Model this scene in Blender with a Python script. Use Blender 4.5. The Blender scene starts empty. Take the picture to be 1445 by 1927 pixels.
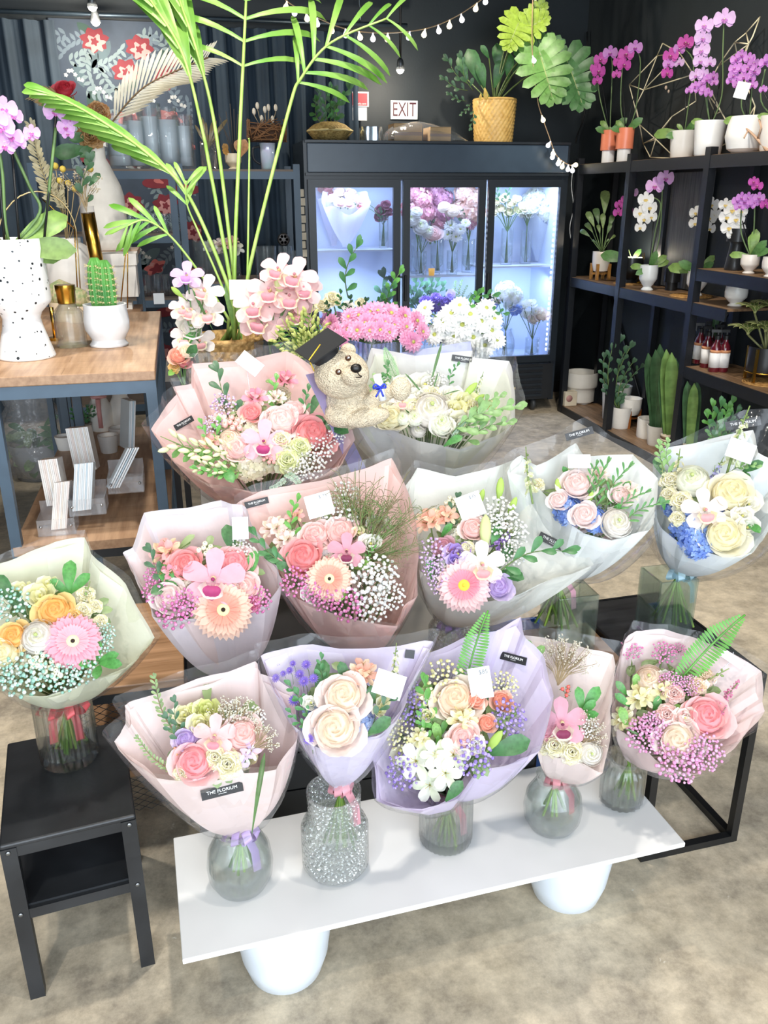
import bpy, math, random
from mathutils import Vector as V, Matrix, noise
from mathutils.bvhtree import BVHTree
PI = math.pi
sc = bpy.context.scene
COL = sc.collection
# ---------------------------------------------------------------- camera
F, CX, CY, HC = 1576.43, 722.5, 963.5, 1.6
pit, yaw, rol = math.radians(20.80), math.radians(13.19), math.radians(.165)
fwd = V((0, math.cos(pit), -math.sin(pit))); rgt = V((1, 0, 0)); dwn = V((0, -math.sin(pit), -math.cos(pit)))
r2 = math.cos(rol)*rgt + math.sin(rol)*dwn; d2 = -math.sin(rol)*rgt + math.cos(rol)*dwn
Rz = Matrix.Rotation(-yaw, 3, 'Z')
RG, DN, FW = Rz @ r2, Rz @ d2, Rz @ fwd
CAM = V((0, 0, HC))
cd = bpy.data.cameras.new('camera'); co = bpy.data.objects.new('camera', cd); COL.objects.link(co)
cd.sensor_fit = 'VERTICAL'; cd.sensor_height = 36; cd.lens = F/1927*36; cd.clip_start = .02; cd.clip_end = 60
co.matrix_world = Matrix(((RG.x, -DN.x, -FW.x, 0), (RG.y, -DN.y, -FW.y, 0), (RG.z, -DN.z, -FW.z, HC), (0, 0, 0, 1)))
sc.camera = co
# ---------------------------------------------------------------- exposure, world, lights
sc.view_settings.view_transform = 'Standard'; sc.view_settings.look = 'None'
sc.view_settings.gamma = 1; sc.view_settings.exposure = 0.36; sc.view_settings.use_curve_mapping = False
cy = sc.cycles
cy.max_bounces = 10; cy.diffuse_bounces = 4; cy.glossy_bounces = 4; cy.transmission_bounces = 8; cy.transparent_max_bounces = 24
cy.caustics_reflective = False; cy.caustics_refractive = False; cy.sample_clamp_indirect = 6; cy.use_denoising = True
w = bpy.data.worlds.new('world'); sc.world = w; w.use_nodes = True
w.node_tree.nodes['Background'].inputs[0].default_value = (.72, .86, 1, 1)
w.node_tree.nodes['Background'].inputs[1].default_value = .95
def light(name, kind, loc, energy, color, target=None, size=.1, **k):
    l = bpy.data.lights.new(name, kind); o = bpy.data.objects.new(name, l); COL.objects.link(o)
    o.location = loc; l.energy = energy; l.color = color
    if kind == 'AREA':
        l.shape = 'RECTANGLE'; l.size = size; l.size_y = k.get('size_y', size)
    else:
        l.shadow_soft_size = size
    if kind == 'SPOT':
        l.spot_size = k.get('angle', 1.6); l.spot_blend = .6
    if target is not None:
        o.rotation_euler = (V(target)-V(loc)).to_track_quat('-Z', 'Y').to_euler()
    return o
light('shopfront_daylight', 'AREA', (.4, -2.2, 1.5), 200, (.84, .92, 1), (.6, 3, .6), 4.6, size_y=2.9)
light('key_track_spot', 'SPOT', (-.9, -.1, 3.2), 80, (1, .93, .83), (.5, 1.7, .3), .05, angle=1.7)
light('fill_track_spot', 'SPOT', (1.4, .5, 3.2), 75, (1, .93, .84), (.6, 2.0, .4), .06, angle=1.8)
light('middle_track_spot', 'SPOT', (.3, 1.9, 3.2), 120, (1, .94, .86), (.55, 2.6, .9), .06, angle=1.7)
light('table_track_spot', 'SPOT', (-.9, 2.3, 3.2), 130, (1, .94, .86), (-.5, 3.1, 1.2), .06, angle=1.4)
light('shelf_track_spot', 'SPOT', (1.9, 3.6, 3.2), 110, (1, .92, .8), (3.0, 4.9, 1.8), .06, angle=1.3)
light('floor_track_spot', 'SPOT', (1.9, 2.6, 3.2), 110, (1, .93, .84), (1.9, 3.6, 0), .06, angle=1.3)
light('rack_fill_light', 'SPOT', (-.1, 3.9, 3.3), 95, (.92, .97, 1), (-.25, 5.6, 1.8), .06, angle=1.0)  # added lamp, brightens the rack in place of reflected daylight
light('monstera_spot', 'SPOT', (2.0, 5.2, 3.2), 55, (1, .92, .75), (2.25, 6.0, 2.45), .04, angle=.8)
# ---------------------------------------------------------------- pixel -> place
def ray(px, py): return RG*((px-CX)/F) + DN*((py-CY)/F) + FW
def at(px, py, Y): d = ray(px, py); return CAM + d*(Y/d.y)
def atz(px, py, z): d = ray(px, py); return CAM + d*((z-HC)/d.z)
def atx(px, py, X): d = ray(px, py); return CAM + d*(X/d.x)
def dep(p): return (p-CAM).dot(FW)
def onplane(px, py, c, n):
    d = ray(px, py); return CAM + d*((c-CAM).dot(n)/d.dot(n))
# ---------------------------------------------------------------- materials
def lin(h):
    h = h.lstrip('#'); o = []
    for i in (0, 2, 4):
        c = int(h[i:i+2], 16)/255; o.append(c/12.92 if c <= .04045 else ((c+.055)/1.055)**2.4)
    return (*o, 1)
MATS = {}
def nodes(name):
    m = bpy.data.materials.new(name); m.use_nodes = True; nt = m.node_tree
    return m, nt, nt.nodes, nt.links, nt.nodes['Principled BSDF'], nt.nodes['Material Output']
def mat(hexc, rough=.5, metal=0., var=.08, scale=12., bump=0., bscale=60., trans=0., emit=0., hex2=None, coat=0.):
    key = (hexc, rough, metal, var, scale, bump, bscale, trans, emit, hex2, coat)
    if key in MATS: return MATS[key]
    m, nt, N, L, P, O = nodes('mat_' + hexc.strip('#'))
    P.inputs['Roughness'].default_value = rough; P.inputs['Metallic'].default_value = metal
    P.inputs['Coat Weight'].default_value = coat
    c = lin(hexc); c2 = lin(hex2) if hex2 else tuple(max(0, x*(1-2*var)) for x in c[:3]) + (1,)
    tc = N.new('ShaderNodeTexCoord'); nz = N.new('ShaderNodeTexNoise'); nz.inputs['Scale'].default_value = scale
    L.new(tc.outputs['Object'], nz.inputs['Vector'])
    rp = N.new('ShaderNodeValToRGB'); rp.color_ramp.elements[0].color = c2; rp.color_ramp.elements[1].color = c
    rp.color_ramp.elements[0].position = .3; rp.color_ramp.elements[1].position = .6
    L.new(nz.outputs['Fac'], rp.inputs['Fac']); L.new(rp.outputs['Color'], P.inputs['Base Color'])
    if bump:
        n2 = N.new('ShaderNodeTexNoise'); n2.inputs['Scale'].default_value = bscale; L.new(tc.outputs['Object'], n2.inputs['Vector'])
        b = N.new('ShaderNodeBump'); b.inputs['Strength'].default_value = bump; b.inputs['Distance'].default_value = .01
        L.new(n2.outputs['Fac'], b.inputs['Height']); L.new(b.outputs['Normal'], P.inputs['Normal'])
    if emit:
        P.inputs['Emission Color'].default_value = c; P.inputs['Emission Strength'].default_value = emit
    if trans:
        t = N.new('ShaderNodeBsdfTranslucent'); L.new(rp.outputs['Color'], t.inputs['Color'])
        x = N.new('ShaderNodeMixShader'); x.inputs[0].default_value = trans
        L.new(P.outputs[0], x.inputs[1]); L.new(t.outputs[0], x.inputs[2]); L.new(x.outputs[0], O.inputs['Surface'])
    MATS[key] = m; return m
def wh(h, t):
    h = h.lstrip('#'); return '#' + ''.join('%02X' % round(int(h[i:i+2], 16)*(1-t)+255*t) for i in (0, 2, 4))
def mixh(a, b, t):
    a, b = a.lstrip('#'), b.lstrip('#'); return '#' + ''.join('%02X' % round(int(a[i:i+2], 16)*(1-t)+int(b[i:i+2], 16)*t) for i in (0, 2, 4))
def pet(h, h2=None): return mat(wh(h, .16), .6, trans=.4, var=.04, scale=3, hex2=h2)
def leafm(h, h2=None): return mat(mixh(wh(h, .06), '#8C9A70', .22), .4, trans=.22, var=.15, scale=9, hex2=h2)
def paper(h, alpha=1.):
    key = ('paper', h, alpha)
    if key in MATS: return MATS[key]
    m, nt, N, L, P, O = nodes('wrapping_paper_' + h.strip('#'))
    h = wh(h, .25); P.inputs['Base Color'].default_value = lin(h); P.inputs['Roughness'].default_value = .5
    tc = N.new('ShaderNodeTexCoord'); nz = N.new('ShaderNodeTexNoise'); nz.inputs['Scale'].default_value = 22; nz.inputs['Detail'].default_value = 3
    L.new(tc.outputs['Object'], nz.inputs['Vector'])
    b = N.new('ShaderNodeBump'); b.inputs['Strength'].default_value = .35; b.inputs['Distance'].default_value = .01
    L.new(nz.outputs['Fac'], b.inputs['Height']); L.new(b.outputs[0], P.inputs['Normal'])
    t = N.new('ShaderNodeBsdfTranslucent'); t.inputs['Color'].default_value = lin(h)
    x = N.new('ShaderNodeMixShader'); x.inputs[0].default_value = .45
    L.new(P.outputs[0], x.inputs[1]); L.new(t.outputs[0], x.inputs[2])
    last = x
    if alpha < 1:
        tr = N.new('ShaderNodeBsdfTransparent'); y = N.new('ShaderNodeMixShader'); y.inputs[0].default_value = alpha
        L.new(tr.outputs[0], y.inputs[1]); L.new(x.outputs[0], y.inputs[2]); last = y
    L.new(last.outputs[0], O.inputs['Surface']); MATS[key] = m; return m
def film(tint='#FFFFFF', haze=.03, gloss=.42, bump=.5, scale=14):
    key = ('film', tint, haze, gloss, bump, scale)
    if key in MATS: return MATS[key]
    m, nt, N, L, P, O = nodes('clear_film'); N.remove(P)
    tr = N.new('ShaderNodeBsdfTransparent'); tr.inputs[0].default_value = lin(tint)
    gl = N.new('ShaderNodeBsdfGlossy'); gl.inputs['Roughness'].default_value = .09
    di = N.new('ShaderNodeBsdfDiffuse'); di.inputs[0].default_value = (.9, .93, 1, 1)
    tc = N.new('ShaderNodeTexCoord'); nz = N.new('ShaderNodeTexNoise'); nz.inputs['Scale'].default_value = scale; nz.inputs['Detail'].default_value = 2
    L.new(tc.outputs['Object'], nz.inputs['Vector'])
    b = N.new('ShaderNodeBump'); b.inputs['Strength'].default_value = bump; b.inputs['Distance'].default_value = .02
    L.new(nz.outputs['Fac'], b.inputs['Height']); L.new(b.outputs[0], gl.inputs['Normal'])
    lw = N.new('ShaderNodeLayerWeight'); lw.inputs['Blend'].default_value = .25
    mu = N.new('ShaderNodeMath'); mu.operation = 'MULTIPLY_ADD'; mu.inputs[1].default_value = gloss; mu.inputs[2].default_value = .02
    L.new(lw.outputs['Facing'], mu.inputs[0])
    a = N.new('ShaderNodeMixShader'); a.inputs[0].default_value = haze; L.new(tr.outputs[0], a.inputs[1]); L.new(di.outputs[0], a.inputs[2])
    x = N.new('ShaderNodeMixShader'); L.new(mu.outputs[0], x.inputs[0]); L.new(a.outputs[0], x.inputs[1]); L.new(gl.outputs[0], x.inputs[2])
    L.new(x.outputs[0], O.inputs['Surface']); MATS[key] = m; return m
def glassm(tint='#FCFEFE', mixv=.25, rough=.02, bump=0, bscale=80, haze=0., gloss=.3):
    key = ('glass', tint, mixv, rough, bump, bscale, haze)
    if key in MATS: return MATS[key]
    m, nt, N, L, P, O = nodes('vase_glass'); N.remove(P)
    g = N.new('ShaderNodeBsdfGlass'); g.inputs['Color'].default_value = lin(tint); g.inputs['Roughness'].default_value = rough; g.inputs['IOR'].default_value = 1.3
    tr = N.new('ShaderNodeBsdfTransparent'); tr.inputs[0].default_value = lin(tint)
    if bump:
        tc = N.new('ShaderNodeTexCoord'); nz = N.new('ShaderNodeTexVoronoi'); nz.inputs['Scale'].default_value = bscale
        L.new(tc.outputs['Object'], nz.inputs['Vector'])
        b = N.new('ShaderNodeBump'); b.inputs['Strength'].default_value = bump; b.inputs['Distance'].default_value = .01
        L.new(nz.outputs['Distance'], b.inputs['Height']); L.new(b.outputs[0], g.inputs['Normal'])
    x = N.new('ShaderNodeMixShader'); x.inputs[0].default_value = mixv
    L.new(tr.outputs[0], x.inputs[1]); L.new(g.outputs[0], x.inputs[2])
    di = N.new('ShaderNodeBsdfDiffuse'); di.inputs[0].default_value = (.92, .96, .97, 1); hz = N.new('ShaderNodeMixShader'); hz.inputs[0].default_value = haze; L.new(x.outputs[0], hz.inputs[1]); L.new(di.outputs[0], hz.inputs[2])
    gl = N.new('ShaderNodeBsdfGlossy'); gl.inputs['Roughness'].default_value = .04; lw = N.new('ShaderNodeLayerWeight'); lw.inputs['Blend'].default_value = .3
    mu = N.new('ShaderNodeMath'); mu.operation = 'MULTIPLY_ADD'; mu.inputs[1].default_value = gloss; mu.inputs[2].default_value = .012; L.new(lw.outputs['Facing'], mu.inputs[0])
    if bump: L.new(b.outputs[0], gl.inputs['Normal'])
    y = N.new('ShaderNodeMixShader'); L.new(mu.outputs[0], y.inputs[0]); L.new(hz.outputs[0], y.inputs[1]); L.new(gl.outputs[0], y.inputs[2]); L.new(y.outputs[0], O.inputs['Surface']); MATS[key] = m; return m
def woodm(h1, h2, sc_=(2, 26, 26), rough=.45):
    key = ('wood', h1, h2, sc_)
    if key in MATS: return MATS[key]
    m, nt, N, L, P, O = nodes('wood')
    tc = N.new('ShaderNodeTexCoord'); mp = N.new('ShaderNodeMapping'); mp.inputs['Scale'].default_value = sc_
    nz = N.new('ShaderNodeTexNoise'); nz.inputs['Scale'].default_value = 2.2; nz.inputs['Detail'].default_value = 6
    L.new(tc.outputs['Object'], mp.inputs[0]); L.new(mp.outputs[0], nz.inputs['Vector'])
    rp = N.new('ShaderNodeValToRGB'); e = rp.color_ramp.elements
    e[0].position = .3; e[0].color = lin(h2); e[1].position = .68; e[1].color = lin(h1)
    L.new(nz.outputs['Fac'], rp.inputs[0])
    br = N.new('ShaderNodeTexBrick'); br.inputs['Scale'].default_value = 3; br.inputs['Mortar Size'].default_value = .004
    br.inputs['Color1'].default_value = (1, 1, 1, 1); br.inputs['Color2'].default_value = (.8, .76, .72, 1); br.inputs['Mortar'].default_value = (.55, .5, .45, 1)
    br.inputs['Row Height'].default_value = .3; br.inputs['Brick Width'].default_value = 1.6
    L.new(tc.outputs['Object'], br.inputs['Vector'])
    mx = N.new('ShaderNodeMixRGB'); mx.blend_type = 'MULTIPLY'; mx.inputs[0].default_value = .7
    L.new(rp.outputs[0], mx.inputs[1]); L.new(br.outputs['Color'], mx.inputs[2]); L.new(mx.outputs[0], P.inputs['Base Color'])
    P.inputs['Roughness'].default_value = rough; MATS[key] = m; return m
def concretem():
    m, nt, N, L, P, O = nodes('polished_concrete')
    tc = N.new('ShaderNodeTexCoord')
    def nz(s, d, r=.6):
        n = N.new('ShaderNodeTexNoise'); n.inputs['Scale'].default_value = s; n.inputs['Detail'].default_value = d; n.inputs['Roughness'].default_value = r
        L.new(tc.outputs['Object'], n.inputs['Vector']); return n
    def ramp(src, a, ca, b, cb):
        r = N.new('ShaderNodeValToRGB'); e = r.color_ramp.elements; e[0].position = a; e[0].color = lin(ca); e[1].position = b; e[1].color = lin(cb)
        L.new(src.outputs['Fac'], r.inputs[0]); return r
    big = ramp(nz(1.6, 9, .7), .40, '#8E8578', .60, '#DCCBAE'); fine = ramp(nz(11, 10, .78), .38, '#877E6E', .64, '#EADCC2')
    mx = N.new('ShaderNodeMixRGB'); mx.inputs[0].default_value = .5; L.new(big.outputs[0], mx.inputs[1]); L.new(fine.outputs[0], mx.inputs[2])
    chips = ramp(nz(16, 4, .6), .70, '#000000', .735, '#FFFFFF')
    m2 = N.new('ShaderNodeMixRGB'); m2.inputs[2].default_value = lin('#D9D3C4'); L.new(chips.outputs[0], m2.inputs[0]); L.new(mx.outputs[0], m2.inputs[1])
    L.new(m2.outputs[0], P.inputs['Base Color'])
    P.inputs['Roughness'].default_value = .42; P.inputs['Specular IOR Level'].default_value = .35
    b = N.new('ShaderNodeBump'); b.inputs['Strength'].default_value = .12; b.inputs['Distance'].default_value = .004
    n3 = nz(40, 5); L.new(n3.outputs['Fac'], b.inputs['Height']); L.new(b.outputs[0], P.inputs['Normal'])
    return m
def specklem():
    m, nt, N, L, P, O = nodes('speckled_glaze')
    tc = N.new('ShaderNodeTexCoord'); v = N.new('ShaderNodeTexVoronoi'); v.inputs['Scale'].default_value = 48
    L.new(tc.outputs['Object'], v.inputs['Vector'])
    nz = N.new('ShaderNodeTexNoise'); nz.inputs['Scale'].default_value = 16; L.new(tc.outputs['Object'], nz.inputs['Vector'])
    mu = N.new('ShaderNodeMath'); mu.operation = 'MULTIPLY_ADD'; mu.inputs[1].default_value = -.55; mu.inputs[2].default_value = .45
    L.new(nz.outputs['Fac'], mu.inputs[0])
    lt = N.new('ShaderNodeMath'); lt.operation = 'LESS_THAN'; L.new(v.outputs['Distance'], lt.inputs[0]); L.new(mu.outputs[0], lt.inputs[1])
    mx = N.new('ShaderNodeMixRGB'); mx.inputs[1].default_value = lin('#EEF1F3'); mx.inputs[2].default_value = lin('#23282C')
    L.new(lt.outputs[0], mx.inputs[0]); L.new(mx.outputs[0], P.inputs['Base Color']); P.inputs['Roughness'].default_value = .35
    return m
# ---------------------------------------------------------------- mesh builder
class MB:
    def __init__(s): s.v = []; s.f = []; s.m = []
    def add(s, vs, fs, mi=0, mx=None):
        o = len(s.v)
        s.v += [tuple(mx @ V(p)) for p in vs] if mx is not None else [tuple(p) for p in vs]
        s.f += [tuple(i+o for i in f) for f in fs]; s.m += [mi]*len(fs); return s
    def box(s, c, d, mi=0, mx=None):
        x, y, z = d[0]/2, d[1]/2, d[2]/2
        vs = [(c[0]+a*x, c[1]+b*y, c[2]+e*z) for a in (-1, 1) for b in (-1, 1) for e in (-1, 1)]
        return s.add(vs, [(0, 1, 3, 2), (4, 6, 7, 5), (0, 4, 5, 1), (2, 3, 7, 6), (0, 2, 6, 4), (1, 5, 7, 3)], mi, mx)
    def b2(s, lo, hi, mi=0, mx=None):
        return s.box([(a+b)/2 for a, b in zip(lo, hi)], [abs(b-a) for a, b in zip(lo, hi)], mi, mx)
    def grid(s, fn, nu, nv, mi=0, mx=None):
        vs = [fn(i/nu, j/nv) for i in range(nu+1) for j in range(nv+1)]; k = nv+1
        return s.add(vs, [(i*k+j, i*k+j+1, (i+1)*k+j+1, (i+1)*k+j) for i in range(nu) for j in range(nv)], mi, mx)
    def tube(s, path, r, n=6, mi=0, cap=True):
        P = [V(p) for p in path]; vs = []; fs = []; up = None
        for i, p in enumerate(P):
            t = (P[min(i+1, len(P)-1)]-P[max(i-1, 0)]).normalized()
            if up is None: up = t.orthogonal().normalized()
            up = (up - t*up.dot(t)); up = up.normalized() if up.length > 1e-6 else t.orthogonal().normalized()
            b = t.cross(up); rr = r[i] if isinstance(r, (list, tuple)) else r
            for k in range(n):
                a = 2*PI*k/n; vs.append(p + up*(math.cos(a)*rr) + b*(math.sin(a)*rr))
        for i in range(len(P)-1):
            for k in range(n): fs.append((i*n+k, i*n+(k+1) % n, (i+1)*n+(k+1) % n, (i+1)*n+k))
        if cap: fs += [tuple(range(n-1, -1, -1)), tuple(range((len(P)-1)*n, len(P)*n))]
        return s.add(vs, fs, mi)
    def lathe(s, prof, n=24, mi=0, mx=None, fn=None):
        vs = []; fs = []
        for r, z in prof:
            for k in range(n):
                a = 2*PI*k/n; q = r*(fn(a, z) if fn else 1); vs.append((q*math.cos(a), q*math.sin(a), z))
        for i in range(len(prof)-1):
            for k in range(n): fs.append((i*n+k, i*n+(k+1) % n, (i+1)*n+(k+1) % n, (i+1)*n+k))
        if prof[0][0] > 1e-5: fs.append(tuple(range(n-1, -1, -1)))
        if prof[-1][0] > 1e-5: fs.append(tuple(range((len(prof)-1)*n, len(prof)*n)))
        return s.add(vs, fs, mi, mx)
    def ball(s, c, r, mi=0, n=8, k=5, sc_=(1, 1, 1), mx=None):
        T = Matrix.Translation(V(c)) @ Matrix.Diagonal((r*sc_[0], r*sc_[1], r*sc_[2], 1))
        if mx is not None: T = mx @ T
        return s.lathe([(max(1e-6, math.sin(PI*i/k)), -math.cos(PI*i/k)) for i in range(k+1)], n, mi, T)
    def mesh(s, name, mats, smooth=True):
        me = bpy.data.meshes.new(name); me.from_pydata(s.v, [], s.f)
        for m in (mats if isinstance(mats, (list, tuple)) else [mats]): me.materials.append(m)
        me.polygons.foreach_set('material_index', s.m)
        if smooth: me.polygons.foreach_set('use_smooth', [True]*len(s.f))
        me.update(); return me
    def obj(s, name, mats, parent=None, smooth=True, auto=None):
        me = s.mesh(name, mats, smooth)
        if smooth and auto is not None:
            try: me.set_sharp_from_angle(angle=math.radians(auto))
            except Exception: pass
        o = bpy.data.objects.new(name, me); COL.objects.link(o)
        if parent: o.parent = parent
        return o
def bevel(o, wd=.004, seg=2):
    b = o.modifiers.new('bevel', 'BEVEL'); b.width = wd; b.segments = seg; b.limit_method = 'ANGLE'; return o
def tag(o, label, cat, group=None):
    o['label'] = label; o['category'] = cat
    if group: o['group'] = group
    return o
def thing(name, label, cat, loc=(0, 0, 0), group=None, rz=0):
    o = bpy.data.objects.new(name, None); COL.objects.link(o); o.location = loc; o.rotation_euler.z = rz; o.empty_display_size = .05
    return tag(o, label, cat, group)
def struct(o): o['kind'] = 'structure'; return o
def inst(me, name, root, M):      # a part that shares mesh data; root carries no rotation
    o = bpy.data.objects.new(name, me); COL.objects.link(o); o.parent = root
    o.matrix_basis = Matrix.Translation(-root.location) @ M; return o
def loc_obj(mb, name, mats, root, smooth=True, auto=None):   # mesh written in world coordinates, stored relative to root
    l = root.location; mb.v = [(x-l.x, y-l.y, z-l.z) for x, y, z in mb.v]
    return mb.obj(name, mats, root, smooth, auto)
def frame(p, z, x=None, s=1.):
    z = V(z).normalized(); x = V(x) if x is not None else z.orthogonal()
    x = x - z*x.dot(z); x = x.normalized() if x.length > 1e-6 else z.orthogonal().normalized(); y = z.cross(x)
    if not isinstance(s, (tuple, list)): s = (s, s, s)
    return Matrix(((x.x*s[0], y.x*s[1], z.x*s[2], p.x), (x.y*s[0], y.y*s[1], z.y*s[2], p.y), (x.z*s[0], y.z*s[1], z.z*s[2], p.z), (0, 0, 0, 1)))
def rot(M, az): return M @ Matrix.Rotation(az, 4, 'Z')
TXT = {}
def textmesh(s, size, m):
    k = (s, size, m.name)
    if k not in TXT:
        c = bpy.data.curves.new('lettering', 'FONT'); c.body = s; c.size = size; c.align_x = 'CENTER'; c.align_y = 'CENTER'; c.extrude = .0002; c.resolution_u = 3
        o = bpy.data.objects.new('tmp', c); COL.objects.link(o); me = bpy.data.meshes.new_from_object(o); me.materials.clear(); me.materials.append(m)
        bpy.data.objects.remove(o); bpy.data.curves.remove(c); me.name = 'lettering'; TXT[k] = me
    return TXT[k]
def text(s, name, size, M, m, parent):
    o = bpy.data.objects.new(name, textmesh(s, size, m)); COL.objects.link(o); o.parent = parent; o.matrix_basis = M; return o
def bez(a, b, c, n=10):
    a, b, c = V(a), V(b), V(c); return [a*(1-t)**2 + b*(2*t*(1-t)) + c*t*t for t in [i/n for i in range(n+1)]]
def catmull(pts, n=6, closed=False):
    P = [V(p) for p in pts]; out = []; L = len(P)
    for i in range(L if closed else L-1):
        p0, p1, p2, p3 = (P[(i+k) % L] if closed else P[max(0, min(L-1, i+k))] for k in (-1, 0, 1, 2))
        for j in range(n):
            t = j/n; out.append(.5*((2*p1)+(p2-p0)*t+(2*p0-5*p1+4*p2-p3)*t*t+(3*p1-p0-3*p2+p3)*t**3))
    if not closed: out.append(P[-1])
    return out
BLK = mat('#16181B', .5, var=.2, scale=8); NAVY = mat('#44586A', .45, var=.08); WHT = mat('#F3F3F1', .35, var=.03)
CER = mat('#F0EDE6', .4, var=.04, coat=.3); GOLD = mat('#C99B42', .25, metal=1., var=.05); CLEAR = film('#FFFFFF', .03, .5, .05)
SOIL = mat('#5A4632', .9, var=.3, scale=40, bump=.8); WICK = mat('#B08A4E', .7, var=.2, scale=30)
# ================================================================ the room
def slab(name, lo, hi, m):
    return struct(MB().b2(lo, hi).obj(name, m, smooth=False))
WALLM = mat('#1E262B', .6, var=.12, scale=3, bump=.05)
slab('floor', (-4, -1.5, -.1), (3.3, 6.8, 0), concretem())
slab('wall_back', (-4, 6.62, 0), (3.3, 6.8, 3.5), WALLM)
slab('wall_right', (3.13, -1.5, 0), (3.3, 6.62, 3.5), WALLM)
slab('wall_left', (-4, -1.5, 0), (-3.85, 6.62, 3.5), WALLM)
slab('ceiling', (-4, -1.5, 3.5), (3.3, 6.8, 3.6), mat('#161D22', .8))
struct(MB().b2((-1, 4.4, 3.22), (3.13, 4.62, 3.5)).obj('ceiling_beam', mat('#1B242A', .7), smooth=False))
struct(MB().b2((3.11, -1.5, 0), (3.13, 6.62, .09)).obj('baseboard_right', BLK, smooth=False))
struct(MB().b2((2.9, 6.6, 0), (3.11, 6.62, .09)).obj('baseboard_back', BLK, smooth=False))
# ---- curtains, rods, floral panel
def curtain(x0, x1, y, z0, z1, name, label, hexc, waves):
    def fn(u, v):
        x = x0+(x1-x0)*u; ph = u*waves*2*PI
        return V((x, y+.035*math.sin(ph)*(1-.35*v)+.012*math.sin(ph*2.3+v*3), z0+(z1-z0)*v))
    o = MB().grid(fn, int(waves*10), 8).obj(name, mat(hexc, .8, var=.12, scale=5, trans=.05)); return tag(o, label, 'curtain')
curtain(-2.2, -.66, 6.56, .05, 2.66, 'curtain', 'dark navy curtain at the far left behind the orchid table', '#3C4A57', 11)
curtain(.18, 1.36, 6.56, .05, 2.66, 'curtain', 'dark navy curtain behind the palm and the woven planter', '#2B3C4B', 9)
rod = MB().tube([(-2.4, 6.5, 2.69), (-.3, 6.48, 2.69), (1.7, 6.5, 2.705)], .014, 8)
tag(rod.obj('curtain_rod', mat('#3D4A55', .4, metal=.6)), 'slim dark rail carrying the navy curtains', 'curtain rod')
hk = MB().tube([(1.36, 6.5, 3.5), (1.36, 6.5, 2.82), (1.372, 6.5, 2.78), (1.36, 6.5, 2.715)], .004, 5)
tag(hk.obj('hanging_wire', mat('#6B767E', .4, metal=.8)), 'thin hooked wire holding up the curtain rail', 'wire')
# floral wall panel : printed pattern modelled as flat shapes on the panel
random.seed(5)
pm = MB(); pm.b2((-.70, 6.595, .3), (.22, 6.61, 2.68))
def pshape(c, r, n, lob, mi, rz=0, asp=1., dz=0):
    vs = [(c[0], 6.5945-dz, c[1])]; k = 28
    for i in range(k):
        a = 2*PI*i/k; q = r*(1+lob*math.cos(n*a)); x, z = q*math.cos(a), q*math.sin(a)*asp
        vs.append((c[0]+x*math.cos(rz)-z*math.sin(rz), 6.5945-dz, c[1]+x*math.sin(rz)+z*math.cos(rz)))
    pm.add(vs, [(0, i+1, (i+1) % k+1) for i in range(k)], mi)
def pleaf(c, ln, wd, rz, mi, dz=0):
    vs = []; k = 8
    for i in range(k+1):
        t = i/k; h = wd*math.sin(PI*t)**.8; vs += [(t*ln, h), (t*ln, -h)]
    vs = [(c[0]+x*math.cos(rz)-z*math.sin(rz), 6.5948-dz, c[1]+x*math.sin(rz)+z*math.cos(rz)) for x, z in vs]
    pm.add(vs, [(2*i, 2*i+1, 2*i+3, 2*i+2) for i in range(k)], mi)
for i in range(120):
    c = (random.uniform(-.64, .14), random.uniform(.4, 2.62)); a = random.uniform(0, 6.3)
    if i % 3 == 0:
        for j in range(7):
            q = (c[0]+math.cos(a+.08*j)*.036*j, c[1]+math.sin(a+.08*j)*.036*j)
            if -.66 < q[0] < .16: pleaf(q, .055, .012, a+.9, 1 if i % 2 else 6, .0002*j); pleaf(q, .055, .012, a-.9, 1 if i % 2 else 6, .0002*j)
    elif i % 3 == 1 and -.54 < c[0] < .06: pleaf(c, .15, .036, a, 5 if i % 2 else 7)
spots = [(-.42+.27*(i % 3)+random.uniform(-.05, .05)-.13*((i//3) % 2), .5+.145*(i//3)+random.uniform(-.04, .04)) for i in range(45)]
for i, c in enumerate(spots):
    c = (max(-.6, min(.12, c[0])), c[1]); k = (i*5+i//4) % 5; rz = random.uniform(-.6, .6)
    if k == 0: pshape(c, .085, 7, .16, 2, rz, .8, .001); pshape((c[0]+.005, c[1]-.02), .055, 6, .28, 3, rz, .85, .0016); pshape((c[0], c[1]-.01), .022, 5, .25, 2, 0, 1, .002)
    elif k == 1: pshape(c, .085, 2, .2, 2, rz+.4, .5, .001); pshape((c[0]+.01, c[1]+.016), .034, 3, .2, 8, rz, .5, .0016)
    elif k == 2: pshape(c, .05, 9, .35, 4, rz, .7, .001); pshape((c[0], c[1]+.03), .045, 5, .2, 2, rz, .6, .0014)
    elif k == 3: pshape(c, .075, 5, .2, 8, rz, .6, .001); pshape((c[0]+.012, c[1]-.01), .05, 5, .3, 2, rz, .55, .0014); pshape((c[0]-.02, c[1]+.02), .02, 4, .2, 3, rz, .6, .0018)
    else:
        for j in range(6): pshape((c[0]+.02*j-.05, c[1]+.03*math.sin(j)), .012, 5, .2, 4, 0, 1, .001)
tag(pm.obj('floral_wall_panel', [mat(h, .7) for h in ('#3A4656', '#61707C', '#7C2430', '#C98F8C', '#C5C6C4', '#2F4A42', '#75868A', '#4D6068', '#C46A66')], smooth=False),
    'dark botanical wall panel printed with red blossoms between the curtains', 'wall panel')
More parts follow.
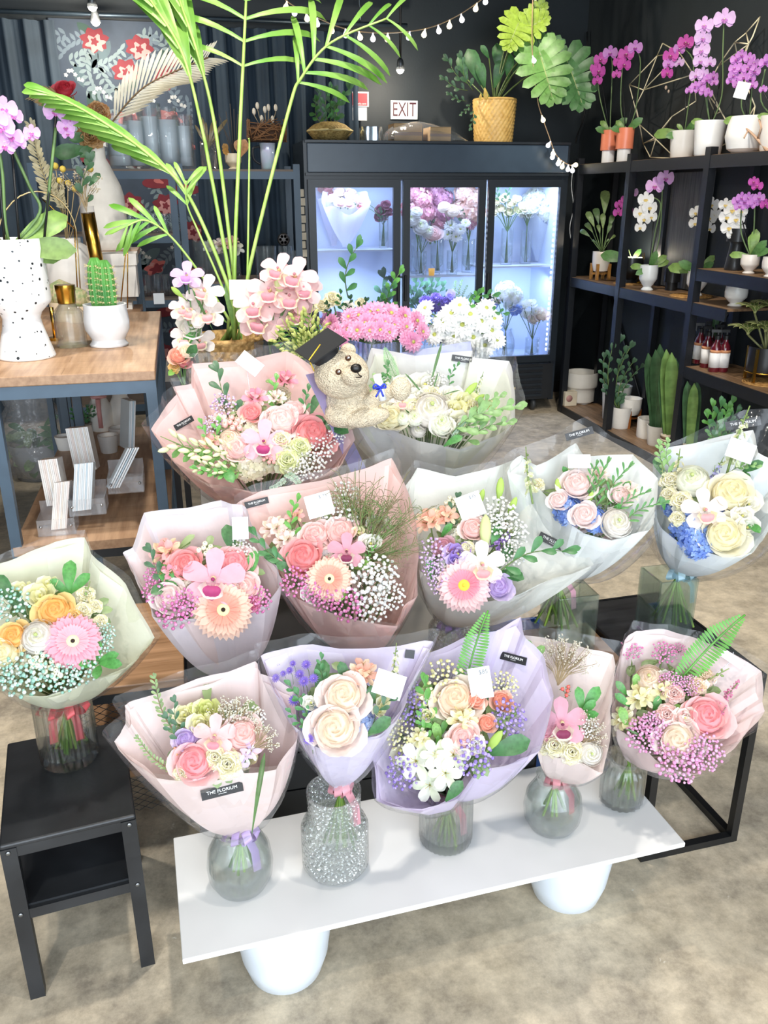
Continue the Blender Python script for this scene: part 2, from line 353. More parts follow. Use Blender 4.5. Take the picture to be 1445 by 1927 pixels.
# ---- exit sign, notices
e = thing('exit_sign', 'white exit sign with dark red letters on the back wall', 'sign', at(760, 207, 6.61))
MB().box((0, 0, 0), (.205, .016, .125)).obj('sign_plate', mat('#DDE6E8', .5), e, smooth=False)
text('EXIT', 'lettering', .135, Matrix.Translation((0, -.0095, -.002)) @ Matrix.Rotation(PI/2, 4, 'X') @ Matrix.Diagonal((.66, 1, 1, 1)), mat('#4A1420', .5), e)
p = at(680, 201, 6.55); n_ = thing('wall_notice', 'small red and white notice hung beside the curtain above the cooler', 'notice', p)
MB().b2((-.065, 0, 0), (.055, .004, .098)).obj('white_frame', mat('#D9D4D6', .6), n_, smooth=False); MB().b2((-.065, -.002, .008), (.044, 0, .088)).obj('red_notice', mat('#9C2F3A', .6), n_, smooth=False)
MB().b2((-.065, -.001, -.09), (.04, .004, -.004)).obj('white_notice', mat('#C8CCD0', .6), n_, smooth=False)
text('ools.com', 'lettering', .02, Matrix.Translation((0, -.0028, .02)) @ Matrix.Rotation(PI/2, 4, 'X'), mat('#E9D8D8'), n_)
# ---- track spots that show
def spot_lamp(px, py, Y, label, on=True):
    c = at(px, py, Y); t = thing('spotlight', label, 'lamp', c, 'ceiling spotlights in view')
    MB().tube([(0, 0, .03), (0, 0, 3.5-c.z)], .008, 6).obj('stem', BLK, t)
    MB().lathe([(.014, .07), (.02, .06), (.03, 0), (.027, 0), (.016, .05)], 16).obj('lamp_shade', mat('#54585C', .4, metal=.6), t)
    MB().ball((0, 0, .004), .026, n=10).obj('bulb', mat('#FFF3DE', emit=40.), t)
    light('spot_glow', 'POINT', c - V((0, 0, .06)), 14, (1, .9, .75), size=.03)
spot_lamp(174, 14, 6.0, 'upper one of two small lit spotlights above the floral panel')
spot_lamp(180, 42, 6.15, 'lower one of two small lit spotlights above the floral panel')
spot_lamp(753, 132, 6.2, 'lit ceiling spotlight hanging above the exit sign')
# ---- string lights
def string_lights(pts, Y, bulbs, label):
    P = [at(x, y, Y) for x, y in pts]; root = thing('string_lights', label, 'fairy lights', P[0])
    C = catmull(P, 8); mb = MB(); mb.tube(C, .0035, 5)
    loc_obj(mb, 'wire', mat('#B79A78', .5), root)
    b = []
    for i, (t, dx, dy) in enumerate(bulbs):
        q = C[min(len(C)-1, int(t*(len(C)-1)))]; k = MB(); d = (V((dx, 0, dy))).normalized()
        k.lathe([(.004, 0), (.005, .01), (.014, .025), (.0165, .034), (.012, .044), (.001, .049)], 12)
        o = k.obj('bulb', mat('#FFF1C4', .3, emit=2.2) if i % 2 == 0 else mat('#F2F4FF', .3, emit=1.3), root)
        o.matrix_basis = Matrix.Translation(-P[0]) @ frame(q, d)
string_lights([(520, -30), (540, 2), (590, 30), (650, 54), (720, 62), (800, 54), (860, 30), (915, -8), (930, -25)], 5.4,
    [(.13+.05*i, random.uniform(-.25, .25), -1) for i in range(16)], 'sagging string of globe lights crossing near the ceiling')
string_lights([(1003, -20), (1001, 60), (1003, 120), (1012, 190), (1022, 225), (1035, 262), (1043, 285), (1052, 298), (1066, 308), (1077, 312)], 5.86,
    [(.02, .4, -.5), (.2, .3, -.7), (.42, .3, -.7), (.58, -.5, -.8), (.65, 0, -1), (.70, -.6, -.7), (.77, .2, -1), (.82, -.8, -.6), (.86, -.3, -1), (.92, 0, -1), (.98, .9, .1), (1, .1, -1)],
    'string of globe lights hanging down beside the monstera to the cooler corner')
cw = [at(x, y, 5.95) for x, y in ((1078, 318), (1075, 350), (1079, 390), (1072, 430), (1077, 470), (1074, 505))]
tag(MB().tube(catmull(cw, 5), .003, 5).obj('power_cord', mat('#C9C9C6', .5)), 'thin pale cord running down beside the cooler', 'cord')
cb = [atx(x, y, 3.1) for x, y in ((1105, 60), (1102, 200), (1085, 260), (1074, 310))]
tag(MB().tube(catmull(cb, 5), .006, 5).obj('black_cable', BLK), 'black cable dropping along the wall corner behind the cooler', 'cord')
# ================================================================ furniture in front
def quad_prism(mb, pts, z0, z1, mi=0):
    n = len(pts); vs = [(p[0], p[1], z0) for p in pts] + [(p[0], p[1], z1) for p in pts]
    mb.add(vs, [tuple(range(n-1, -1, -1)), tuple(range(n, 2*n))] + [(i, (i+1) % n, n+(i+1) % n, n+i) for i in range(n)], mi); return mb
ZP = .25
pl = [atz(343, 1807, ZP), atz(1290, 1586, ZP), None, None]; dv = (pl[1]-pl[0]); nv_ = V((-dv.y, dv.x, 0)).normalized()*.335
pl[3] = pl[0]+nv_; pl[2] = pl[1]+nv_
tag(bevel(quad_prism(MB(), pl, ZP-.012, ZP).obj('display_board', mat('#ECECEA', .28, var=.04, scale=5), smooth=False), .002), 'white board laid over two pots, carrying the front row of vases', 'platform')
def pot_foot(px, py, label):
    b = atz(px, py, 0); mb = MB()
    mb.lathe([(.001, 0), (.066, 0), (.080, .012), (.094, .06), (.104, .14), (.108, .236), (.100, .236), (.09, .05), (.001, .03)], 40)
    o = mb.obj('white_planter', mat('#DDE6F0', .35, var=.02), auto=40); o.location = (b.x, b.y+.062, 0.001); tag(o, label, 'pot', 'pots under the white board')
pot_foot(545, 1866, 'white tapered pot propping the left end of the white board')
pot_foot(1084, 1716, 'white tapered pot propping the right end of the white board')
# ---- black step stool
st = thing('step_stool', 'scuffed black metal stool with lower shelf at the left front', 'stool', (-.31, 1.45, 0), rz=math.radians(7))
SC = mat('#1C1E21', .42, hex2='#2C2E31', scale=7, bump=.1, bscale=30)
w_, d_, h_ = .258, .352, .411
bevel(MB().b2((-w_/2, 0, h_-.012), (w_/2, d_, h_)).obj('seat', SC, st, smooth=False), .004)
for sx in (-1, 1):
    for yy in (0, d_-.028):
        mb = MB(); mb.b2((sx*w_/2-(.03 if sx > 0 else 0), yy, 0), (sx*w_/2+(0 if sx > 0 else .03), yy+.028, h_-.012)); lg = mb.obj('leg', SC, st, smooth=False)
        for z in (.39, .232):
            sb = MB(); sb.lathe([(.001, .002), (.004, .0015), (.0055, 0)], 10, 0, Matrix.Translation((sx*(w_/2-.014), yy-.0005 if yy == 0 else yy+.029, z)) @ Matrix.Rotation(PI/2 if yy == 0 else -PI/2, 4, 'X'))
            sb.obj('screw', mat('#8A8D90', .3, metal=.9), lg)
for z, nm in ((h_-.035, 'top_rail'), (.215, 'shelf_rail')):
    for y in (.002, d_-.012): MB().b2((-w_/2+.03, y, z), (w_/2-.03, y+.01, z+.024)).obj(nm, SC, st, smooth=False)
MB().b2((-w_/2+.004, .012, .236), (w_/2-.004, d_-.012, .244)).obj('lower_shelf', SC, st, smooth=False)
# ---- black cube side table on the right
ct = thing('side_table', 'black open-frame side table holding the square vase on the right', 'table', (1.02, 1.49, 0), rz=math.radians(2))
CW, CD, CH, b_ = .285, .47, .508, .02
FR = mat('#131416', .4)
for x in (0, CW-b_):
    for y in (0, CD-b_): MB().b2((x, y, 0), (x+b_, y+b_, CH-.022)).obj('leg', FR, ct, smooth=False)
for y in (0, CD-b_): MB().b2((b_, y, 0), (CW-b_, y+b_, b_)).obj('base_rail', FR, ct, smooth=False)
for x in (0, CW-b_): MB().b2((x, b_, 0), (x+b_, CD-b_, b_)).obj('base_rail', FR, ct, smooth=False)
MB().b2((.008, .008, CH-.02), (CW-.008, CD-.008, CH-.002)).obj('table_top', woodm('#3A3B3D', '#28292B'), ct, smooth=False)
MB().b2((0, 0, CH-.022), (CW, .008, CH)).b2((0, CD-.008, CH-.022), (CW, CD, CH)).b2((0, .008, CH-.022), (.008, CD-.008, CH)).b2((CW-.008, .008, CH-.022), (CW, CD-.008, CH)).obj('top_rim', FR, ct, smooth=False)
# blue bin glimpsed between the two tables
bb = MB(); bb.b2((.955, 1.88, 0), (.972, 2.1, .40)).b2((.79, 1.88, 0), (.972, 1.89, .40)).b2((.79, 2.09, 0), (.972, 2.1, .40)).b2((.79, 1.88, 0), (.80, 2.1, .40)).b2((.79, 1.88, 0), (.972, 2.1, .01))
tag(bevel(bb.obj('storage_bin', mat('#3B5FA0', .35), smooth=False), .003), 'blue plastic bin between wooden bench and black side table', 'bin')
# ---- wood-topped benches with black frames and mesh
WOOD = woodm('#BE9672', '#94704E'); MESH = mat('#26282A', .5)
def meshpanel(mb, x0, x1, z0, z1, y, mi=0, step=.016):
    n = int((x1-x0)/step); k = int((z1-z0)/(step*.6))
    for j in range(k):
        za = z0+(z1-z0)*j/k; zb = z0+(z1-z0)*(j+1)/k; zz = []
        for i in range(n+1): zz.append((x0+(x1-x0)*i/n, y, za if (i+j) % 2 else zb))
        vs = []
        for p in zz: vs += [(p[0], y, p[2]-.0012), (p[0], y, p[2]+.0012)]
        mb.add(vs, [(2*i, 2*i+1, 2*i+3, 2*i+2) for i in range(n)], mi)
def bench(lo, hi, z, label, mesh=True, shelf=None, panel=False):
    t = thing('display_bench', label, 'bench', ((lo[0]+hi[0])/2, lo[1], 0)); ox = t.location.x
    x0, x1, D = lo[0]-ox, hi[0]-ox, hi[1]-lo[1]
    bevel(MB().b2((x0, 0, z-.022), (x1, D, z)).obj('bench_top', WOOD, t, smooth=False), .003)
    for x in (x0, x1-.022):
        for y in (.004, D-.026): MB().b2((x, y, 0), (x+.022, y+.022, z-.022)).obj('leg', BLK, t, smooth=False)
    for y in (.004, D-.022): MB().b2((x0+.022, y, z-.048), (x1-.022, y+.018, z-.022)).obj('apron', BLK, t, smooth=False)
    if mesh:
        for y in (.014, D-.014):
            mb = MB(); meshpanel(mb, x0+.022, x1-.022, .06, z-.05, y); mb.obj('mesh_panel', MESH, t, smooth=False)
    if panel:
        MB().b2((x0+.022, .008, .05), (x1-.022, .018, z-.05)).obj('front_panel', BLK, t, smooth=False)
    if shelf: MB().b2((x0, 0, shelf-.02), (x1, D, shelf)).obj('lower_shelf', WOOD, t, smooth=False)
bench((-.36, 1.90), (-.075, 2.36), .455, 'wooden bench with black mesh sides behind the black stool', shelf=.2)
bench((.42, 1.62), (.77, 1.86), .50, 'narrow wooden bench behind the lavender bouquets', mesh=False, panel=True)
bench((.772, 1.66), (1.005, 1.86), .50, 'small wooden bench under the left square vase', mesh=False)
# black step shelf between benches
bs = thing('black_step_shelf', 'black metal step shelf under the middle pink bouquets', 'shelf', (.17, 1.66, 0))
MB().b2((-.235, 0, .47), (.235, .56, .49)).obj('shelf_top', BLK, bs, smooth=False)
for i in range(4): MB().b2((-.235, .004+.004*i, .36-.11*i), (.235, .02, .462-.11*i)).obj('drawer_front', BLK, bs, smooth=False)
MB().b2((-.235, .02, 0), (-.22, .56, .47)).b2((.22, .02, 0), (.235, .56, .47)).b2((-.22, .54, 0), (.22, .56, .47)).obj('carcass', BLK, bs, smooth=False)
# cream plinth under the back bouquets, pale counter behind
tag(bevel(MB().b2((.03, 2.28, 0), (.86, 2.52, .70)).obj('plinth', mat('#F0E9DC', .5, var=.03), smooth=False), .004), 'cream plinth under the two largest bouquets', 'plinth')
tag(bevel(MB().b2((.0, 2.62, .965), (.98, 3.16, 1.0)).b2((.005, 2.66, 0), (.97, 3.14, .965)).obj('counter', mat('#B9B5AC', .4, var=.06), smooth=False), .003), 'pale grey counter holding the cut flowers and palm', 'counter')
# ---- console table on the left
TY = 2.6; ZT = at(291, 697, TY).z; TX1 = at(291, 697, TY).x; TX0 = -1.0; TB = atz(302, 585, ZT).y
tb = thing('console_table', 'tall wooden table with slate blue metal frame at the left', 'table', (TX1, TY, 0))
TW = woodm('#C8A584', '#A38062', (26, 2, 26)); L_ = TB-TY
bevel(MB().b2((TX0-TX1, 0, ZT-.03), (0, L_, ZT)).obj('table_top', TW, tb, smooth=False), .003)
MB().b2((TX0-TX1, .002, ZT-.068), (0, .03, ZT-.03)).b2((-.032, .03, ZT-.068), (0, L_, ZT-.03)).b2((TX0-TX1, L_-.03, ZT-.068), (-.032, L_, ZT-.03)).obj('frame', NAVY, tb, smooth=False)
lx = at(15, 940, TY).x-TX1
for x, y in ((-.032, .002), (lx-.016, .002), (-.032, L_-.034), (lx-.016, L_-.034), (lx+.12, L_*.55), (-.032, L_*.5)):
    MB().b2((x, y, 0), (x+.032, y+.032, ZT-.068)).obj('leg', NAVY, tb, smooth=False)
ZB = at(318, 1006, TY).z
MB().b2((lx-.01, 0, ZB-.03), (0, L_, ZB)).obj('lower_shelf', TW, tb, smooth=False)
MB().b2((lx-.01, .003, ZB-.06), (0, .03, ZB-.03)).obj('shelf_rail', BLK, tb, smooth=False)
# nested black frame beside the table
nf = thing('black_frame_stand', 'black metal frame stand tucked beside the tall table leg', 'stand', (0, 2.74, 0))
for x in (-.075, -.045): MB().b2((x, 0, 0), (x+.02, .02, 1.02)).obj('leg', BLK, nf, smooth=False)
MB().b2((-.075, 0, 1.02), (-.025, .4, 1.04)).obj('top_rail', BLK, nf, smooth=False)
# ================================================================ flower library (unit size, facing +Z)
LIB = {}
def cached(fn):
    def g(*a, **k):
        key = (fn.__name__, a, tuple(sorted(k.items())))
        if key not in LIB: LIB[key] = fn(*a, **k)
        return LIB[key]
    return g
def petal(mb, L, W, el, az, mi, r0=0., z0=0., curl=0., cup=.15, tip=.5, base=.25, ruf=0., nu=6, nv=4, notch=0., ph=0.):
    M = Matrix.Translation((0, 0, z0)) @ Matrix.Rotation(az, 4, 'Z') @ Matrix.Translation((r0, 0, 0))
    pts = []; x = z = 0.
    for i in range(nu+1):
        pts.append((x, z)); a = el+curl*(i+.5)/nu; x += L/nu*math.cos(a); z += L/nu*math.sin(a)
    def fn(u, v):
        i = round(u*nu); px, pz = pts[i]; q = 2*v-1
        wd = W*(base+(1-base)*math.sin(PI*min(1, u/(1.3-tip*.6))*.5)**1.2) * max(0, 1-max(0, (u-tip)/(1-tip+1e-6))**2.2)**.5
        if u > .999: wd = max(wd, W*.06)
        a = el+curl*u; c = cup*wd*(q*q)*(1 if el < 1.3 else .6)
        rr = ruf*W*math.sin(q*8+ph)*u*u
        return V((px - math.sin(a)*(c+rr) - (notch*L*(1-abs(q)) if u > .99 else 0), q*wd, pz+math.cos(a)*(c+rr)))
    mb.grid(fn, nu, nv, mi, M)
def shell(mb, R, zb, zt, az, dphi, curl, mi, spiral=.1, ruf=0., nu=6, nv=6, close=0.):
    def fn(u, v):
        q = 2*v-1; s = u*(1-.28*abs(q)**3)
        r = R*(.3+.7*math.sin(min(s, .8)/.8*PI/2)); z = zb+(zt-zb)*s
        if s > .6:
            e = ((s-.6)/.4)**2; r += curl*e*R; z -= abs(curl)*.45*e*(zt-zb)*.6
        if close: r *= 1-close*s**3
        r *= 1+spiral*q; r += ruf*math.sin(q*10+az*3)*u*u*R; z += ruf*math.cos(q*9+az*5)*u*u
        a = az+q*dphi/2
        return V((r*math.cos(a), r*math.sin(a), z))
    mb.grid(fn, nu, nv, mi)
def two(c): return [pet(c[0]), pet(c[1] if len(c) > 1 else c[0])]
@cached
def rose(*c):
    rnd = random.Random(len(c[0])+int(c[0][1:3], 16)); mb = MB(); N = 19
    for i in range(N):
        t = i/(N-1); R = .09+.9*t**.85
        shell(mb, R, -.85, .42-.42*t**1.6, i*2.4+rnd.uniform(-.2, .2), 2.3-.5*t, .04+.34*t*t, 0 if t < .45 else 1, .13, .012)
    mb.ball((0, 0, -.22), .78, 0, 14, 8, (1, 1, .5))
    for k in range(5): petal(mb, .75, .16, -.6, k*1.257, 2, .12, -.85, -.6, .1)
    return mb.mesh('rose', [pet(mixh(c[0], c[-1], .45)), pet(wh(c[-1], .1)), leafm('#5E8A3C')])
@cached
def ranunculus(*c):
    mb = MB(); N = 26
    for i in range(N):
        t = i/(N-1); R = .1+.9*t**.7
        shell(mb, R, -.75, .5-.55*t**1.8, i*2.4, 2.0, .03, 0 if t < .3 else 1, .05, .01, close=.35*(1-t*.7))
    mb.ball((0, 0, .42), .1, 2, 8, 4); mb.ball((0, 0, -.2), .8, 1, 14, 8, (1, 1, .62))
    return mb.mesh('ranunculus', two(c)+[pet('#CFE08A')])
@cached
def carnation(*c):
    rnd = random.Random(3); mb = MB(); N = 34
    for i in range(N):
        t = i/(N-1); petal(mb, .55+.45*t, .36, 1.45-1.35*t, i*2.4+rnd.uniform(-.3, .3), i % 2, .03, -.3+.1*(1-t), -.4*t, .25, .9, .3, .16, 5, 8, ph=i*1.7)
    return mb.mesh('carnation', two(c))
@cached
def lisianthus(*c):
    mb = MB()
    for i in range(10):
        t = i/9; shell(mb, .22+.75*t, -.9, .4-.15*t, i*2.4, 1.9, .25*t+.05, i % 2, .12, .045, close=.1*(1-t))
    mb.ball((0, 0, -.1), .14, 2, 6, 4)
    return mb.mesh('lisianthus', two(c)+[pet('#D8D46A')])
@cached
def gerbera(c0, c1, eye, n=31):
    mb = MB(); rnd = random.Random(n)
    for k, (L, el, z, mi) in enumerate(((.98, .10, -.02, 0), (.86, .26, .0, 0), (.56, .5, .03, 1))):
        for i in range(n): petal(mb, L*rnd.uniform(.93, 1.03), .125 if k < 2 else .06, el+rnd.uniform(-.05, .05), 2*PI*(i+.5*k)/n, mi, .1, z, -.25, .3, .85, .5, 0, 6, 2)
    mb.lathe([(.24, .02), (.22, .10), (.12, .10), (.001, .07)], 18, 2, fn=lambda a, z: 1+.06*math.sin(a*18))
    mb.ball((0, 0, .08), .09, 3, 8, 4, (1, 1, .5)); mb.tube([(0, 0, -.05), (0, 0, -.7)], .06, 6, 4)
    return mb.mesh('gerbera', [pet(c0), pet(c1), mat('#E9DDA4' if eye != '#E9C43A' else '#EBC83C', .7), mat(eye, .8), leafm('#6E9A4A')])
@cached
def mum(c0, c1, n=18):
    mb = MB(); rnd = random.Random(n)
    for k, (L, el) in enumerate(((1., .12), (.92, .35), (.72, .65), (.5, .95))):
        m = n-4*k
        for i in range(m): petal(mb, L*rnd.uniform(.9, 1.05), .15, el+rnd.uniform(-.12, .12), 2*PI*(i+.4*k)/m+rnd.uniform(-.08, .08), k % 2, .08, 0, -.3, .3, .8, .5, 0, 4, 2)
    mb.ball((0, 0, .1), .2, 2, 8, 4, (1, 1, .6)); mb.tube([(0, 0, 0), (0, .05, -1.6)], .06, 5, 3)
    return mb.mesh('chrysanthemum', [pet(c0), pet(c1), pet('#C9CF5A'), leafm('#5E8A3C')])
@cached
def cymbidium(c0, lip, c2, w=.40):
    mb = MB()
    for az, el, L in ((PI/2, .35, 1.), (PI/2+1.25, .12, 1.), (PI/2-1.25, .12, 1.), (PI/2+2.35, .1, .98), (PI/2-2.35, .1, .98)):
        petal(mb, L, w*(.85 if az == PI/2 else 1), el, az, 0, .06, 0, -.35, .2, .55, .42, .02, 8, 6)
    def lipf(u, v):
        a = (v-.5)*3.6; r = .24+.17*u*u; z = .05+.46*u
        return V((math.sin(a)*r*(1+.1*math.sin(v*20)*u), -.1-.25*u-math.cos(a)*r*.8-.1*u*u, z-(.22*u*u if abs(v-.5) < .3 else 0)))
    mb.grid(lipf, 6, 12, 1)
    def lip2(u, v):
        q = 2*v-1; w_ = .09+.20*math.sin(PI*min(1, u*.82+.08)); return V((q*w_, -.36-.40*u+.07*q*q*u, .40+.10*math.sin(PI*u)-.26*u*u+.05*q*q+.035*math.sin(v*19)*abs(q)*u))
    mb.grid(lip2, 6, 12, 2)
    mb.tube([(0, .02, 0), (0, -.03, .2), (0, -.12, .38)], [.08, .08, .06], 8, 3); mb.ball((0, -.13, .39), .07, 2, 7, 4)
    return mb.mesh('orchid_bloom', [pet(c0), pet(c2), pet(lip), pet('#F6E7B0')])
@cached
def phal(c0, c1, lip):
    mb = MB()
    for az in (PI/2, PI/2+2.2, PI/2-2.2): petal(mb, .92, .36, .05, az, 0, .05, 0, -.1, .1, .45, .35, 0, 7, 4)
    for az in (PI-.12, .12): petal(mb, .98, .66, .08, az, 1, .03, .04, -.22, .12, .5, .35, 0, 8, 6)
    for az, L in ((-PI/2, .42), (-PI/2+.9, .3), (-PI/2-.9, .3)): petal(mb, L, .13, .9, az, 2, .05, .05, -1.2, .4, .5, .5, 0, 5, 3)
    mb.ball((0, 0, .1), .08, 3, 7, 4)
    return mb.mesh('orchid_bloom', [pet(c0), pet(c1), pet(lip), pet('#F3EAD0')])
@cached
def alstro(c0, c1):
    mb = MB()
    for b in range(3):
        ox, oy = [(0, .28), (-.3, -.2), (.3, -.15)][b]; T = Matrix.Translation((ox, oy, .05*b)) @ Matrix.Rotation(.5, 4, V((oy, -ox, 0)).normalized() * -1)
        k = MB()
        for i in range(6): petal(k, .78, .17 if i % 2 else .24, 1.15-.1*(i % 2), i*PI/3+b, i % 2, .03, -.35, -1.0, .3, .55, .3, .03, 6, 4)
        for i in range(4): k.tube([(0, 0, -.3), (.05*math.cos(i*1.6), .05*math.sin(i*1.6), .2), (.12*math.cos(i*1.6), .12*math.sin(i*1.6), .33)], .012, 4, 2)
        k.tube([(0, 0, -.3), (-ox*.5, -oy*.5, -.9)], .035, 5, 3)
        o = len(mb.v); mb.v += [tuple(T @ V(p)) for p in k.v]; mb.f += [tuple(i+o for i in f) for f in k.f]; mb.m += k.m
    return mb.mesh('alstroemeria', [pet(c0), pet(c1), pet('#C9A25A'), leafm('#6C9A48')])
@cached
def lily(c0, c1, w=.30):
    mb = MB()
    for i in range(6): petal(mb, 1.05, w if i % 2 else w*1.25, 1.0-.12*(i % 2), i*PI/3, i % 2, .04, -.3, -1.35, .3, .45, .3, .04, 8, 4)
    for i in range(5): mb.tube([(0, 0, -.2), (.1*math.cos(i*1.25), .1*math.sin(i*1.25), .3), (.22*math.cos(i*1.25), .22*math.sin(i*1.25), .45)], .014, 4, 2)
    mb.tube([(0, 0, -.25), (0, 0, -.9)], .05, 6, 3)
    return mb.mesh('lily', [pet(c0), pet(c1), pet('#D8C25A'), leafm('#86A850')])
@cached
def bud(c0, c1):      # along +X, length 1
    mb = MB(); M = Matrix.Rotation(PI/2, 4, 'Y')
    mb.lathe([(.02, -.02), (.035, .05), (.09, .2), (.15, .5), (.14, .72), (.09, .9), (.01, 1.)], 18, 0, M, lambda a, z: 1+.12*math.cos(3*a))
    mb.tube([(0, 0, 0), (-.35, 0, -.05)], .035, 5, 1)
    return mb.mesh('lily_bud', [pet(c0), leafm(c1)])
@cached
def hydrangea(*c):
    rnd = random.Random(8); mb = MB(); n = 85
    for i in range(n):
        z = 1-1.25*(i+.5)/n; a = i*2.39996; r = math.sqrt(max(0, 1-z*z)); p = V((r*math.cos(a), r*math.sin(a), z*.62))
        M = frame(p*rnd.uniform(.82, 1.08), (p.normalized()+V((rnd.uniform(-.4, .4), rnd.uniform(-.4, .4), .2))), (rnd.uniform(-1, 1), rnd.uniform(-1, 1), .1), rnd.uniform(.22, .29))
        k = MB()
        for j in range(4): petal(k, 1., .52, .15, j*PI/2, 0, 0, 0, .1, .15, .45, .3, 0, 3, 2)
        mb.add(k.v, k.f, i % len(c), M)
    mb.ball((0, 0, -.08), .75, len(c), 10, 6, (1, 1, .55))
    return mb.mesh('hydrangea', [pet(h) for h in c]+[pet(c[-1])])
def octa(mb, c, r, mi):
    mb.add([(c[0]+r, c[1], c[2]), (c[0], c[1]+r, c[2]), (c[0]-r, c[1], c[2]), (c[0], c[1]-r, c[2]), (c[0], c[1], c[2]+r), (c[0], c[1], c[2]-r*.7)],
           [(0, 1, 4), (1, 2, 4), (2, 3, 4), (3, 0, 4), (1, 0, 5), (2, 1, 5), (3, 2, 5), (0, 3, 5)], mi)
@cached
def gyp(*c, n=42, r=.075):
    rnd = random.Random(n); mb = MB(); b = V((0, 0, -1.1))
    for i in range(n):
        a = i*2.39996; q = math.sqrt((i+.5)/n); p = V((q*math.cos(a), q*math.sin(a), .35*(1-q*q)+rnd.uniform(-.22, .12)))
        m = b*.45 + p*.45 + V((rnd.uniform(-.1, .1), rnd.uniform(-.1, .1), 0)); mb.tube([b*.7+p*.1, m, p], .011, 3, 0, False)
        for j in range(2 if i % 3 else 1):
            o = p + V((rnd.uniform(-.09, .09), rnd.uniform(-.09, .09), rnd.uniform(-.05, .05)))*(j+.2); rr = r*rnd.uniform(.7, 1.2)
            mb.ball(o, rr, 1+(i+j) % len(c), 6, 4)
            mb.lathe([(rr*1.25, rr*.25), (rr*.9, rr*.75), (rr*.4, rr*.62)], 6, 1+(i+j) % len(c), Matrix.Translation(o))
    return mb.mesh('baby_breath_spray', [leafm('#7F9A6A')]+[pet(h) for h in c])
@cached
def berries(c, n=7, leafy=True):
    rnd = random.Random(n); mb = MB(); b = V((0, 0, -1))
    for i in range(n):
        a = i*2.4; q = math.sqrt((i+.5)/n); p = V((q*.75*math.cos(a), q*.75*math.sin(a), rnd.uniform(-.2, .3)))
        mb.tube([b, b*.4+p*.4, p], .03, 4, 1, False); mb.ball(p, .25, 0, 10, 6, (1, 1, 1.15)); mb.ball(p+V((0, 0, .27)), .05, 1, 5, 3)
        if leafy:
            for j in range(3): petal(mb, .3, .08, .1, j*2.1+i, 1, .12, 0, .2)
            for k in range(len(mb.v)-3*35, len(mb.v)): mb.v[k] = tuple(V(mb.v[k])+p-V((0, 0, .2)))
    return mb.mesh('berry_cluster', [mat(c, .35, coat=.3), leafm('#5F7A38')])
def leafshape(mb, p, d, nrm, L, W, mi, curl=-.5, cup=.22, tip=.35):
    k = MB(); petal(k, L, W, .25, 0, 0, 0, 0, curl, cup, tip, .12, 0, 7, 2); mb.add(k.v, k.f, mi, frame(p, nrm, d))
@cached
def sprig(c0, c1, n=7, L=.3, W=.075, spread=.8, bend=.12, tipleaf=True, stem='#5C7A3A', opp=False):  # along +X, length 1
    rnd = random.Random(n*7+int(L*100)); mb = MB()
    path = [V((t, bend*math.sin(t*PI), .12*math.sin(t*2.2))) for t in [i/10 for i in range(11)]]
    mb.tube(path, [.014-.008*i/10 for i in range(11)], 5, 2)
    for i in range(n):
        t = .14+.84*i/max(1, n-1); j = min(9, int(t*10)); p = path[j].lerp(path[j+1], t*10-j); s = 1 if i % 2 else -1
        for s in ((1, -1) if opp else (s,)):
            a = s*spread*rnd.uniform(.75, 1.2)*(1-.35*t); d = V((math.cos(a), math.sin(a), rnd.uniform(-.15, .3)))
            leafshape(mb, p, d, V((0, -.3*s, 1)), L*rnd.uniform(.8, 1.1)*(1-.3*t), W*rnd.uniform(.85, 1.1)*(1-.2*t), (i+(s > 0)) % 2)
    if tipleaf: leafshape(mb, path[-1]-V((.03, 0, 0)), V((1, -.1, .1)), V((0, 0, 1)), L*.8, W*.8, 0)
    return mb.mesh('leaf_sprig', [leafm(c0), leafm(c1), leafm(stem)])
@cached
def leafone(c, W=.3, curl=-.7):
    mb = MB(); leafshape(mb, V((0, 0, 0)), V((1, 0, 0)), V((0, 0, 1)), 1., W, 0, curl, .25, .3); return mb.mesh('broad_leaf', [leafm(c)])
@cached
def fern(c):
    mb = MB(); n = 27; mb.tube([(i/8, .04*math.sin(i/8*2.5), .05*math.sin(i/8*3)) for i in range(9)], .012, 5, 0)
    for i in range(n):
        t = .03+.95*i/n; w_ = .15*min(1, .6+t*1.6)*min(1, (1-t)*2.2+.14)
        for s in (1, -1): leafshape(mb, V((t, .04*math.sin(t*2.5)+.006*s, .05*math.sin(t*3))), V((.18, s, .12)), V((0, -.15*s, 1)), w_, .017, 0, -.4, .2, .6)
    return mb.mesh('fern_frond', [leafm(c, None)])
@cached
def spike(c0, c1, n=14, r=.13, green='#8FAF5A'):   # stock / delphinium along +X
    rnd = random.Random(n); mb = MB(); mb.tube([(-.2, 0, 0), (.5, .03, .02), (1, 0, .04)], [.022, .018, .01], 5, 2)
    for i in range(n):
        t = .02+.9*i/n; a = i*2.4; rr = r*(1.1-.75*t); p = V((t, rr*.8*math.cos(a), rr*.8*math.sin(a)+.03)); d = V((.5, math.cos(a), math.sin(a)))
        k = MB()
        if t > .72: k.ball((0, 0, 0), .5, 2, 6, 4, (.8, .8, 1.3)); 
        else:
            for j in range(9): petal(k, .9-.3*(j > 4), .42, .3+.6*(j > 4), j*1.257+.4*(j > 4), j % 2, .03, 0, -.3, .2, .7, .4, .12, 3, 4, ph=j)
        for f in range(len(k.m)): pass
        o = len(mb.v); M = frame(p, d, None, rr*1.1); mb.v += [tuple(M @ V(q)) for q in k.v]; mb.f += [tuple(x+o for x in f) for f in k.f]; mb.m += k.m
    return mb.mesh('stock_flower', [pet(c0), pet(c1), leafm(green)])
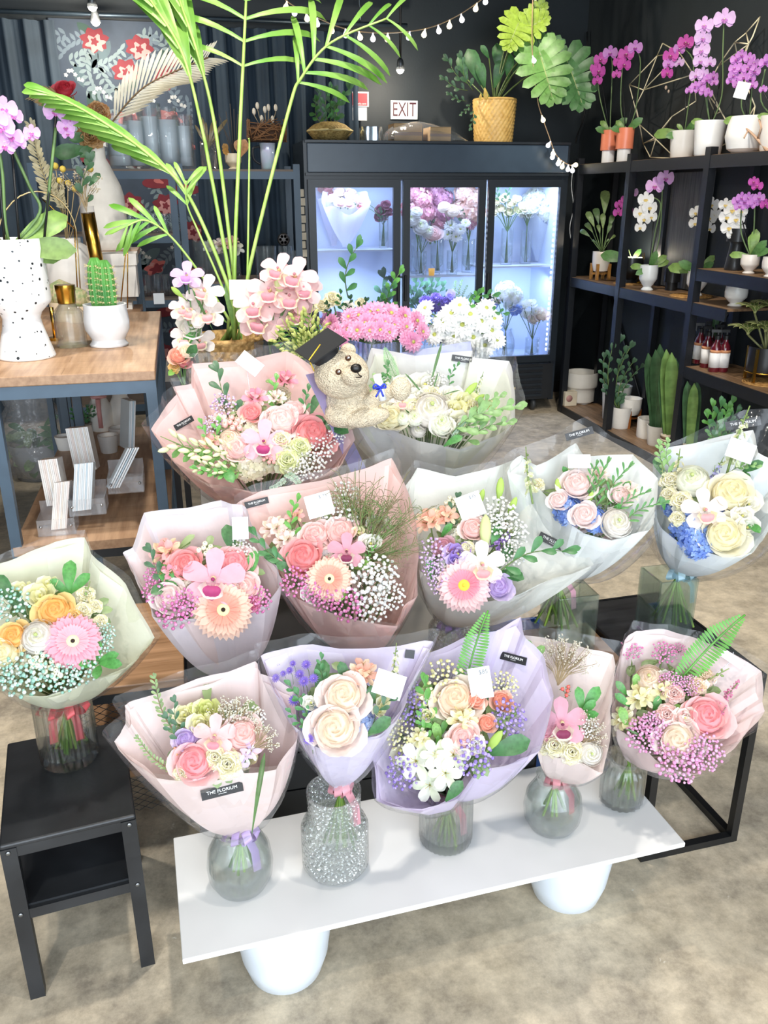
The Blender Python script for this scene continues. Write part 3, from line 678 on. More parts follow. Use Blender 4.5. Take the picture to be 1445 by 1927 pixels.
@cached
def budspray(c0, g, n=12):       # along +X : drooping buds on thin pedicels with leaves
    rnd = random.Random(n); mb = MB(); mb.tube([(0, 0, 0), (.35, .05, .05), (.7, .05, .04), (1.02, 0, .0)], [.014, .012, .01, .004], 5, 1)
    for i in range(n):
        t = .06+.8*i/n; s = 1 if i % 2 else -1; a = s*rnd.uniform(.4, 1.); p = V((t, .05*math.sin(t*3), .04)); e = p+V((.12*math.cos(a), .12*math.sin(a), rnd.uniform(-.02, .08)))
        mb.tube([p, e], .007, 4, 1, False); M = frame(e, V((math.cos(a*.7), math.sin(a*.7), .25)), None, 1)
        mb.lathe([(.008, 0), (.028, .03), (.034, .07), (.02, .12), (.003, .14)], 8, 0, M, lambda q, z: 1+.15*math.cos(3*q))
        if i % 2 == 0: leafshape(mb, p, V((.4, -s, .3)), V((0, 0, 1)), .2, .05, 2)
    return mb.mesh('bud_spray', [pet(c0), leafm(g), leafm('#5B9A3A')])
@cached
def grass(c0, c1, n=40):
    rnd = random.Random(2); mb = MB()
    for i in range(n):
        a = rnd.uniform(-.75, .75); L = rnd.uniform(.5, 1.05); e = V((L*math.cos(a), L*math.sin(a), rnd.uniform(-.1, .25))); m = e*.5+V((0, rnd.uniform(-.12, .12), rnd.uniform(0, .15)))
        P = bez((0, 0, 0), m, e, 6); mb.tube(P, [.008, .007, .006, .005, .004, .003, .002], 3, i % 2, False)
        for k in range(3, 6):
            d = V((rnd.uniform(-.1, .16), rnd.uniform(-.14, .14), rnd.uniform(0, .1))); mb.tube([P[k], P[k]+d*.6+V((.02, 0, .02)), P[k]+d*1.2], .004, 3, i % 2, False)
    return mb.mesh('grass_spray', [leafm(c0), leafm(c1)])
@cached
def dryspray(c, n=26):
    rnd = random.Random(4); mb = MB()
    for i in range(n):
        a = rnd.uniform(-.6, .6); L = rnd.uniform(.6, 1.); e = V((L*math.cos(a), L*math.sin(a), rnd.uniform(-.12, .12))); m = V((L*.5, e.y*.25, 0))
        mb.tube([(0, 0, 0), m, e], .007, 3, 0, False)
        for k in range(6): mb.ball(e+V((rnd.uniform(-.09, .05), rnd.uniform(-.08, .08), rnd.uniform(-.05, .05))), .02, 1, 5, 3)
    return mb.mesh('dried_spray', [mat('#9C8A6A', .8), pet(c)])
@cached
def plume(c, n=120):
    rnd = random.Random(6); mb = MB(); mb.tube([(0, 0, 0), (1, 0, .03)], .012, 4, 1)
    for i in range(n):
        t = rnd.uniform(.1, 1); w_ = .2*(1.1-t); a = rnd.uniform(0, 6.3); p = V((t+.05, w_*math.cos(a)*rnd.random(), w_*math.sin(a)*rnd.random()))
        mb.ball(p, rnd.uniform(.016, .032), 0, 5, 3)
    return mb.mesh('astilbe', [pet(c), leafm('#7B9A58')])
@cached
def aster(c):
    mb = MB()
    for k, (L, el) in enumerate(((1, .15), (.8, .5), (.55, .85))):
        for i in range(14): petal(mb, L, .12, el, 2*PI*(i+.4*k)/14, 0, .1, 0, -.2, .2, .7, .5, 0, 3, 1)
    mb.ball((0, 0, .1), .2, 1, 7, 4); mb.lathe([(.3, -.02), (.2, -.35), (.05, -.5)], 8, 2); mb.tube([(0, 0, -.4), (.2, -.6, -1.6), (.3, -2.5, -2.6)], .06, 4, 2)
    return mb.mesh('aster', [pet(c), pet('#B58AD0'), leafm('#6E9150')])
# ================================================================ vases
GL = glassm('#FDFFFF', .1, .0, haze=.02, gloss=.55); GLS = glassm('#F2FAF7', .10, .0, haze=.015, gloss=.8); GLR = glassm('#FEFFFF', .22, .0, gloss=.5); GLT = glassm('#FDFEFD', .2, .04, 1., 110, haze=.07, gloss=.6); WATER = film('#FBFDFB', .0, .35, .1)
def vase(kind, b, r, h, label, water=.45, n=64, parent_name='glass_vase', group=None):
    t = thing(parent_name, label, 'vase', b, group); m = GL; fn = None; wall = .004
    if kind == 'ribbed':
        n = 120; m = GLR; fn = lambda a, z: 1+.028*math.cos(30*a); P = [(r*.93, 0), (r, .008), (r, h*.5), (r*.985, h)]
    elif kind == 'bubble': P = [(r*.55, 0), (r*.78, .006), (r*.96, h*.2), (r, h*.38), (r*.93, h*.62), (r*.72, h*.8), (r*.6, h*.9), (r*.64, h)]
    elif kind == 'jar': P = [(r*.7, 0), (r*.9, .008), (r, h*.2), (r, h*.65), (r*.9, h*.82), (r*.72, h*.92), (r*.76, h)]
    elif kind == 'beaded': m = GLT; P = [(r*.75, 0), (r*.92, .01), (r, h*.1), (r, h*.55), (r*.93, h*.61), (r*.80, h*.66), (r*.78, h*.8), (r*.8, h)]
    elif kind == 'ridge': n = 96; m = GLR; fn = lambda a, z: 1+.05*math.cos(18*a)*(1 if z < h*.8 else .2); P = [(r*.8, 0), (r*.97, .008), (r, h*.3), (r*.97, h*.7), (r*.8, h*.84), (r*.78, h*.9), (r*.88, h)]
    elif kind == 'cyl': P = [(r*.97, 0), (r, .004), (r, h)]
    if kind == 'square':
        m = GLS; mb = MB(); o = r; i = r-.006
        for z0, z1, q in ((0, .01, None),): mb.b2((-o, -o, 0), (o, o, .012))
        for lo, hi in (((-o, -o, .012), (o, -i, h)), ((-o, i, .012), (o, o, h)), ((-o, -i, .012), (-i, i, h)), ((i, -i, .012), (o, i, h))): mb.b2(lo, hi)
        bevel(mb.obj('vase_body', m, t, smooth=False), .0015)
        if water: MB().b2((-i+.001, -i+.001, .013), (i-.001, i-.001, h*water)).obj('water', WATER, t, smooth=False)
        return t
    Q = [(x, z) for x, z in P]; fine = []
    for i in range(len(Q)-1):
        for k in range(4): s = k/4; fine.append((Q[i][0]*(1-s)+Q[i+1][0]*s, Q[i][1]*(1-s)+Q[i+1][1]*s))
    fine.append(Q[-1]); inner = [(max(.001, x-wall), max(z, .01)) for x, z in fine if z > .009][::-1]
    MB().lathe([(.001, 0)]+fine+inner+[(.001, .011)], n, fn=fn).obj('vase_body', m, t, auto=50)
    if water:
        W = [(max(.001, x-wall-.0015), max(z, .0125)) for x, z in fine if .009 < z < h*water]
        if W: MB().lathe([(.001, .0125)]+W+[(.001, W[-1][1])], 40).obj('water', WATER, t, auto=50)
    return t
# ================================================================ bouquets
LETTER = mat('#F4F4F4', .5); STICK = mat('#2A2A2D', .45); CARD = mat('#FAFBFC', .5, var=.01); PEN = mat('#6F757C', .7)
def loop(pts, c, n, sub=5, seed=0):
    P = [onplane(p[0], p[1], c, n) + n*(p[2] if len(p) > 2 else 0) for p in pts]
    A = catmull(P, sub, True); B = []
    for i in range(len(P)):
        for j in range(sub): B.append(P[i].lerp(P[(i+1) % len(P)], j/sub))
    return [a.lerp(b, .8) for a, b in zip(A, B)]
def funnel(T, R, ax, belly, ring, amp, seed, nv=12, grow=1., lift=0., cc=None):
    rnd = random.Random(seed); N = len(R); ph = [rnd.uniform(0, 6.3) for _ in range(4)]; fr = [rnd.choice((5, 7, 9)), rnd.choice((11, 13)), 3, 17]
    mb = MB(); vs = []
    for i in range(nv+1):
        s = i/nv
        for k in range(N):
            a = 2*PI*k/N; d = R[k]-T; d = d*grow; al = d.dot(ax); lat = d-ax*al; ln = lat.normalized() if lat.length > 1e-6 else rgt
            tw = lambda q: 2*abs(((q/PI) % 2)-1)-1
            rip = amp*(s**.8)*(1.25-s*.4)*(1.3*tw(fr[0]*a+ph[0]+1.2*s)+.8*tw(fr[1]*a+ph[1]-2*s)+.6*math.sin(fr[2]*a+ph[2]))
            wv = max(s**belly*lat.length, 0); wv = max(wv, ring*(1-s))
            vs.append(T + ax*(al*s+lift*s) + ln*(wv+rip))
    fs = [(i*N+k, i*N+(k+1) % N, (i+1)*N+(k+1) % N, (i+1)*N+k) for i in range(nv) for k in range(N)]
    mb.add(vs, fs); return mb
class Bq:
    def __init__(s, label, Y, tie, Yt, rim, cen, papers, elev=52, belly=.72, film_=1.07, dome=.05, seed=1, ring=.022, amp=.004, sink=.015, fill='#7C9A5C', alpha=1., name='bouquet', frim=None):
        s.T = at(tie[0], tie[1], Yt); s.root = thing(name, label, 'bouquet', s.T, 'wrapped bouquets'); s.seed = seed
        s.c = at(cen[0], cen[1], Y); h = (CAM-s.c); h.z = 0; h.normalize(); e = math.radians(elev); s.n = (h*math.cos(e)+V((0, 0, 1))*math.sin(e)).normalized()
        s.R = loop(rim, s.c, s.n); s.rad = sum((p-s.c).length for p in s.R)/len(s.R); s.dome = dome; s.sink = sink; s.bvh = []; s.fill = []
        mid = sum(s.R, V())/len(s.R); s.ax = (mid-s.T).normalized(); s.fillc = fill
        for i, p in enumerate(papers):
            mb = funnel(s.T, s.R, s.ax, belly+.05*i, ring, amp, seed+i, grow=1-.035*i)
            s.bvh.append(BVHTree.FromPolygons([V(v) for v in mb.v], mb.f))
            loc_obj(mb, 'wrapping_paper' if i == 0 else 'inner_paper', paper(p, alpha), s.root, auto=14)
        if film_:
            mb = funnel(s.T, loop(frim, s.c, s.n) if frim else s.R, s.ax, belly-.08, ring*1.1, amp*1.6, seed+9, grow=1. if frim else film_, lift=.0)
            s.fb = BVHTree.FromPolygons([V(v) for v in mb.v], mb.f)
            loc_obj(mb, 'cellophane_wrap', film(), s.root)
    def frm(s, px, py, h=None):
        p = onplane(px, py, s.c, s.n); rho = min(1.2, (p-s.c).length/s.rad)
        hh = (s.dome*(1-rho*rho)-s.sink) if h is None else h
        d = ray(px, py); q = CAM+d*(((s.c+s.n*hh)-CAM).dot(s.n)/d.dot(s.n))
        out = (p-s.c); out = out-s.n*out.dot(s.n)
        nn = (s.n + out/s.rad*.42 - FW*.25).normalized(); return q, nn
    def f(s, me, *items):     # blooms : (px, py, radius_px[, h[, spin]])
        for it in items:
            px, py, r = it[:3]; r *= 1.0 if me.name.startswith(('baby', 'berry', 'aster', 'orchid')) else 1.13; h = it[3] if len(it) > 3 else None; h = -.006 if h is None and me.name.startswith('hydr') else h; q, nn = s.frm(px, py, h); sc_ = r*dep(q)/F
            M = frame(q, nn, RG, sc_)
            if len(it) > 4: M = rot(M, it[4])
            inst(me, me.name.split('.')[0], s.root, M)
            if r > 15: s.fill.append((q, nn, sc_))
        return s
    def l(s, me, *items):     # long things : (px0, py0, px1, py1[, h0, h1])
        for it in items:
            h0 = it[4] if len(it) > 4 else 0.; h1 = it[5] if len(it) > 5 else .03
            a, n1 = s.frm(it[0], it[1], h0); b, n2 = s.frm(it[2], it[3], h1); d = b-a
            inst(me, me.name.split('.')[0], s.root, frame(a, (s.n-FW*.5), d, 1) @ Matrix.Identity(4) if False else s.along(a, b))
        return s
    def along(s, a, b):
        d = b-a; L = d.length; x = d.normalized(); z = (s.n-FW*.6); z = (z-x*z.dot(x)).normalized(); y = z.cross(x)
        return Matrix(((x.x*L, y.x*L, z.x*L, a.x), (x.y*L, y.y*L, z.y*L, a.y), (x.z*L, y.z*L, z.z*L, a.z), (0, 0, 0, 1)))
    def pad(s, meshes, k=10, r=19, h=-.035):
        rnd = random.Random(s.seed+77); n = len(s.fill); done = 0; F0 = list(s.fill)
        for _ in range(200):
            if done >= k or n < 3: break
            a, b = rnd.sample(F0, 2); d = (a[0]-b[0]).length
            if d > .13: continue
            q = a[0].lerp(b[0], rnd.uniform(.35, .65)); q = q + s.n*h; nn = (a[1]+b[1]).normalized(); me = meshes[done % len(meshes)]
            inst(me, me.name.split('.')[0], s.root, rot(frame(q, nn, RG, r*rnd.uniform(.85, 1.15)*dep(q)/F), rnd.uniform(-.5, .5))); s.fill.append((q, nn, .02)); done += 1
        return s
    def green(s, k=3, sz=.042, col=None):
        rnd = random.Random(s.seed); mb = MB()
        for q, nn, r in s.fill:
            for i in range(k):
                a = rnd.uniform(0, 6.3); M = frame(q, nn, RG); d = (M.to_3x3() @ V((math.cos(a), math.sin(a), .15))).normalized(); out = q-s.c; out = out-s.n*out.dot(s.n)
                if out.length > s.rad*.38 and out.dot(DN) > 0: continue
                if out.length > s.rad*.42 and d.dot(out) > 0: d = (d-out.normalized()*d.dot(out.normalized())*1.7+s.n*.3).normalized()
                leafshape(mb, q-nn*(.02+r*.4)+d*r*.5, d, nn, sz*rnd.uniform(.8, 1.3), sz*.3, i % 2)
            mb.tube([q-nn*r*.3, q*.6+s.T*.4, s.T], .0022, 4, 0)
        loc_obj(mb, 'greenery', [leafm(col or s.fillc), leafm('#98B274')], s.root); return s
    def stems(s, n=9, L=.11, spread=.03, cols=('#6E9440', '#8FB04F', '#7A4A30')):
        rnd = random.Random(s.seed+4); mb = MB()
        for i in range(n):
            a = i*2.4; q = spread*math.sqrt((i+.5)/n); e = s.T+V((q*math.cos(a), q*math.sin(a), -L*rnd.uniform(.8, 1)))
            mb.tube([s.T+V((0, 0, .01))-V((q*math.cos(a), q*math.sin(a), 0))*.35, s.T+V((0, 0, -.02)), e], .0032, 6, (0 if i % 4 else 2) if i % 2 else 1)
        loc_obj(mb, 'stems', [mat(c, .5) for c in cols], s.root); return s
    def ribbon(s, hexc, r=.03, tails=2):
        mb = MB(); T = s.T
        mb.lathe([(.016, -.012), (.021, 0), (.016, .012)], 14, 0, Matrix.Translation(T))
        for i in range(4):
            a = -PI/2+(-1.0+.66*i); d = V((math.cos(a), math.sin(a), 0)); P = [T+d*.018, T+d*(r*.9)+V((0, 0, .018)), T+d*(r*1.4)+V((0, 0, .0)), T+d*(r*.8)-V((0, 0, .014)), T+d*.018]
            P = catmull(P, 4); u = V((-d.y, d.x, .5)).normalized()*.009
            mb.add([v for p in P for v in (p-u, p+u)], [(2*j, 2*j+1, 2*j+3, 2*j+2) for j in range(len(P)-1)])
        for i in range(tails):
            d = V((.5-i, -.7, 0)); P = [T+d*.02, T+d*.05-V((0, 0, .03)), T+d*.055-V((0, 0, .075))]; u = V((.008, .003, 0))
            mb.add([v for p in P for v in (p-u, p+u)], [(2*j, 2*j+1, 2*j+3, 2*j+2) for j in range(2)])
        loc_obj(mb, 'ribbon', mat(hexc, .4, trans=.3), s.root); return s
    def sticker(s, px, py, w_, ang=0, on='paper', words='THE FLORIUM', asp=.27):
        d = ray(px, py).normalized(); hit = None
        for b in ([s.fb] if on == 'film' else s.bvh):
            h = b.ray_cast(CAM, d)
            if h[0] is not None and (hit is None or h[3] < hit[3]): hit = h
        if hit is None: p, nn = onplane(px, py, s.c, s.n), s.n
        else:
            p, nn = hit[0], hit[1]
            if nn.dot(d) > 0: nn = -nn
        nn = (nn*.6-d*.55).normalized(); a = math.radians(ang); x = RG*math.cos(a)+DN*math.sin(a); W = w_*dep(p)/F
        M = frame(p-d*.006, nn, x); mb = MB(); mb.box((0, 0, 0), (W, W*asp, .0006)); me = mb.mesh('brand_label', STICK, False)
        o = inst(me, 'brand_label', s.root, M); o['label'] = 'black brand sticker'
        if words:
            text(words, 'lettering', W*.118, Matrix.Translation((0, W*.02, .0006)), LETTER, o)
            q = MB(); q.box((0, -W*.06, .0006), (W*.2, W*.008, .0002)); q.obj('lettering_rule', LETTER, o, smooth=False)
        return s
    def card(s, px, py, w_, h_, ang=0, h=.05, note=None, tilt=0):
        q, nn = s.frm(px, py, h); nn = (s.n*(.3+tilt)-FW).normalized(); a = math.radians(ang); x = RG*math.cos(a)+DN*math.sin(a); k = dep(q)/F
        M = frame(q, nn, x); W, H = w_*k, h_*k; mb = MB(); mb.box((0, 0, 0), (W, H, .0008)); o = inst(mb.mesh('price_card', CARD, False), 'price_card', s.root, M); o['label'] = 'white price card'
        if note: text(note, 'lettering', H*.2, Matrix.Translation((W*.2, H*.33, .0008)), PEN, o)
        bot = M @ V((0, -H*.3, -.001)); pk = MB(); pk.tube([bot, bot.lerp(s.T, .35)], .0016, 5); pk.tube([bot+RG*.004, bot+RG*.006-DN*.02, bot-RG*.004-DN*.01], .0012, 4)
        loc_obj(pk, 'card_pick', film('#FFFFFF', .25, .5, .05), s.root); return s
# ---------------------------------------------------------------- bloom kinds and colours
R_pink = rose('#F58E98', '#FBC0C0'); R_coral = rose('#F2888A', '#F5A0A0'); R_pale = rose('#F9C9C4', '#FBD6D0'); R_blush = rose('#F3D3CF', '#F8E6E2')
R_cream = rose('#F6EBB8', '#F8F1D2'); R_white = rose('#F6E9C2', '#FAE4DD'); R_lilac = rose('#B893D6', '#D3BBE8'); R_yel = rose('#F9B550', '#FDD27A'); R_peach = rose('#F9DDB4', '#FBE9DA')
R_or = rose('#F08A6A', '#F5B097'); R_mauve = rose('#C77C90', '#D99AA8')
RN_w = ranunculus('#EFEDD0', '#F6F1EA'); RN_c = ranunculus('#EEF3CC', '#F9FAEC'); RN_p = ranunculus('#F8E0C0', '#FBEBDA')
CA_c = carnation('#F6F0C4', '#FBF7E4'); CA_w = carnation('#FAF7F0', '#FEFDFA'); CA_p = carnation('#F6C9C2', '#FBE2DC'); CA_l = carnation('#E9F0B0', '#F3F5D2'); CA_o = carnation('#F6C766', '#FADD9A'); CA_hp = carnation('#E5709C', '#F09ABA'); CA_pe = carnation('#F9DDB8', '#FBEBD2')
LI_c = lisianthus('#F3F0B8', '#F8F6D6'); LI_l = lisianthus('#DDE48A', '#EEF0B4'); LI_w = lisianthus('#FAF9EC', '#FDFCF6'); LI_v = lisianthus('#A98AE0', '#C8B4EC')
G_p = gerbera('#F7A9BC', '#F7B6C4', '#2A1712'); G_pe = gerbera('#F9D0BA', '#F3A48E', '#2A1712'); G_y = gerbera('#FBD3D3', '#F58FA4', '#E9C43A')
CY_p = cymbidium('#EFB6C8', '#B0246A', '#FBEDE6'); CY_b = cymbidium('#F3C9CB', '#D58598', '#FBEBC8'); CY_w = cymbidium('#F4E8E4', '#EFA0A8', '#FDF4C8'); CY_d = cymbidium('#E49CB2', '#7A1640', '#F3E2D2')
AL_p = alstro('#F9B2B0', '#F7D3A8'); AL_h = alstro('#F295AE', '#F6B9BE'); AL_w = alstro('#FBE3DC', '#FBF0D8'); AL_pe = alstro('#F9B9A0', '#FAD9B6'); AL_y = alstro('#F6F1B4', '#FAF5D6')
LY_w = lily('#F3F5E6', '#E9F2D0'); LY_v = lily('#D9C6EE', '#F3EEFA', .2); LY_c = lily('#FAF6D8', '#FCF9EA')
HY_b = hydrangea('#7FA4EC', '#9DBDF6', '#6F93E2'); HY_w = hydrangea('#FBFAF0', '#F3F5DC', '#FFFFFF'); HY_pb = hydrangea('#A9BDE6', '#C9D6F0', '#8FA8DC'); HY_c = hydrangea('#F8F3D2', '#FBF8E6')
GY_w = gyp('#FDFBF4', '#FFFFFF'); GY_hp = gyp('#EE7FC4', '#F7AEDC'); GY_m = gyp('#A9DCCB', '#E9F6EE'); GY_v = gyp('#9A7CD8', '#C7B2EC'); GY_y = gyp('#EFEBA4', '#FAF8D8'); GY_lp = gyp('#DDB6E6', '#F4E4F6'); GY_dense = gyp('#F2A6D8', '#F7C8E8', n=70, r=.07)
BE_w = berries('#F3EED6'); BE_p = berries('#F4B8B0'); BE_r = berries('#E9675E', 4); BE_o = berries('#E5A476', 4)
SP_r = sprig('#2F7A3A', '#3E9146', 7, .34, .085); SP_l = sprig('#57A93C', '#6DBB4A', 7, .32, .08); SP_d = sprig('#2C5B3C', '#3B7048', 6, .34, .1); SP_e = sprig('#8FB3A0', '#A9C7B4', 10, .2, .075, 1.0, .08, True, '#9AAE8A', True)
SP_w = sprig('#86B86A', '#9CC97E', 9, .3, .1, .8); SP_s = sprig('#7A9A5C', '#8FAA6A', 14, .13, .03, .9, .1, True, '#8A6A4A', True); SP_n = sprig('#3F8A3C', '#57A04A', 11, .3, .045, .7)
LF_d = leafone('#2C6A34'); LF_g = leafone('#3F9A3C', .28); LF_l = leafone('#7CC04A', .3); LF_t = leafone('#3F6E34', .045, -.4)
FE = fern('#57B038'); FE2 = fern('#8FC48A'); BU = bud('#B5D95A', '#86B244'); BU_y = bud('#DCE8A0', '#9CC05A'); BU_c = bud('#E9EBB8', '#9FBE62')
ST_c = spike('#F7F1C4', '#FBF7DC'); ST_v = spike('#A578D8', '#BE9AE6'); ST_p = spike('#FAE3D6', '#FCF0E4'); ST_d = spike('#A9A6E0', '#C9C8F0', 16, .1); ST_g = spike('#EAF0C0', '#F6F8DE', 16, .09)
BS = budspray('#EEF2C4', '#8FB85A'); GR = grass('#7A9A50', '#8A7A50'); DR = dryspray('#E9E2D2'); DRw = dryspray('#F6F2E0', 34); PL = plume('#E88FB8'); AS = aster('#7E62D0')
# ---------------------------------------------------------------- front row, on the white board
def onz(px, py, z): p = atz(px, py, z); return V((p.x, p.y, z+.0008))
v1 = onz(455, 1664, ZP); vase('bubble', v1, .068, .152, 'round clear vase at the left end of the white board', .42)
v2 = onz(632, 1630, ZP); vase('beaded', v2, .071, .20, 'tall beaded glass vase second from the left on the white board', .62)
v3 = onz(838, 1578, ZP); vase('ribbed', v3, .058, .155, 'fine ribbed vase in the middle of the white board', .55)
v4 = onz(1037, 1553, ZP); vase('bubble', v4, .066, .14, 'round clear vase with cut stems showing, right of the ribbed one', .5)
v5 = onz(1167, 1508, ZP); vase('ridge', v5, .05, .13, 'short ridged glass vase at the right end of the white board', .6)
b = Bq('blush pink bouquet with one large pink rose at the front left of the white board', v1.y-.04, (452, 1562), v1.y,
    [(232, 1328), (262, 1315), (400, 1272), (478, 1246), (500, 1270), (552, 1300), (557, 1390), (520, 1448), (400, 1462), (290, 1466), (216, 1395), (236, 1362)], (405, 1390), ['#F8E4E2', '#F9E6E3'], belly=.5, seed=11, sink=.03)
b.f(R_pink, (365, 1434, 36)).f(R_pale, (455, 1380, 33)).f(CY_b, (404, 1385, 40)).f(R_lilac, (349, 1391, 20)).f(LI_c, (347, 1345, 18), (376, 1362, 19)).f(LI_l, (390, 1335, 20), (366, 1333, 11)).f(CA_c, (428, 1438, 28), (405, 1425, 22), (340, 1455, 16))
b.f(LY_v, (447, 1440, 20), (472, 1412, 19), (462, 1424, 15)).f(GY_w, (440, 1342, 26), (480, 1350, 22)).f(BE_o, (332, 1412, 12))
b.l(SP_s, (352, 1400, 292, 1274, -.03, .03), (338, 1452, 258, 1386, -.03, .02)).l(DRw, (440, 1390, 455, 1312), (470, 1420, 512, 1370), (430, 1390, 420, 1325)).l(SP_d, (350, 1400, 315, 1350), (345, 1380, 330, 1320))
b.l(LF_t, (474, 1568, 498, 1420, .09, .04)).pad([CA_c, LI_c, R_pale, HY_w], 9).green().stems(10, .10, .03).ribbon('#CDB4E4', .03, 1).sticker(418, 1488, 78, -7)
b = Bq('lavender bouquet with two white roses and purple asters', v2.y-.03, (640, 1478), v2.y,
    [(493, 1235), (533, 1219), (590, 1213), (640, 1222), (756, 1214), (800, 1205), (812, 1212), (777, 1280), (769, 1300), (746, 1359), (709, 1387), (611, 1405), (585, 1398), (554, 1361), (514, 1296)], (640, 1315), ['#E4DBF4', '#EEE6F6'], belly=.62, seed=22, film_=1.08)
b.f(R_white, (646, 1308, 38), (630, 1370, 42)).f(AL_pe, (682, 1264, 33)).f(AS, (522, 1246, 8), (576, 1251, 10), (564, 1269, 10), (545, 1262, 8), (572, 1282, 11), (590, 1277, 10), (553, 1318, 11), (519, 1276, 9), (551, 1249, 7), (581, 1391, 11), (533, 1268, 7))
b.f(HY_pb, (678, 1361, 27), (600, 1338, 24), (590, 1372, 18)).f(LI_w, (585, 1322, 14)).l(ST_c, (715, 1350, 726, 1305)).f(LI_c, (714, 1338, 11), (722, 1322, 11))
b.l(SP_r, (600, 1330, 545, 1290), (590, 1370, 545, 1340), (620, 1300, 605, 1240), (600, 1360, 560, 1305)).l(LF_d, (598, 1310, 610, 1240), (700, 1330, 698, 1290), (690, 1385, 735, 1350), (655, 1290, 640, 1245)).l(SP_d, (700, 1370, 745, 1310))
b.l(ST_g, (742, 1290, 746, 1210)).card(732, 1288, 56, 46, 18).pad([HY_pb, LI_w, CA_w], 9).green().stems(10, .17, .04).ribbon('#E9A9B4', .02, 1).sticker(771, 1231, 18, 8, words=None, asp=.9)
b = Bq('large lavender bouquet with white lilies and a tall fern, front row middle', v3.y-.05, (842, 1500), v3.y,
    [(769, 1272), (797, 1232), (868, 1204), (934, 1186), (978, 1163), (992, 1200), (1026, 1240), (1040, 1310), (1015, 1410), (977, 1433), (905, 1450), (862, 1500), (792, 1526), (712, 1505), (702, 1430), (733, 1359)], (862, 1365), ['#E2D6F4', '#EADFF6'], belly=.5, seed=33, dome=.06)
b.f(R_peach, (857, 1313, 37)).f(AL_y, (870, 1350, 30), (798, 1313, 24), (789, 1388, 22)).f(LI_c, (804, 1346, 13)).f(R_pale, (873, 1388, 27)).f(LY_w, (782, 1432, 34), (853, 1420, 32), (838, 1455, 30), (808, 1478, 30, -.02), (820, 1420, 28))
b.f(R_or, (916, 1360, 15), (944, 1318, 18), (895, 1315, 16)).f(GY_y, (754, 1384, 30), (838, 1278, 40), (950, 1290, 28)).f(GY_v, (776, 1335, 32), (757, 1452, 34), (892, 1424, 38), (957, 1350, 36), (768, 1300, 24)).f(CA_w, (895, 1400, 20))
b.l(BU, (915, 1415, 945, 1375, .01, .05)).l(FE, (872, 1305, 922, 1150, .0, .06)).l(LF_d, (915, 1420, 998, 1392), (880, 1345, 920, 1312), (838, 1508, 870, 1470), (870, 1340, 855, 1290)).l(LF_l, (818, 1330, 800, 1285), (830, 1350, 812, 1295), (790, 1385, 800, 1340), (828, 1400, 818, 1360), (815, 1440, 820, 1400)).l(SP_l, (830, 1410, 790, 1350), (840, 1400, 800, 1290))
b.card(904, 1285, 42, 58, -9, note='$85').pad([CA_w, LI_c, AL_y, LI_w], 14).green().stems(12, .12, .035).ribbon('#E9A9B4', .015, 1).sticker(966, 1239, 55, 12)
b = Bq('slim blush bouquet with a single dark-lipped pink orchid', v4.y-.02, (1045, 1462), v4.y,
    [(985, 1194), (1040, 1205), (1100, 1218), (1155, 1232), (1155, 1290), (1150, 1352), (1132, 1452), (1094, 1438), (1050, 1425), (1012, 1412), (1010, 1350), (1002, 1270)], (1075, 1345), ['#FAE8E4', '#FBEDE8'], belly=.55, seed=44, film_=1.1, dome=.04)
b.f(CY_d, (1058, 1360, 46)).f(R_pink, (1026, 1380, 22)).f(CA_c, (1044, 1402, 24), (1077, 1415, 24), (1025, 1405, 16)).f(RN_w, (1112, 1418, 24)).f(BE_r, (1064, 1300, 15)).f(GY_w, (1110, 1370, 20))
b.l(LF_g, (1094, 1338, 1088, 1292), (1096, 1338, 1128, 1292), (1092, 1345, 1120, 1318), (1090, 1350, 1125, 1343), (1080, 1375, 1090, 1368)).l(LF_l, (1003, 1240, 990, 1203), (1000, 1240, 1024, 1216)).l(DR, (1048, 1290, 1070, 1205), (1050, 1290, 1095, 1212), (1085, 1400, 1128, 1355), (1088, 1405, 1135, 1375), (1050, 1290, 1040, 1215))
b.pad([CA_c, R_blush, LI_w], 9).green().stems(9, .10, .035).ribbon('#E7A0A6', .025, 1)
b = Bq('pale pink bouquet with fern and pink astilbe at the right end of the front row', v5.y-.06, (1185, 1425), v5.y,
    [(1175, 1205), (1196, 1186), (1250, 1186), (1300, 1197), (1370, 1224), (1430, 1262), (1434, 1300), (1441, 1340), (1400, 1385), (1368, 1420), (1312, 1456), (1255, 1446), (1202, 1398), (1160, 1370), (1155, 1300)], (1282, 1335), ['#F8E2E2', '#F6E6E4'], belly=.55, seed=55, film_=1.06, dome=.05)
b.f(R_white, (1276, 1392, 35)).f(R_pink, (1330, 1346, 36)).f(RN_p, (1222, 1276, 28)).f(AL_y, (1204, 1310, 30), (1250, 1296, 26), (1172, 1352, 26)).f(CA_p, (1268, 1305, 20), (1255, 1345, 22)).f(LI_w, (1245, 1275, 14), (1290, 1350, 18)).f(GY_hp, (1188, 1222, 22), (1250, 1228, 24), (1278, 1222, 14)).f(GY_dense, (1215, 1382, 36), (1232, 1365, 28), (1278, 1432, 42), (1325, 1415, 36), (1262, 1285, 24), (1300, 1290, 22))
b.l(ST_p, (1296, 1305, 1372, 1258)).f(CA_pe, (1312, 1290, 18), (1330, 1270, 14)).l(PL, (1325, 1360, 1388, 1285), (1345, 1350, 1372, 1300), (1340, 1370, 1366, 1330)).l(FE, (1275, 1285, 1405, 1160, 0, .05)).l(LF_g, (1180, 1310, 1160, 1282), (1185, 1330, 1158, 1305), (1230, 1345, 1240, 1310), (1215, 1350, 1262, 1345)).l(LF_l, (1228, 1330, 1295, 1345), (1195, 1300, 1198, 1268), (1180, 1370, 1168, 1330)).l(LF_t, (1235, 1400, 1174, 1370))
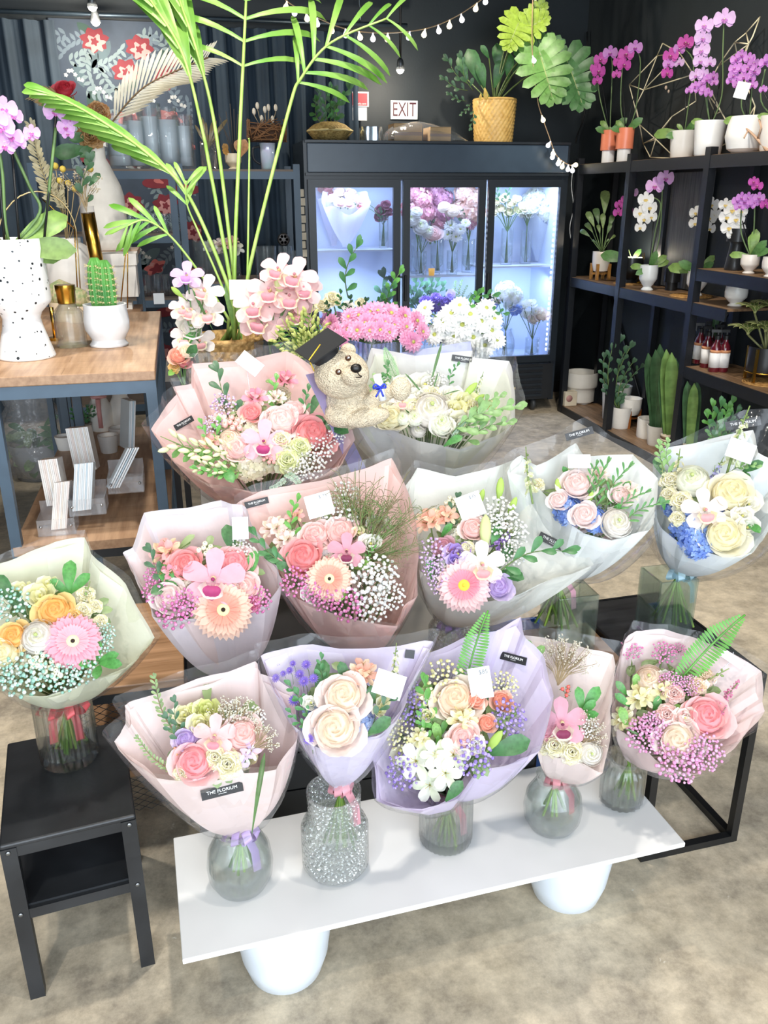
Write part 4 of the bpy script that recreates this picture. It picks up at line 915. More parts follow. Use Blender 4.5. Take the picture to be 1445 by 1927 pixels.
b.card(1378, 1240, 44, 16, 35, .02).pad([CA_p, RN_p, LI_w], 9).green().stems(12, .11, .03)
# ---------------------------------------------------------------- bouquet on the black stool
v7 = onz(133, 1425, .411); vase('ribbed', v7, .062, .16, 'ribbed clear vase standing on the black stool', .45)
b = Bq('pale green bouquet with a pink gerbera and yellow roses above the black stool', v7.y-.03, (122, 1322), v7.y,
    [(-70, 1110), (-30, 1070), (40, 1044), (104, 1020), (160, 1010), (172, 1042), (232, 1100), (292, 1200), (262, 1238), (226, 1262), (169, 1283), (86, 1312), (26, 1302), (-20, 1270), (-70, 1200)], (95, 1170), ['#F1F3D8', '#F4F6E2'], belly=.6, seed=77, film_=1.05, dome=.05)
b.f(G_p, (137, 1207, 46)).f(RN_w, (70, 1198, 34)).f(R_yel, (103, 1148, 31), (25, 1196, 26)).f(R_cream, (5, 1232, 30)).f(LI_c, (75, 1120, 23), (40, 1110, 17), (90, 1098, 15), (145, 1180, 12)).l(ST_c, (150, 1185, 170, 1095)).f(CA_c, (162, 1118, 18), (156, 1148, 18), (180, 1140, 14), (190, 1168, 14)).f(CA_o, (140, 1160, 18), (130, 1172, 14))
b.f(GY_m, (22, 1138, 36), (44, 1272, 42), (80, 1265, 36), (152, 1258, 32), (196, 1192, 22), (120, 1275, 30), (190, 1215, 24), (10, 1270, 30)).f(BE_w, (72, 1243, 22), (100, 1262, 24), (60, 1250, 16))
b.l(LF_g, (130, 1118, 132, 1052), (132, 1118, 168, 1078), (130, 1118, 95, 1090), (183, 1245, 185, 1205), (185, 1248, 228, 1250), (183, 1250, 150, 1250), (188, 1252, 180, 1275), (185, 1245, 222, 1230)).l(LF_d, (30, 1140, -10, 1080), (50, 1160, 20, 1110)).pad([CA_c, RN_c, LI_c], 9).green().stems(16, .12, .04).ribbon('#F06A6E', .045, 2)
# ---------------------------------------------------------------- second row
S2 = .40
v21 = V((at(440, 1300, 1.80).x, 1.80, .38)); vase('cyl', v21, .045, .10, 'small clear vase under the pink bouquet beside the wooden bench', .5)
b = Bq('pink bouquet with an open pink orchid and half-hidden peach gerbera', 1.78, (440, 1262), 1.80,
    [(229, 1042), (250, 1030), (272, 965), (350, 955), (415, 942), (455, 950), (475, 985), (520, 1060), (532, 1095), (500, 1140), (430, 1160), (350, 1166), (285, 1160), (262, 1100)], (390, 1075), ['#EFE8F2', '#FAE6E4'], belly=.42, seed=88, film_=None, dome=.05)
b.f(CY_p, (402, 1090, 58)).f(AL_p, (312, 1035, 33)).f(AL_h, (315, 1075, 24)).f(R_coral, (350, 1060, 28)).f(R_pink, (440, 1058, 32)).f(G_pe, (420, 1148, 48)).f(R_blush, (318, 1122, 28)).f(HY_c, (362, 1108, 32)).f(GY_hp, (328, 1150, 36), (350, 1135, 28), (485, 1128, 28), (290, 1110, 26), (290, 1080, 22)).f(CA_hp, (474, 1136, 18)).f(LI_w, (463, 1045, 18), (440, 1110, 20)).f(BE_w, (388, 1035, 22)).f(R_pale, (460, 1105, 26)).f(GY_w, (452, 1035, 24))
b.l(LF_d, (440, 1045, 425, 985), (325, 1100, 285, 1115), (320, 1110, 360, 1065)).l(LF_g, (468, 1090, 480, 1035), (335, 1120, 300, 1060), (340, 1110, 375, 1062)).l(SP_d, (330, 1110, 285, 1040)).card(452, 994, 30, 42, -3).pad([R_blush, CA_p, HY_c], 9).green().stems(6, .07, .02).ribbon('#F2B4B8', .03, 1)
v22 = V((at(672, 1260, 1.80).x, 1.80, .38)); vase('cyl', v22, .05, .12, 'clear vase under the coral pink bouquet in the middle row', .5)
b = Bq('coral pink bouquet with a peach gerbera and airy grasses in the middle row', 1.80, (668, 1225), 1.80,
    [(445, 948), (490, 925), (600, 905), (690, 880), (736, 862), (757, 905), (785, 985), (788, 1050), (782, 1120), (760, 1142), (752, 1180), (690, 1170), (640, 1158), (560, 1128), (530, 1098), (490, 1040), (470, 985)], (640, 1035), ['#F9D0CA', '#FADAD3'], belly=.5, seed=99, film_=1.05, dome=.055)
b.f(R_coral, (570, 1046, 34)).f(AL_w, (514, 990, 28), (536, 1012, 24)).f(AL_p, (554, 968, 20)).f(R_pale, (642, 998, 29), (594, 1005, 26)).f(HY_w, (612, 1040, 30), (628, 1055, 24)).f(CY_d, (652, 1038, 36)).f(G_pe, (620, 1090, 38)).f(GY_hp, (555, 1095, 30), (590, 1110, 26), (655, 1138, 34), (612, 1125, 28)).f(GY_w, (690, 1100, 46), (640, 970, 34), (715, 1080, 38), (650, 930, 30), (700, 1140, 34), (735, 1120, 30)).f(LI_w, (714, 988, 19), (698, 1022, 18), (590, 1118, 18)).f(LI_c, (690, 965, 10), (675, 1000, 10))
b.l(GR, (680, 1040, 730, 890, 0, .05), (690, 1050, 780, 960, 0, .05), (690, 1060, 770, 1080, 0, .03), (670, 1010, 690, 900, 0, .05)).l(SP_r, (560, 1070, 482, 1010)).l(SP_l, (555, 1020, 560, 945), (690, 1060, 705, 1030)).l(LF_l, (660, 1068, 702, 1062), (640, 1080, 638, 1130)).l(LF_d, (545, 1070, 495, 1035), (560, 1080, 520, 1060))
b.card(601, 950, 50, 44, -16, note='$ 75').pad([CA_p, HY_w, R_pale, LI_w], 14).green().stems(6, .09, .02).ribbon('#F2B4B8', .03, 1).sticker(483, 946, 46, -14)
v23 = V((at(842, 1222, 1.80).x, 1.80, .5008)); vase('beaded', v23, .05, .13, 'beaded glass vase with a purple ribbon on the wooden bench', .6)
b = Bq('cream wrapped bouquet with pink gerbera and lily buds, middle row right', 1.78, (845, 1172), 1.80,
    [(758, 930), (784, 880), (860, 898), (942, 874), (982, 862), (998, 925), (1060, 985), (1121, 1064), (1032, 1092), (960, 1128), (885, 1134), (842, 1124), (792, 1072), (780, 1000)], (890, 1015), ['#ECEFE8', '#F2F3EC'], belly=.5, seed=111, film_=1.05, dome=.055)
b.f(G_y, (873, 1102, 44)).f(AL_pe, (807, 977, 31), (838, 968, 26)).f(CY_w, (907, 1062, 44)).f(R_lilac, (938, 1104, 22)).f(LI_v, (862, 1042, 21), (858, 1055, 14)).f(HY_w, (870, 1015, 28), (840, 1075, 26)).f(R_mauve, (836, 1028, 18)).f(GY_lp, (817, 1042, 32), (830, 1095, 26), (815, 1070, 22)).f(GY_w, (940, 965, 36), (965, 1000, 32), (965, 1040, 26), (920, 985, 26)).f(BE_w, (850, 945, 18)).f(R_pale, (890, 992, 22)).f(LI_w, (895, 1085, 16))
b.l(ST_v, (930, 1035, 972, 990)).f(CA_c, (880, 1030, 14)).l(BU, (938, 945, 943, 898), (955, 972, 972, 935), (900, 955, 910, 920)).l(BU_y, (912, 1038, 914, 968, .02, .06)).l(SP_r, (935, 1080, 1062, 1040, .02, .06)).l(LF_d, (940, 1075, 985, 1088), (940, 1068, 962, 1025)).l(LF_g, (925, 1030, 940, 985), (830, 1010, 850, 985), (812, 1090, 808, 1050)).l(SP_d, (850, 1000, 862, 940))
b.card(885, 952, 48, 46, -20, note='$95').pad([CA_w, AL_pe, LI_w, CA_p], 14).green().stems(8, .09, .025).ribbon('#A484D0', .03, 1).sticker(1040, 1020, 58, 26)
v24 = V((.895, 1.755, .5008)); vase('square', v24, .054, .165, 'square clear vase on the small wooden bench, stems showing', .72)
b = Bq('white wrapped bouquet with blush roses and blue hydrangea, right of the cream one', 1.74, (1052, 1085), 1.755,
    [(955, 888), (978, 856), (1010, 876), (1083, 834), (1100, 858), (1190, 855), (1238, 900), (1236, 960), (1218, 998), (1150, 1016), (1100, 1005), (1062, 976), (1000, 900)], (1110, 930), ['#ECF0EE', '#EFF2F0'], belly=.45, seed=122, frim=[(940, 880), (972, 845), (1040, 818), (1105, 783), (1150, 822), (1240, 858), (1262, 900), (1255, 970), (1225, 1020), (1150, 1040), (1090, 1025), (1035, 985)], dome=.05)
b.f(R_blush, (1085, 908, 28), (1099, 968, 22), (1050, 940, 17), (1168, 930, 18)).f(HY_b, (1073, 962, 26), (1120, 978, 22)).f(RN_w, (1162, 982, 30)).f(AL_w, (1182, 922, 27), (1128, 890, 20)).f(CA_c, (1010, 912, 15)).l(ST_g, (1000, 930, 989, 842)).l(BU, (1052, 940, 1048, 900), (1105, 950, 1115, 925))
b.l(SP_n, (1125, 965, 1140, 878), (1140, 965, 1180, 885), (1150, 980, 1212, 930), (1170, 990, 1245, 950), (1115, 950, 1120, 880)).l(LF_g, (1070, 900, 1060, 878), (1150, 965, 1168, 950), (1165, 940, 1185, 905)).card(1090, 868, 42, 26, 0, .05).pad([R_blush, LI_w, AL_w], 9).green().stems(20, .14, .06).ribbon('#E9B0C0', .025, 1).sticker(1090, 816, 52, -16, 'film')
v25 = V((1.165, 1.745, .5085)); vase('square', v25, .053, .175, 'square clear vase on the black side table', .72)
b = Bq('white and blue bouquet with cream roses above the black side table', 1.72, (1275, 1075), 1.745,
    [(1227, 868), (1255, 843), (1330, 828), (1417, 809), (1428, 852), (1480, 880), (1475, 960), (1443, 1000), (1420, 1040), (1359, 1048), (1290, 1030), (1248, 996), (1227, 960), (1232, 900)], (1335, 940), ['#EDF2F3', '#E4EEF2'], belly=.5, seed=133, frim=[(1212, 868), (1300, 812), (1400, 772), (1462, 770), (1505, 880), (1490, 980), (1440, 1050), (1359, 1075), (1280, 1055), (1225, 1010), (1208, 930)], dome=.055)
b.f(R_cream, (1377, 926, 38), (1362, 1005, 36)).f(RN_c, (1302, 902, 34)).f(CY_w, (1326, 960, 42)).f(HY_b, (1306, 990, 36), (1312, 1020, 28), (1372, 965, 20), (1302, 940, 18)).f(CA_c, (1262, 905, 22), (1282, 942, 22), (1275, 975, 16), (1258, 930, 16)).f(LI_w, (1398, 970, 17), (1408, 992, 19), (1410, 948, 15)).l(ST_d, (1335, 915, 1362, 860), (1340, 920, 1345, 875)).l(ST_c, (1275, 920, 1279, 845)).l(ST_g, (1255, 940, 1245, 870), (1372, 880, 1410, 765, .02, .08))
b.l(LF_d, (1395, 890, 1436, 868), (1385, 890, 1410, 900), (1250, 900, 1232, 860)).l(SP_w, (1262, 900, 1240, 840), (1265, 890, 1255, 835), (1370, 890, 1425, 880)).l(BU, (1322, 930, 1322, 890)).l(LF_g, (1405, 985, 1430, 1000), (1250, 960, 1245, 935)).card(1394, 848, 50, 38, 22, .06).pad([CA_c, LI_w, HY_b, RN_c], 9).green().stems(20, .15, .06, ('#6E9440', '#9CBF5A', '#8A4A24')).ribbon('#BFE0EE', .035, 1).sticker(1398, 797, 62, -10, 'film')
# ---------------------------------------------------------------- back row, on the plinth
v31 = V((at(490, 930, 2.38).x, 2.38, .7008)); vase('cyl', v31, .05, .13, 'clear vase on the plinth under the large pink bouquet', .5)
b = Bq('large pink bouquet with alstroemeria buds and a pale orchid, back row left', 2.30, (492, 962), 2.36,
    [(283, 808), (312, 770), (330, 742), (328, 728), (358, 722), (360, 684), (450, 680), (540, 660), (585, 690), (612, 727), (645, 780), (668, 828), (645, 872), (560, 918), (475, 926), (392, 910), (320, 866)], (490, 800), ['#F6CFCB', '#F9D8D4'], belly=.55, seed=144, film_=1.06, dome=.06)
b.f(R_blush, (530, 789, 29)).f(R_coral, (588, 814, 36), (472, 775, 18)).f(CY_p, (497, 832, 44)).f(HY_c, (466, 812, 36), (470, 866, 34), (500, 862, 26)).f(CA_l, (540, 866, 26), (565, 840, 22)).f(CA_c, (528, 828, 22)).f(RN_p, (432, 826, 22)).f(AL_h, (536, 712, 26), (480, 745, 26)).f(AL_w, (520, 745, 20), (410, 790, 20)).f(BE_p, (438, 798, 24), (506, 864, 16), (508, 776, 12)).f(GY_w, (630, 818, 22), (602, 848, 28), (585, 876, 28), (560, 885, 24), (640, 800, 16))
b.f(AL_p, (395, 830, 22), (640, 780, 16)).f(R_pale, (445, 842, 24), (555, 770, 18)).f(GY_lp, (420, 760, 26), (400, 800, 22)).l(SP_l, (400, 860, 345, 850), (420, 850, 380, 800)).l(LF_d, (600, 790, 650, 780), (610, 800, 655, 812), (585, 780, 600, 740))
b.l(BS, (460, 872, 305, 822, .0, .04), (470, 850, 350, 838, .0, .04), (455, 890, 362, 872, 0, .03)).l(SP_d, (458, 790, 412, 704, .0, .04)).l(SP_l, (425, 870, 412, 800), (440, 890, 370, 885), (530, 790, 520, 720)).l(LF_g, (440, 870, 415, 808), (420, 880, 438, 905)).l(SP_r, (585, 800, 580, 738), (600, 800, 640, 770)).l(LF_d, (575, 790, 610, 790), (590, 800, 640, 800)).l(SP_e, (535, 890, 565, 922, .02, .04), (540, 900, 510, 920, .02, .03))
b.card(470, 684, 48, 28, 38, .05).pad([CA_p, HY_c, R_blush, CA_c], 14).green().stems(7, .1, .03).sticker(346, 796, 42, -27)
v32 = V((at(800, 930, 2.38).x, 2.38, .7008)); vase('cyl', v32, .055, .13, 'clear vase on the plinth under the white bouquet with the bear', .5)
b = Bq('white and green bouquet with peony, wrapped around the teddy bear', 2.32, (800, 925), 2.38,
    [(588, 722), (620, 700), (690, 690), (700, 655), (780, 668), (888, 660), (890, 672), (955, 680), (968, 735), (972, 792), (930, 822), (866, 846), (790, 828), (723, 806), (668, 794), (620, 760)], (785, 752), ['#F0F1F2', '#EEF0E2'], belly=.55, seed=155, film_=1.07, dome=.05)
b.f(RN_w, (812, 768, 38)).f(R_cream, (737, 784, 23)).f(RN_c, (780, 786, 16), (758, 786, 14), (830, 795, 24)).f(LI_w, (868, 800, 30), (834, 805, 20), (800, 722, 24), (728, 718, 12), (790, 745, 18)).f(CY_w, (758, 756, 26)).f(LI_c, (878, 758, 22), (858, 770, 18), (892, 775, 16)).f(BE_w, (700, 750, 16)).f(GY_w, (820, 715, 22))
b.f(R_cream, (705, 768, 18), (722, 790, 17)).f(LI_w, (690, 778, 16), (850, 742, 18), (765, 720, 18), (905, 790, 20), (740, 760, 16)).f(CA_c, (895, 765, 20), (815, 740, 18)).f(ST_c and LI_c, (780, 765, 16), (920, 765, 14))
b.l(SP_w, (880, 800, 940, 750), (700, 790, 675, 760), (720, 770, 705, 715), (870, 840, 955, 800)).l(SP_r, (740, 740, 730, 690), (845, 730, 860, 690))
b.l(BU, (868, 752, 898, 720), (885, 765, 912, 742)).l(ST_g, (895, 745, 910, 700)).l(LF_t, (808, 730, 832, 645, .02, .09), (800, 748, 760, 702, .02, .07), (830, 745, 868, 735, .02, .05), (812, 745, 825, 700, .02, .06)).l(FE2, (748, 718, 725, 652, .0, .05)).l(SP_w, (858, 822, 968, 772, .02, .05), (850, 815, 930, 780, .02, .05), (845, 830, 900, 800)).l(LF_g, (720, 745, 728, 700), (735, 790, 790, 775), (835, 840, 870, 820), (705, 780, 700, 755)).l(SP_e, (850, 835, 875, 795), (700, 770, 712, 745))
b.pad([LI_w, RN_w, CA_c, LI_c], 14).green().stems(7, .1, .03).ribbon('#9AA6E0', .03, 1).sticker(872, 676, 44, 8)
lav = MB(); Pq = [at(x, y, Y) for x, y, Y in ((575, 705, 2.22), (600, 700, 2.30), (700, 905, 2.33), (672, 915, 2.28))]
loc_obj(MB().grid(lambda u, v: Pq[0].lerp(Pq[1], v).lerp(Pq[3].lerp(Pq[2], v), u)+V((0, -.02*math.sin(u*3), 0)), 8, 3), 'lavender_paper', paper('#A9A4EC'), b.root)
Pq2 = [at(x, y, Y) for x, y, Y in ((745, 665, 2.62), (885, 642, 2.62), (893, 690, 2.55), (760, 700, 2.55))]
loc_obj(MB().grid(lambda u, v: Pq2[0].lerp(Pq2[1], v).lerp(Pq2[3].lerp(Pq2[2], v), u), 4, 4), 'lavender_paper', paper('#A9B4F0'), b.root)
# ================================================================ display cooler
YC = 5.99
ck = thing('display_cooler', 'black three-door glass display cooler filled with flowers against the back wall', 'cooler', (1.81, YC, 0)); ox = 1.81
KB = mat('#1D242B', .35, var=.06); LIN = mat('#DCE7FB', .4, var=.02)
def bx(name, lo, hi, m, par=ck, dx=ox, dy=YC, bv=0):
    o = MB().b2((lo[0]-dx, lo[1]-dy, lo[2]), (hi[0]-dx, hi[1]-dy, hi[2])).obj(name, m, par, smooth=False)
    return bevel(o, bv) if bv else o
bx('side_panel', (.862, YC, .09), (.90, 6.50, 1.93), KB); bx('side_panel', (2.728, YC, .09), (2.766, 6.50, 1.93), KB)
bx('top_panel', (.90, YC+.01, 1.69), (2.728, 6.50, 1.93), KB); bx('base', (.90, YC+.03, .09), (2.728, 6.50, .40), KB)
bx('back_panel', (.90, 6.46, .40), (2.728, 6.50, 1.69), LIN); bx('liner', (.90, YC+.05, .40), (.908, 6.46, 1.69), LIN); bx('liner', (2.72, YC+.05, .40), (2.728, 6.46, 1.69), LIN)
bx('inner_floor', (.908, YC+.05, .40), (2.72, 6.46, .41), LIN)
bx('header_panel', (.885, YC-.022, 1.735), (2.745, YC+.01, 1.915), mat('#3A4A5A', .3, var=.05), bv=.004)
for z in (1.715, 1.918): bx('header_trim', (.87, YC-.028, z), (2.758, YC+.01, z+.016), KB)
doors = [(.882, 1.521), (1.54, 2.14), (2.16, 2.752)]
for i, (a, b_) in enumerate(doors):
    mb = MB(); z0, z1, e = .395, 1.69, .05
    for lo, hi in (((a, YC-.03, z0), (a+e, YC, z1)), ((b_-e, YC-.03, z0), (b_, YC, z1)), ((a+e, YC-.03, z1-e), (b_-e, YC, z1)), ((a+e, YC-.03, z0), (b_-e, YC, z0+e))):
        mb.b2((lo[0]-ox, lo[1]-YC, lo[2]), (hi[0]-ox, hi[1]-YC, hi[2]))
    d = mb.obj('door', KB, ck, smooth=False)
    MB().b2((a+e-ox, -.018, z0+e), (b_-e-ox, -.012, z1-e)).obj('glass_pane', film('#F2F6FF', .03, .25, .02), d, smooth=False)
    hx = (b_-.026) if i == 0 else (a+.008)
    bevel(MB().b2((hx-ox, -.05, .88), (hx+.018-ox, -.03, 1.06)).obj('handle', BLK, d, smooth=False), .004)
gm = MB()
bx('grille', (.88, YC-.004, .10), (2.748, YC+.03, .375), BLK)
for k in range(6): bx('grille_slat', (.93, YC-.018, .125+.042*k), (2.66, YC-.004, .142+.042*k), KB)
bx('badge', (2.24, YC-.024, .19), (2.44, YC-.018, .205), mat('#D8C48A', .4))
for x in (.98, 2.62):
    MB().lathe([(.045, -.014), (.05, 0), (.045, .014)], 18, 0, Matrix.Translation((x-ox, .06, .05)) @ Matrix.Rotation(PI/2, 4, 'Y')).obj('caster', mat('#3A3D40'), ck)
    MB().lathe([(.045, -.014), (.05, 0), (.045, .014)], 18, 0, Matrix.Translation((x-ox, .5, .05)) @ Matrix.Rotation(PI/2, 4, 'Y')).obj('caster', mat('#3A3D40'), ck)
CS = (at(670, 468, 6.2).z, at(830, 515, 6.2).z, at(990, 497, 6.2).z)
for (a, b_), z in zip(((.908, 1.52), (1.53, 2.14), (2.15, 2.72)), CS): bx('shelf', (a, YC+.07, z-.012), (b_, 6.44, z), mat('#E6EEFA', .4))
LED = mat('#DDE9FF', emit=9.)
for x in (2.69, 2.13): 
    mb = MB()
    for k in range(30): mb.b2((x-ox, .024, .47+.038*k), (x+.008-ox, .032, .487+.038*k))
    mb.obj('led_strip', LED, ck, smooth=False)
for x in (1.2, 1.84, 2.44): light('cooler_light', 'AREA', (x, YC+.10, 1.66), 4.2, (.60, .76, 1), (x, YC+.32, .6), .5, size_y=.08)
for x in (1.2, 1.84, 2.44): light('cooler_light', 'AREA', (x, YC+.12, CS[1]-.03), 2.6, (.58, .74, 1), (x, YC+.3, .4), .45, size_y=.06)
# ---------------------------------------------------------------- loose bunches in vases
def vpl(base):            # vertical plane through a base point, facing the camera
    n = V((CAM.x-base.x, CAM.y-base.y, 0)).normalized()
    def g(px, py, off=0.): d = ray(px, py); c = base+n*off; return CAM + d*((c-CAM).dot(n)/d.dot(n))
    return g, n
def bunch(label, base, h, blooms, leaves=(), name='flower_bunch', cat='flowers', group=None, leafc='#4F7F3E', face=.35, spread=.6):
    t = thing(name, label, cat, base, group); g, n = vpl(base); mouth = base+V((0, 0, h)); sm = MB(); rnd = random.Random(int(base.x*977+base.y*31)); cx_ = None
    pts = [(me, g(px, py, o[0] if o else 0), r, px, py) for me, px, py, r, *o in blooms]
    if pts: mid = sum((p for _, p, *_ in pts), V())/len(pts)
    for me, p, r, px, py in pts:
        nn = (n*face+V((0, 0, .45))+(p-mid)*spread*2.2-FW*.35).normalized(); inst(me, me.name.split('.')[0], t, rot(frame(p, nn, RG, r*dep(p)/F), rnd.uniform(-.3, .3) if 'orchid' in me.name else rnd.uniform(0, 6)))
        sm.tube([p-nn*.01, p*.55+mouth*.45+n*.01, mouth.lerp(base, .1), base+V((rnd.uniform(-.015, .015), rnd.uniform(-.015, .015), .014))], .003, 4)
    for me, x0, y0, x1, y1, *o in leaves:
        a, b2_ = g(x0, y0, o[0] if o else -.01), g(x1, y1, o[1] if len(o) > 1 else .03)
        inst(me, me.name.split('.')[0], t, along(a, b2_, n))
        if not blooms: sm.tube([a, mouth, base+V((0, 0, .012))], .003, 4)
    if sm.v: loc_obj(sm, 'stems', leafm(leafc), t)
    return t
def along(a, b, n):
    d = b-a; L = d.length; x = d.normalized(); z = (n-FW*.6+V((0, 0, .15))); z = (z-x*z.dot(x)).normalized(); y = z.cross(x)
    return Matrix(((x.x*L, y.x*L, z.x*L, a.x), (x.y*L, y.y*L, z.y*L, a.y), (x.z*L, y.z*L, z.z*L, a.z), (0, 0, 0, 1)))
def cz(px, py, Y, z): p = at(px, py, Y); return V((p.x, Y, z+.001))
def wrapb(label, base, top, w_, me, k, r, col, seed, name='wrapped_bunch'):    # bunch wrapped in a paper cone
    t = thing(name, label, 'flowers', base, 'wrapped bunches in the cooler'); rnd = random.Random(seed); H = top-base.z; R = []
    N = 40
    for i in range(N):
        a = 2*PI*i/N; R.append(base+V((w_*math.cos(a), w_*.7*math.sin(a)-.04, H*(.8+.2*math.sin(a)+.05*math.sin(5*a)))))
    mb = funnel(base+V((0, 0, .01)), R, V((0, 0, 1)), .7, .02, .004, seed); loc_obj(mb, 'wrapping_paper', paper(col), t)
    for i in range(k):
        a = i*2.4; q = w_*.75*math.sqrt((i+.5)/k); p = base+V((q*math.cos(a), q*.7*math.sin(a)-.05, H*(.84+.1*math.sin(a)))); inst(me, me.name.split('.')[0], t, frame(p, V((0, -.7, .7))+V((math.cos(a), math.sin(a), 0))*.3, RG, r))
    return t
R_red = rose('#8E1F35', '#B2384E'); HY_p = hydrangea('#D68C96', '#E6AEB0', '#C97F8E'); HY_pe = hydrangea('#EBC3AE', '#F0D3C4', '#E2B09C'); HY_m = hydrangea('#B5708A', '#C9889C', '#A6627E')
CA_v = carnation('#7A4FB8', '#9C74D2'); MU_w = mum('#FDFDFB', '#F6F7F2'); MU_p = mum('#F3B6D4', '#EC9CC4'); R_wine = rose('#4A1024', '#6C2038')
YI = 6.22
wrapb('white paper wrapped bunch of pink roses, upper left in the cooler', cz(650, 468, YI, CS[0]), CS[0]+.42, .17, R_pale, 8, .035, '#E6E3F2', 3)
wrapb('crimson roses in white paper, top of the left cooler door', cz(628, 466, YI+.16, CS[0]), CS[0]+.50, .13, R_red, 9, .04, '#D9D6EA', 4)
b0 = cz(722, 468, YI-.02, CS[0]); vase('cyl', b0, .035, .22, 'slim clear vase with dark flowers in the left cooler door', .6)
bunch('dark burgundy flowers drooping in a slim vase behind the left cooler door', b0, .22, [(R_wine, 716, 395, 10), (R_wine, 726, 385, 9), (R_wine, 722, 405, 10), (R_wine, 730, 398, 9), (R_wine, 712, 408, 8), (RN_w, 690, 380, 9), (R_coral, 680, 385, 8)], [(SP_d, 722, 425, 716, 395)])
wrapb('clear wrapped purple and red tulips at the bottom of the left cooler door', cz(625, 600, YI, .412), .80, .17, R_red, 8, .03, '#C9CDEC', 6)
wrapb('crimson carnations in lavender paper, lower left cooler shelf', cz(695, 610, YI-.04, .412), .72, .16, CA_hp, 9, .04, '#AEB4E6', 7)
b0 = cz(735, 600, YI-.02, .412); bunch('dark green sprigs standing at the lower left of the cooler', b0, .2, [], [(SP_d, 735, 600, 722, 520), (SP_d, 735, 600, 738, 530), (SP_d, 735, 600, 728, 545)])
for i, (px, lab) in enumerate(((785, 'clear vase of pink hydrangea, left in the middle cooler door'), (822, 'clear vase of mauve hydrangea, centre of the middle cooler door'), (880, 'clear vase of rose hydrangea, right in the middle cooler door'))):
    b0 = cz(px, 512, YI+.03+.05*(i == 1), CS[1]); vase('cyl', b0, .05, .24, lab, .6)
    H = (HY_p, HY_m, HY_pe)[i]
    bunch(('pink hydrangea heads', 'mauve and pink hydrangea heads', 'rose and apricot hydrangea heads')[i] + ' crowding the top of the middle cooler door', b0, .24,
        [(H, px+dx, py, 19) for dx, py in ((-12, 392), (10, 372), (-6, 360), (14, 398))] + [(HY_p, px+4, 415, 16)], [(SP_d, px, 440, px-10, 400)], name='hydrangea_bunch')
b0 = cz(792, 514, YI-.12, CS[1]); vase('cyl', b0, .04, .17, 'short clear vase of white peonies in the middle cooler door', .6)
bunch('white peonies with one blush peony in the middle cooler door', b0, .17, [(RN_w, 775, 412, 17), (RN_w, 792, 425, 18), (RN_w, 807, 436, 15), (R_pale, 816, 440, 16), (RN_w, 783, 398, 14)])
b0 = cz(850, 514, YI-.12, CS[1]); vase('cyl', b0, .04, .17, 'short clear vase of white mums in the middle cooler door', .6)
bunch('white spray mums behind the middle cooler door', b0, .17, [(MU_w, 848, 425, 13), (MU_w, 866, 432, 12), (MU_w, 842, 442, 12), (MU_w, 858, 446, 12), (MU_w, 876, 420, 10), (RN_p, 850, 395, 16), (RN_p, 835, 388, 14)])
b0 = cz(812, 514, YI-.16, CS[1]); tag(MB().lathe([(.001, 0), (.02, 0), (.024, .05), (.02, .05), (.001, .01)], 16).obj('tealight_glass', mat('#E0A43C', .3, emit=.6)), 'small amber votive glass on the middle cooler shelf', 'votive').location = b0
for i, (px, me, lab) in enumerate(((790, SP_d, 'dark green foliage bunch'), (820, SP_d, 'deep green foliage bunch'), (865, SP_s, 'olive foliage bunch'))):
    b0 = cz(px, 600, YI+.02, .412); vase('cyl', b0, .05, .16, lab + ' vase on the lower middle cooler shelf', .6)
    bunch(lab + ' on the lower middle cooler shelf', b0, .16, [], [(me, px, 590, px+dx, py) for dx, py in ((-18, 545), (-8, 530), (4, 528), (14, 538), (22, 552))], name='foliage_bunch')
b0 = cz(815, 615, YI-.1, .412); vase('cyl', b0, .05, .12, 'low clear vase of purple carnations in the cooler', .6)
bunch('purple carnations low in the middle cooler door', b0, .12, [(CA_v, 800, 565, 13), (CA_v, 820, 560, 14), (CA_v, 838, 568, 13), (CA_v, 812, 578, 13), (CA_v, 832, 582, 12), (LI_v, 848, 556, 11)])
b0 = cz(952, 494, YI-.04, CS[2]); vase('cyl', b0, .045, .26, 'tall clear vase of cream roses behind the right cooler door', .6)
bunch('cream spray roses in a tall vase behind the right cooler door', b0, .26, [(R_cream, 935, 378, 9), (R_cream, 950, 372, 9), (R_cream, 962, 382, 9), (R_cream, 942, 392, 9), (R_cream, 972, 374, 8), (R_cream, 985, 388, 9), (R_cream, 958, 398, 9), (R_cream, 930, 398, 8), (LI_c, 975, 395, 8)], [(SP_d, 945, 385, 935, 352), (SP_d, 955, 385, 960, 350)])
b0 = cz(988, 492, YI, CS[2]); vase('cyl', b0, .042, .24, 'clear vase packed with green stems behind the right cooler door', .7)
bunch('bundle of tall green stems in the right cooler door', b0, .30, [(LI_w, 982+i*4, 405-(i % 2)*8, 7) for i in range(6)])
wrapb('large white hydrangea in clear wrap at the upper right of the cooler', cz(1012, 470, YI+.12, CS[2]), CS[2]+.52, .15, HY_w, 5, .085, '#DCE8F6', 9)
b0 = cz(950, 655, YI-.1, .412); vase('bubble', b0, .075, .22, 'round pale blue vase low in the right cooler door', .5)
bunch('white and blue flowers in a round vase low in the right cooler door', b0, .22, [(HY_w, 952, 548, 20), (HY_w, 968, 556, 16), (R_white, 935, 560, 12), (HY_b, 925, 575, 10), (LI_w, 960, 575, 12), (HY_b, 968, 585, 9)], [(SP_d, 950, 570, 925, 560)])
b0 = cz(1000, 668, YI-.16, .412); vase('cyl', b0, .055, .15, 'clear vase of pale roses at the lower right of the cooler', .6)
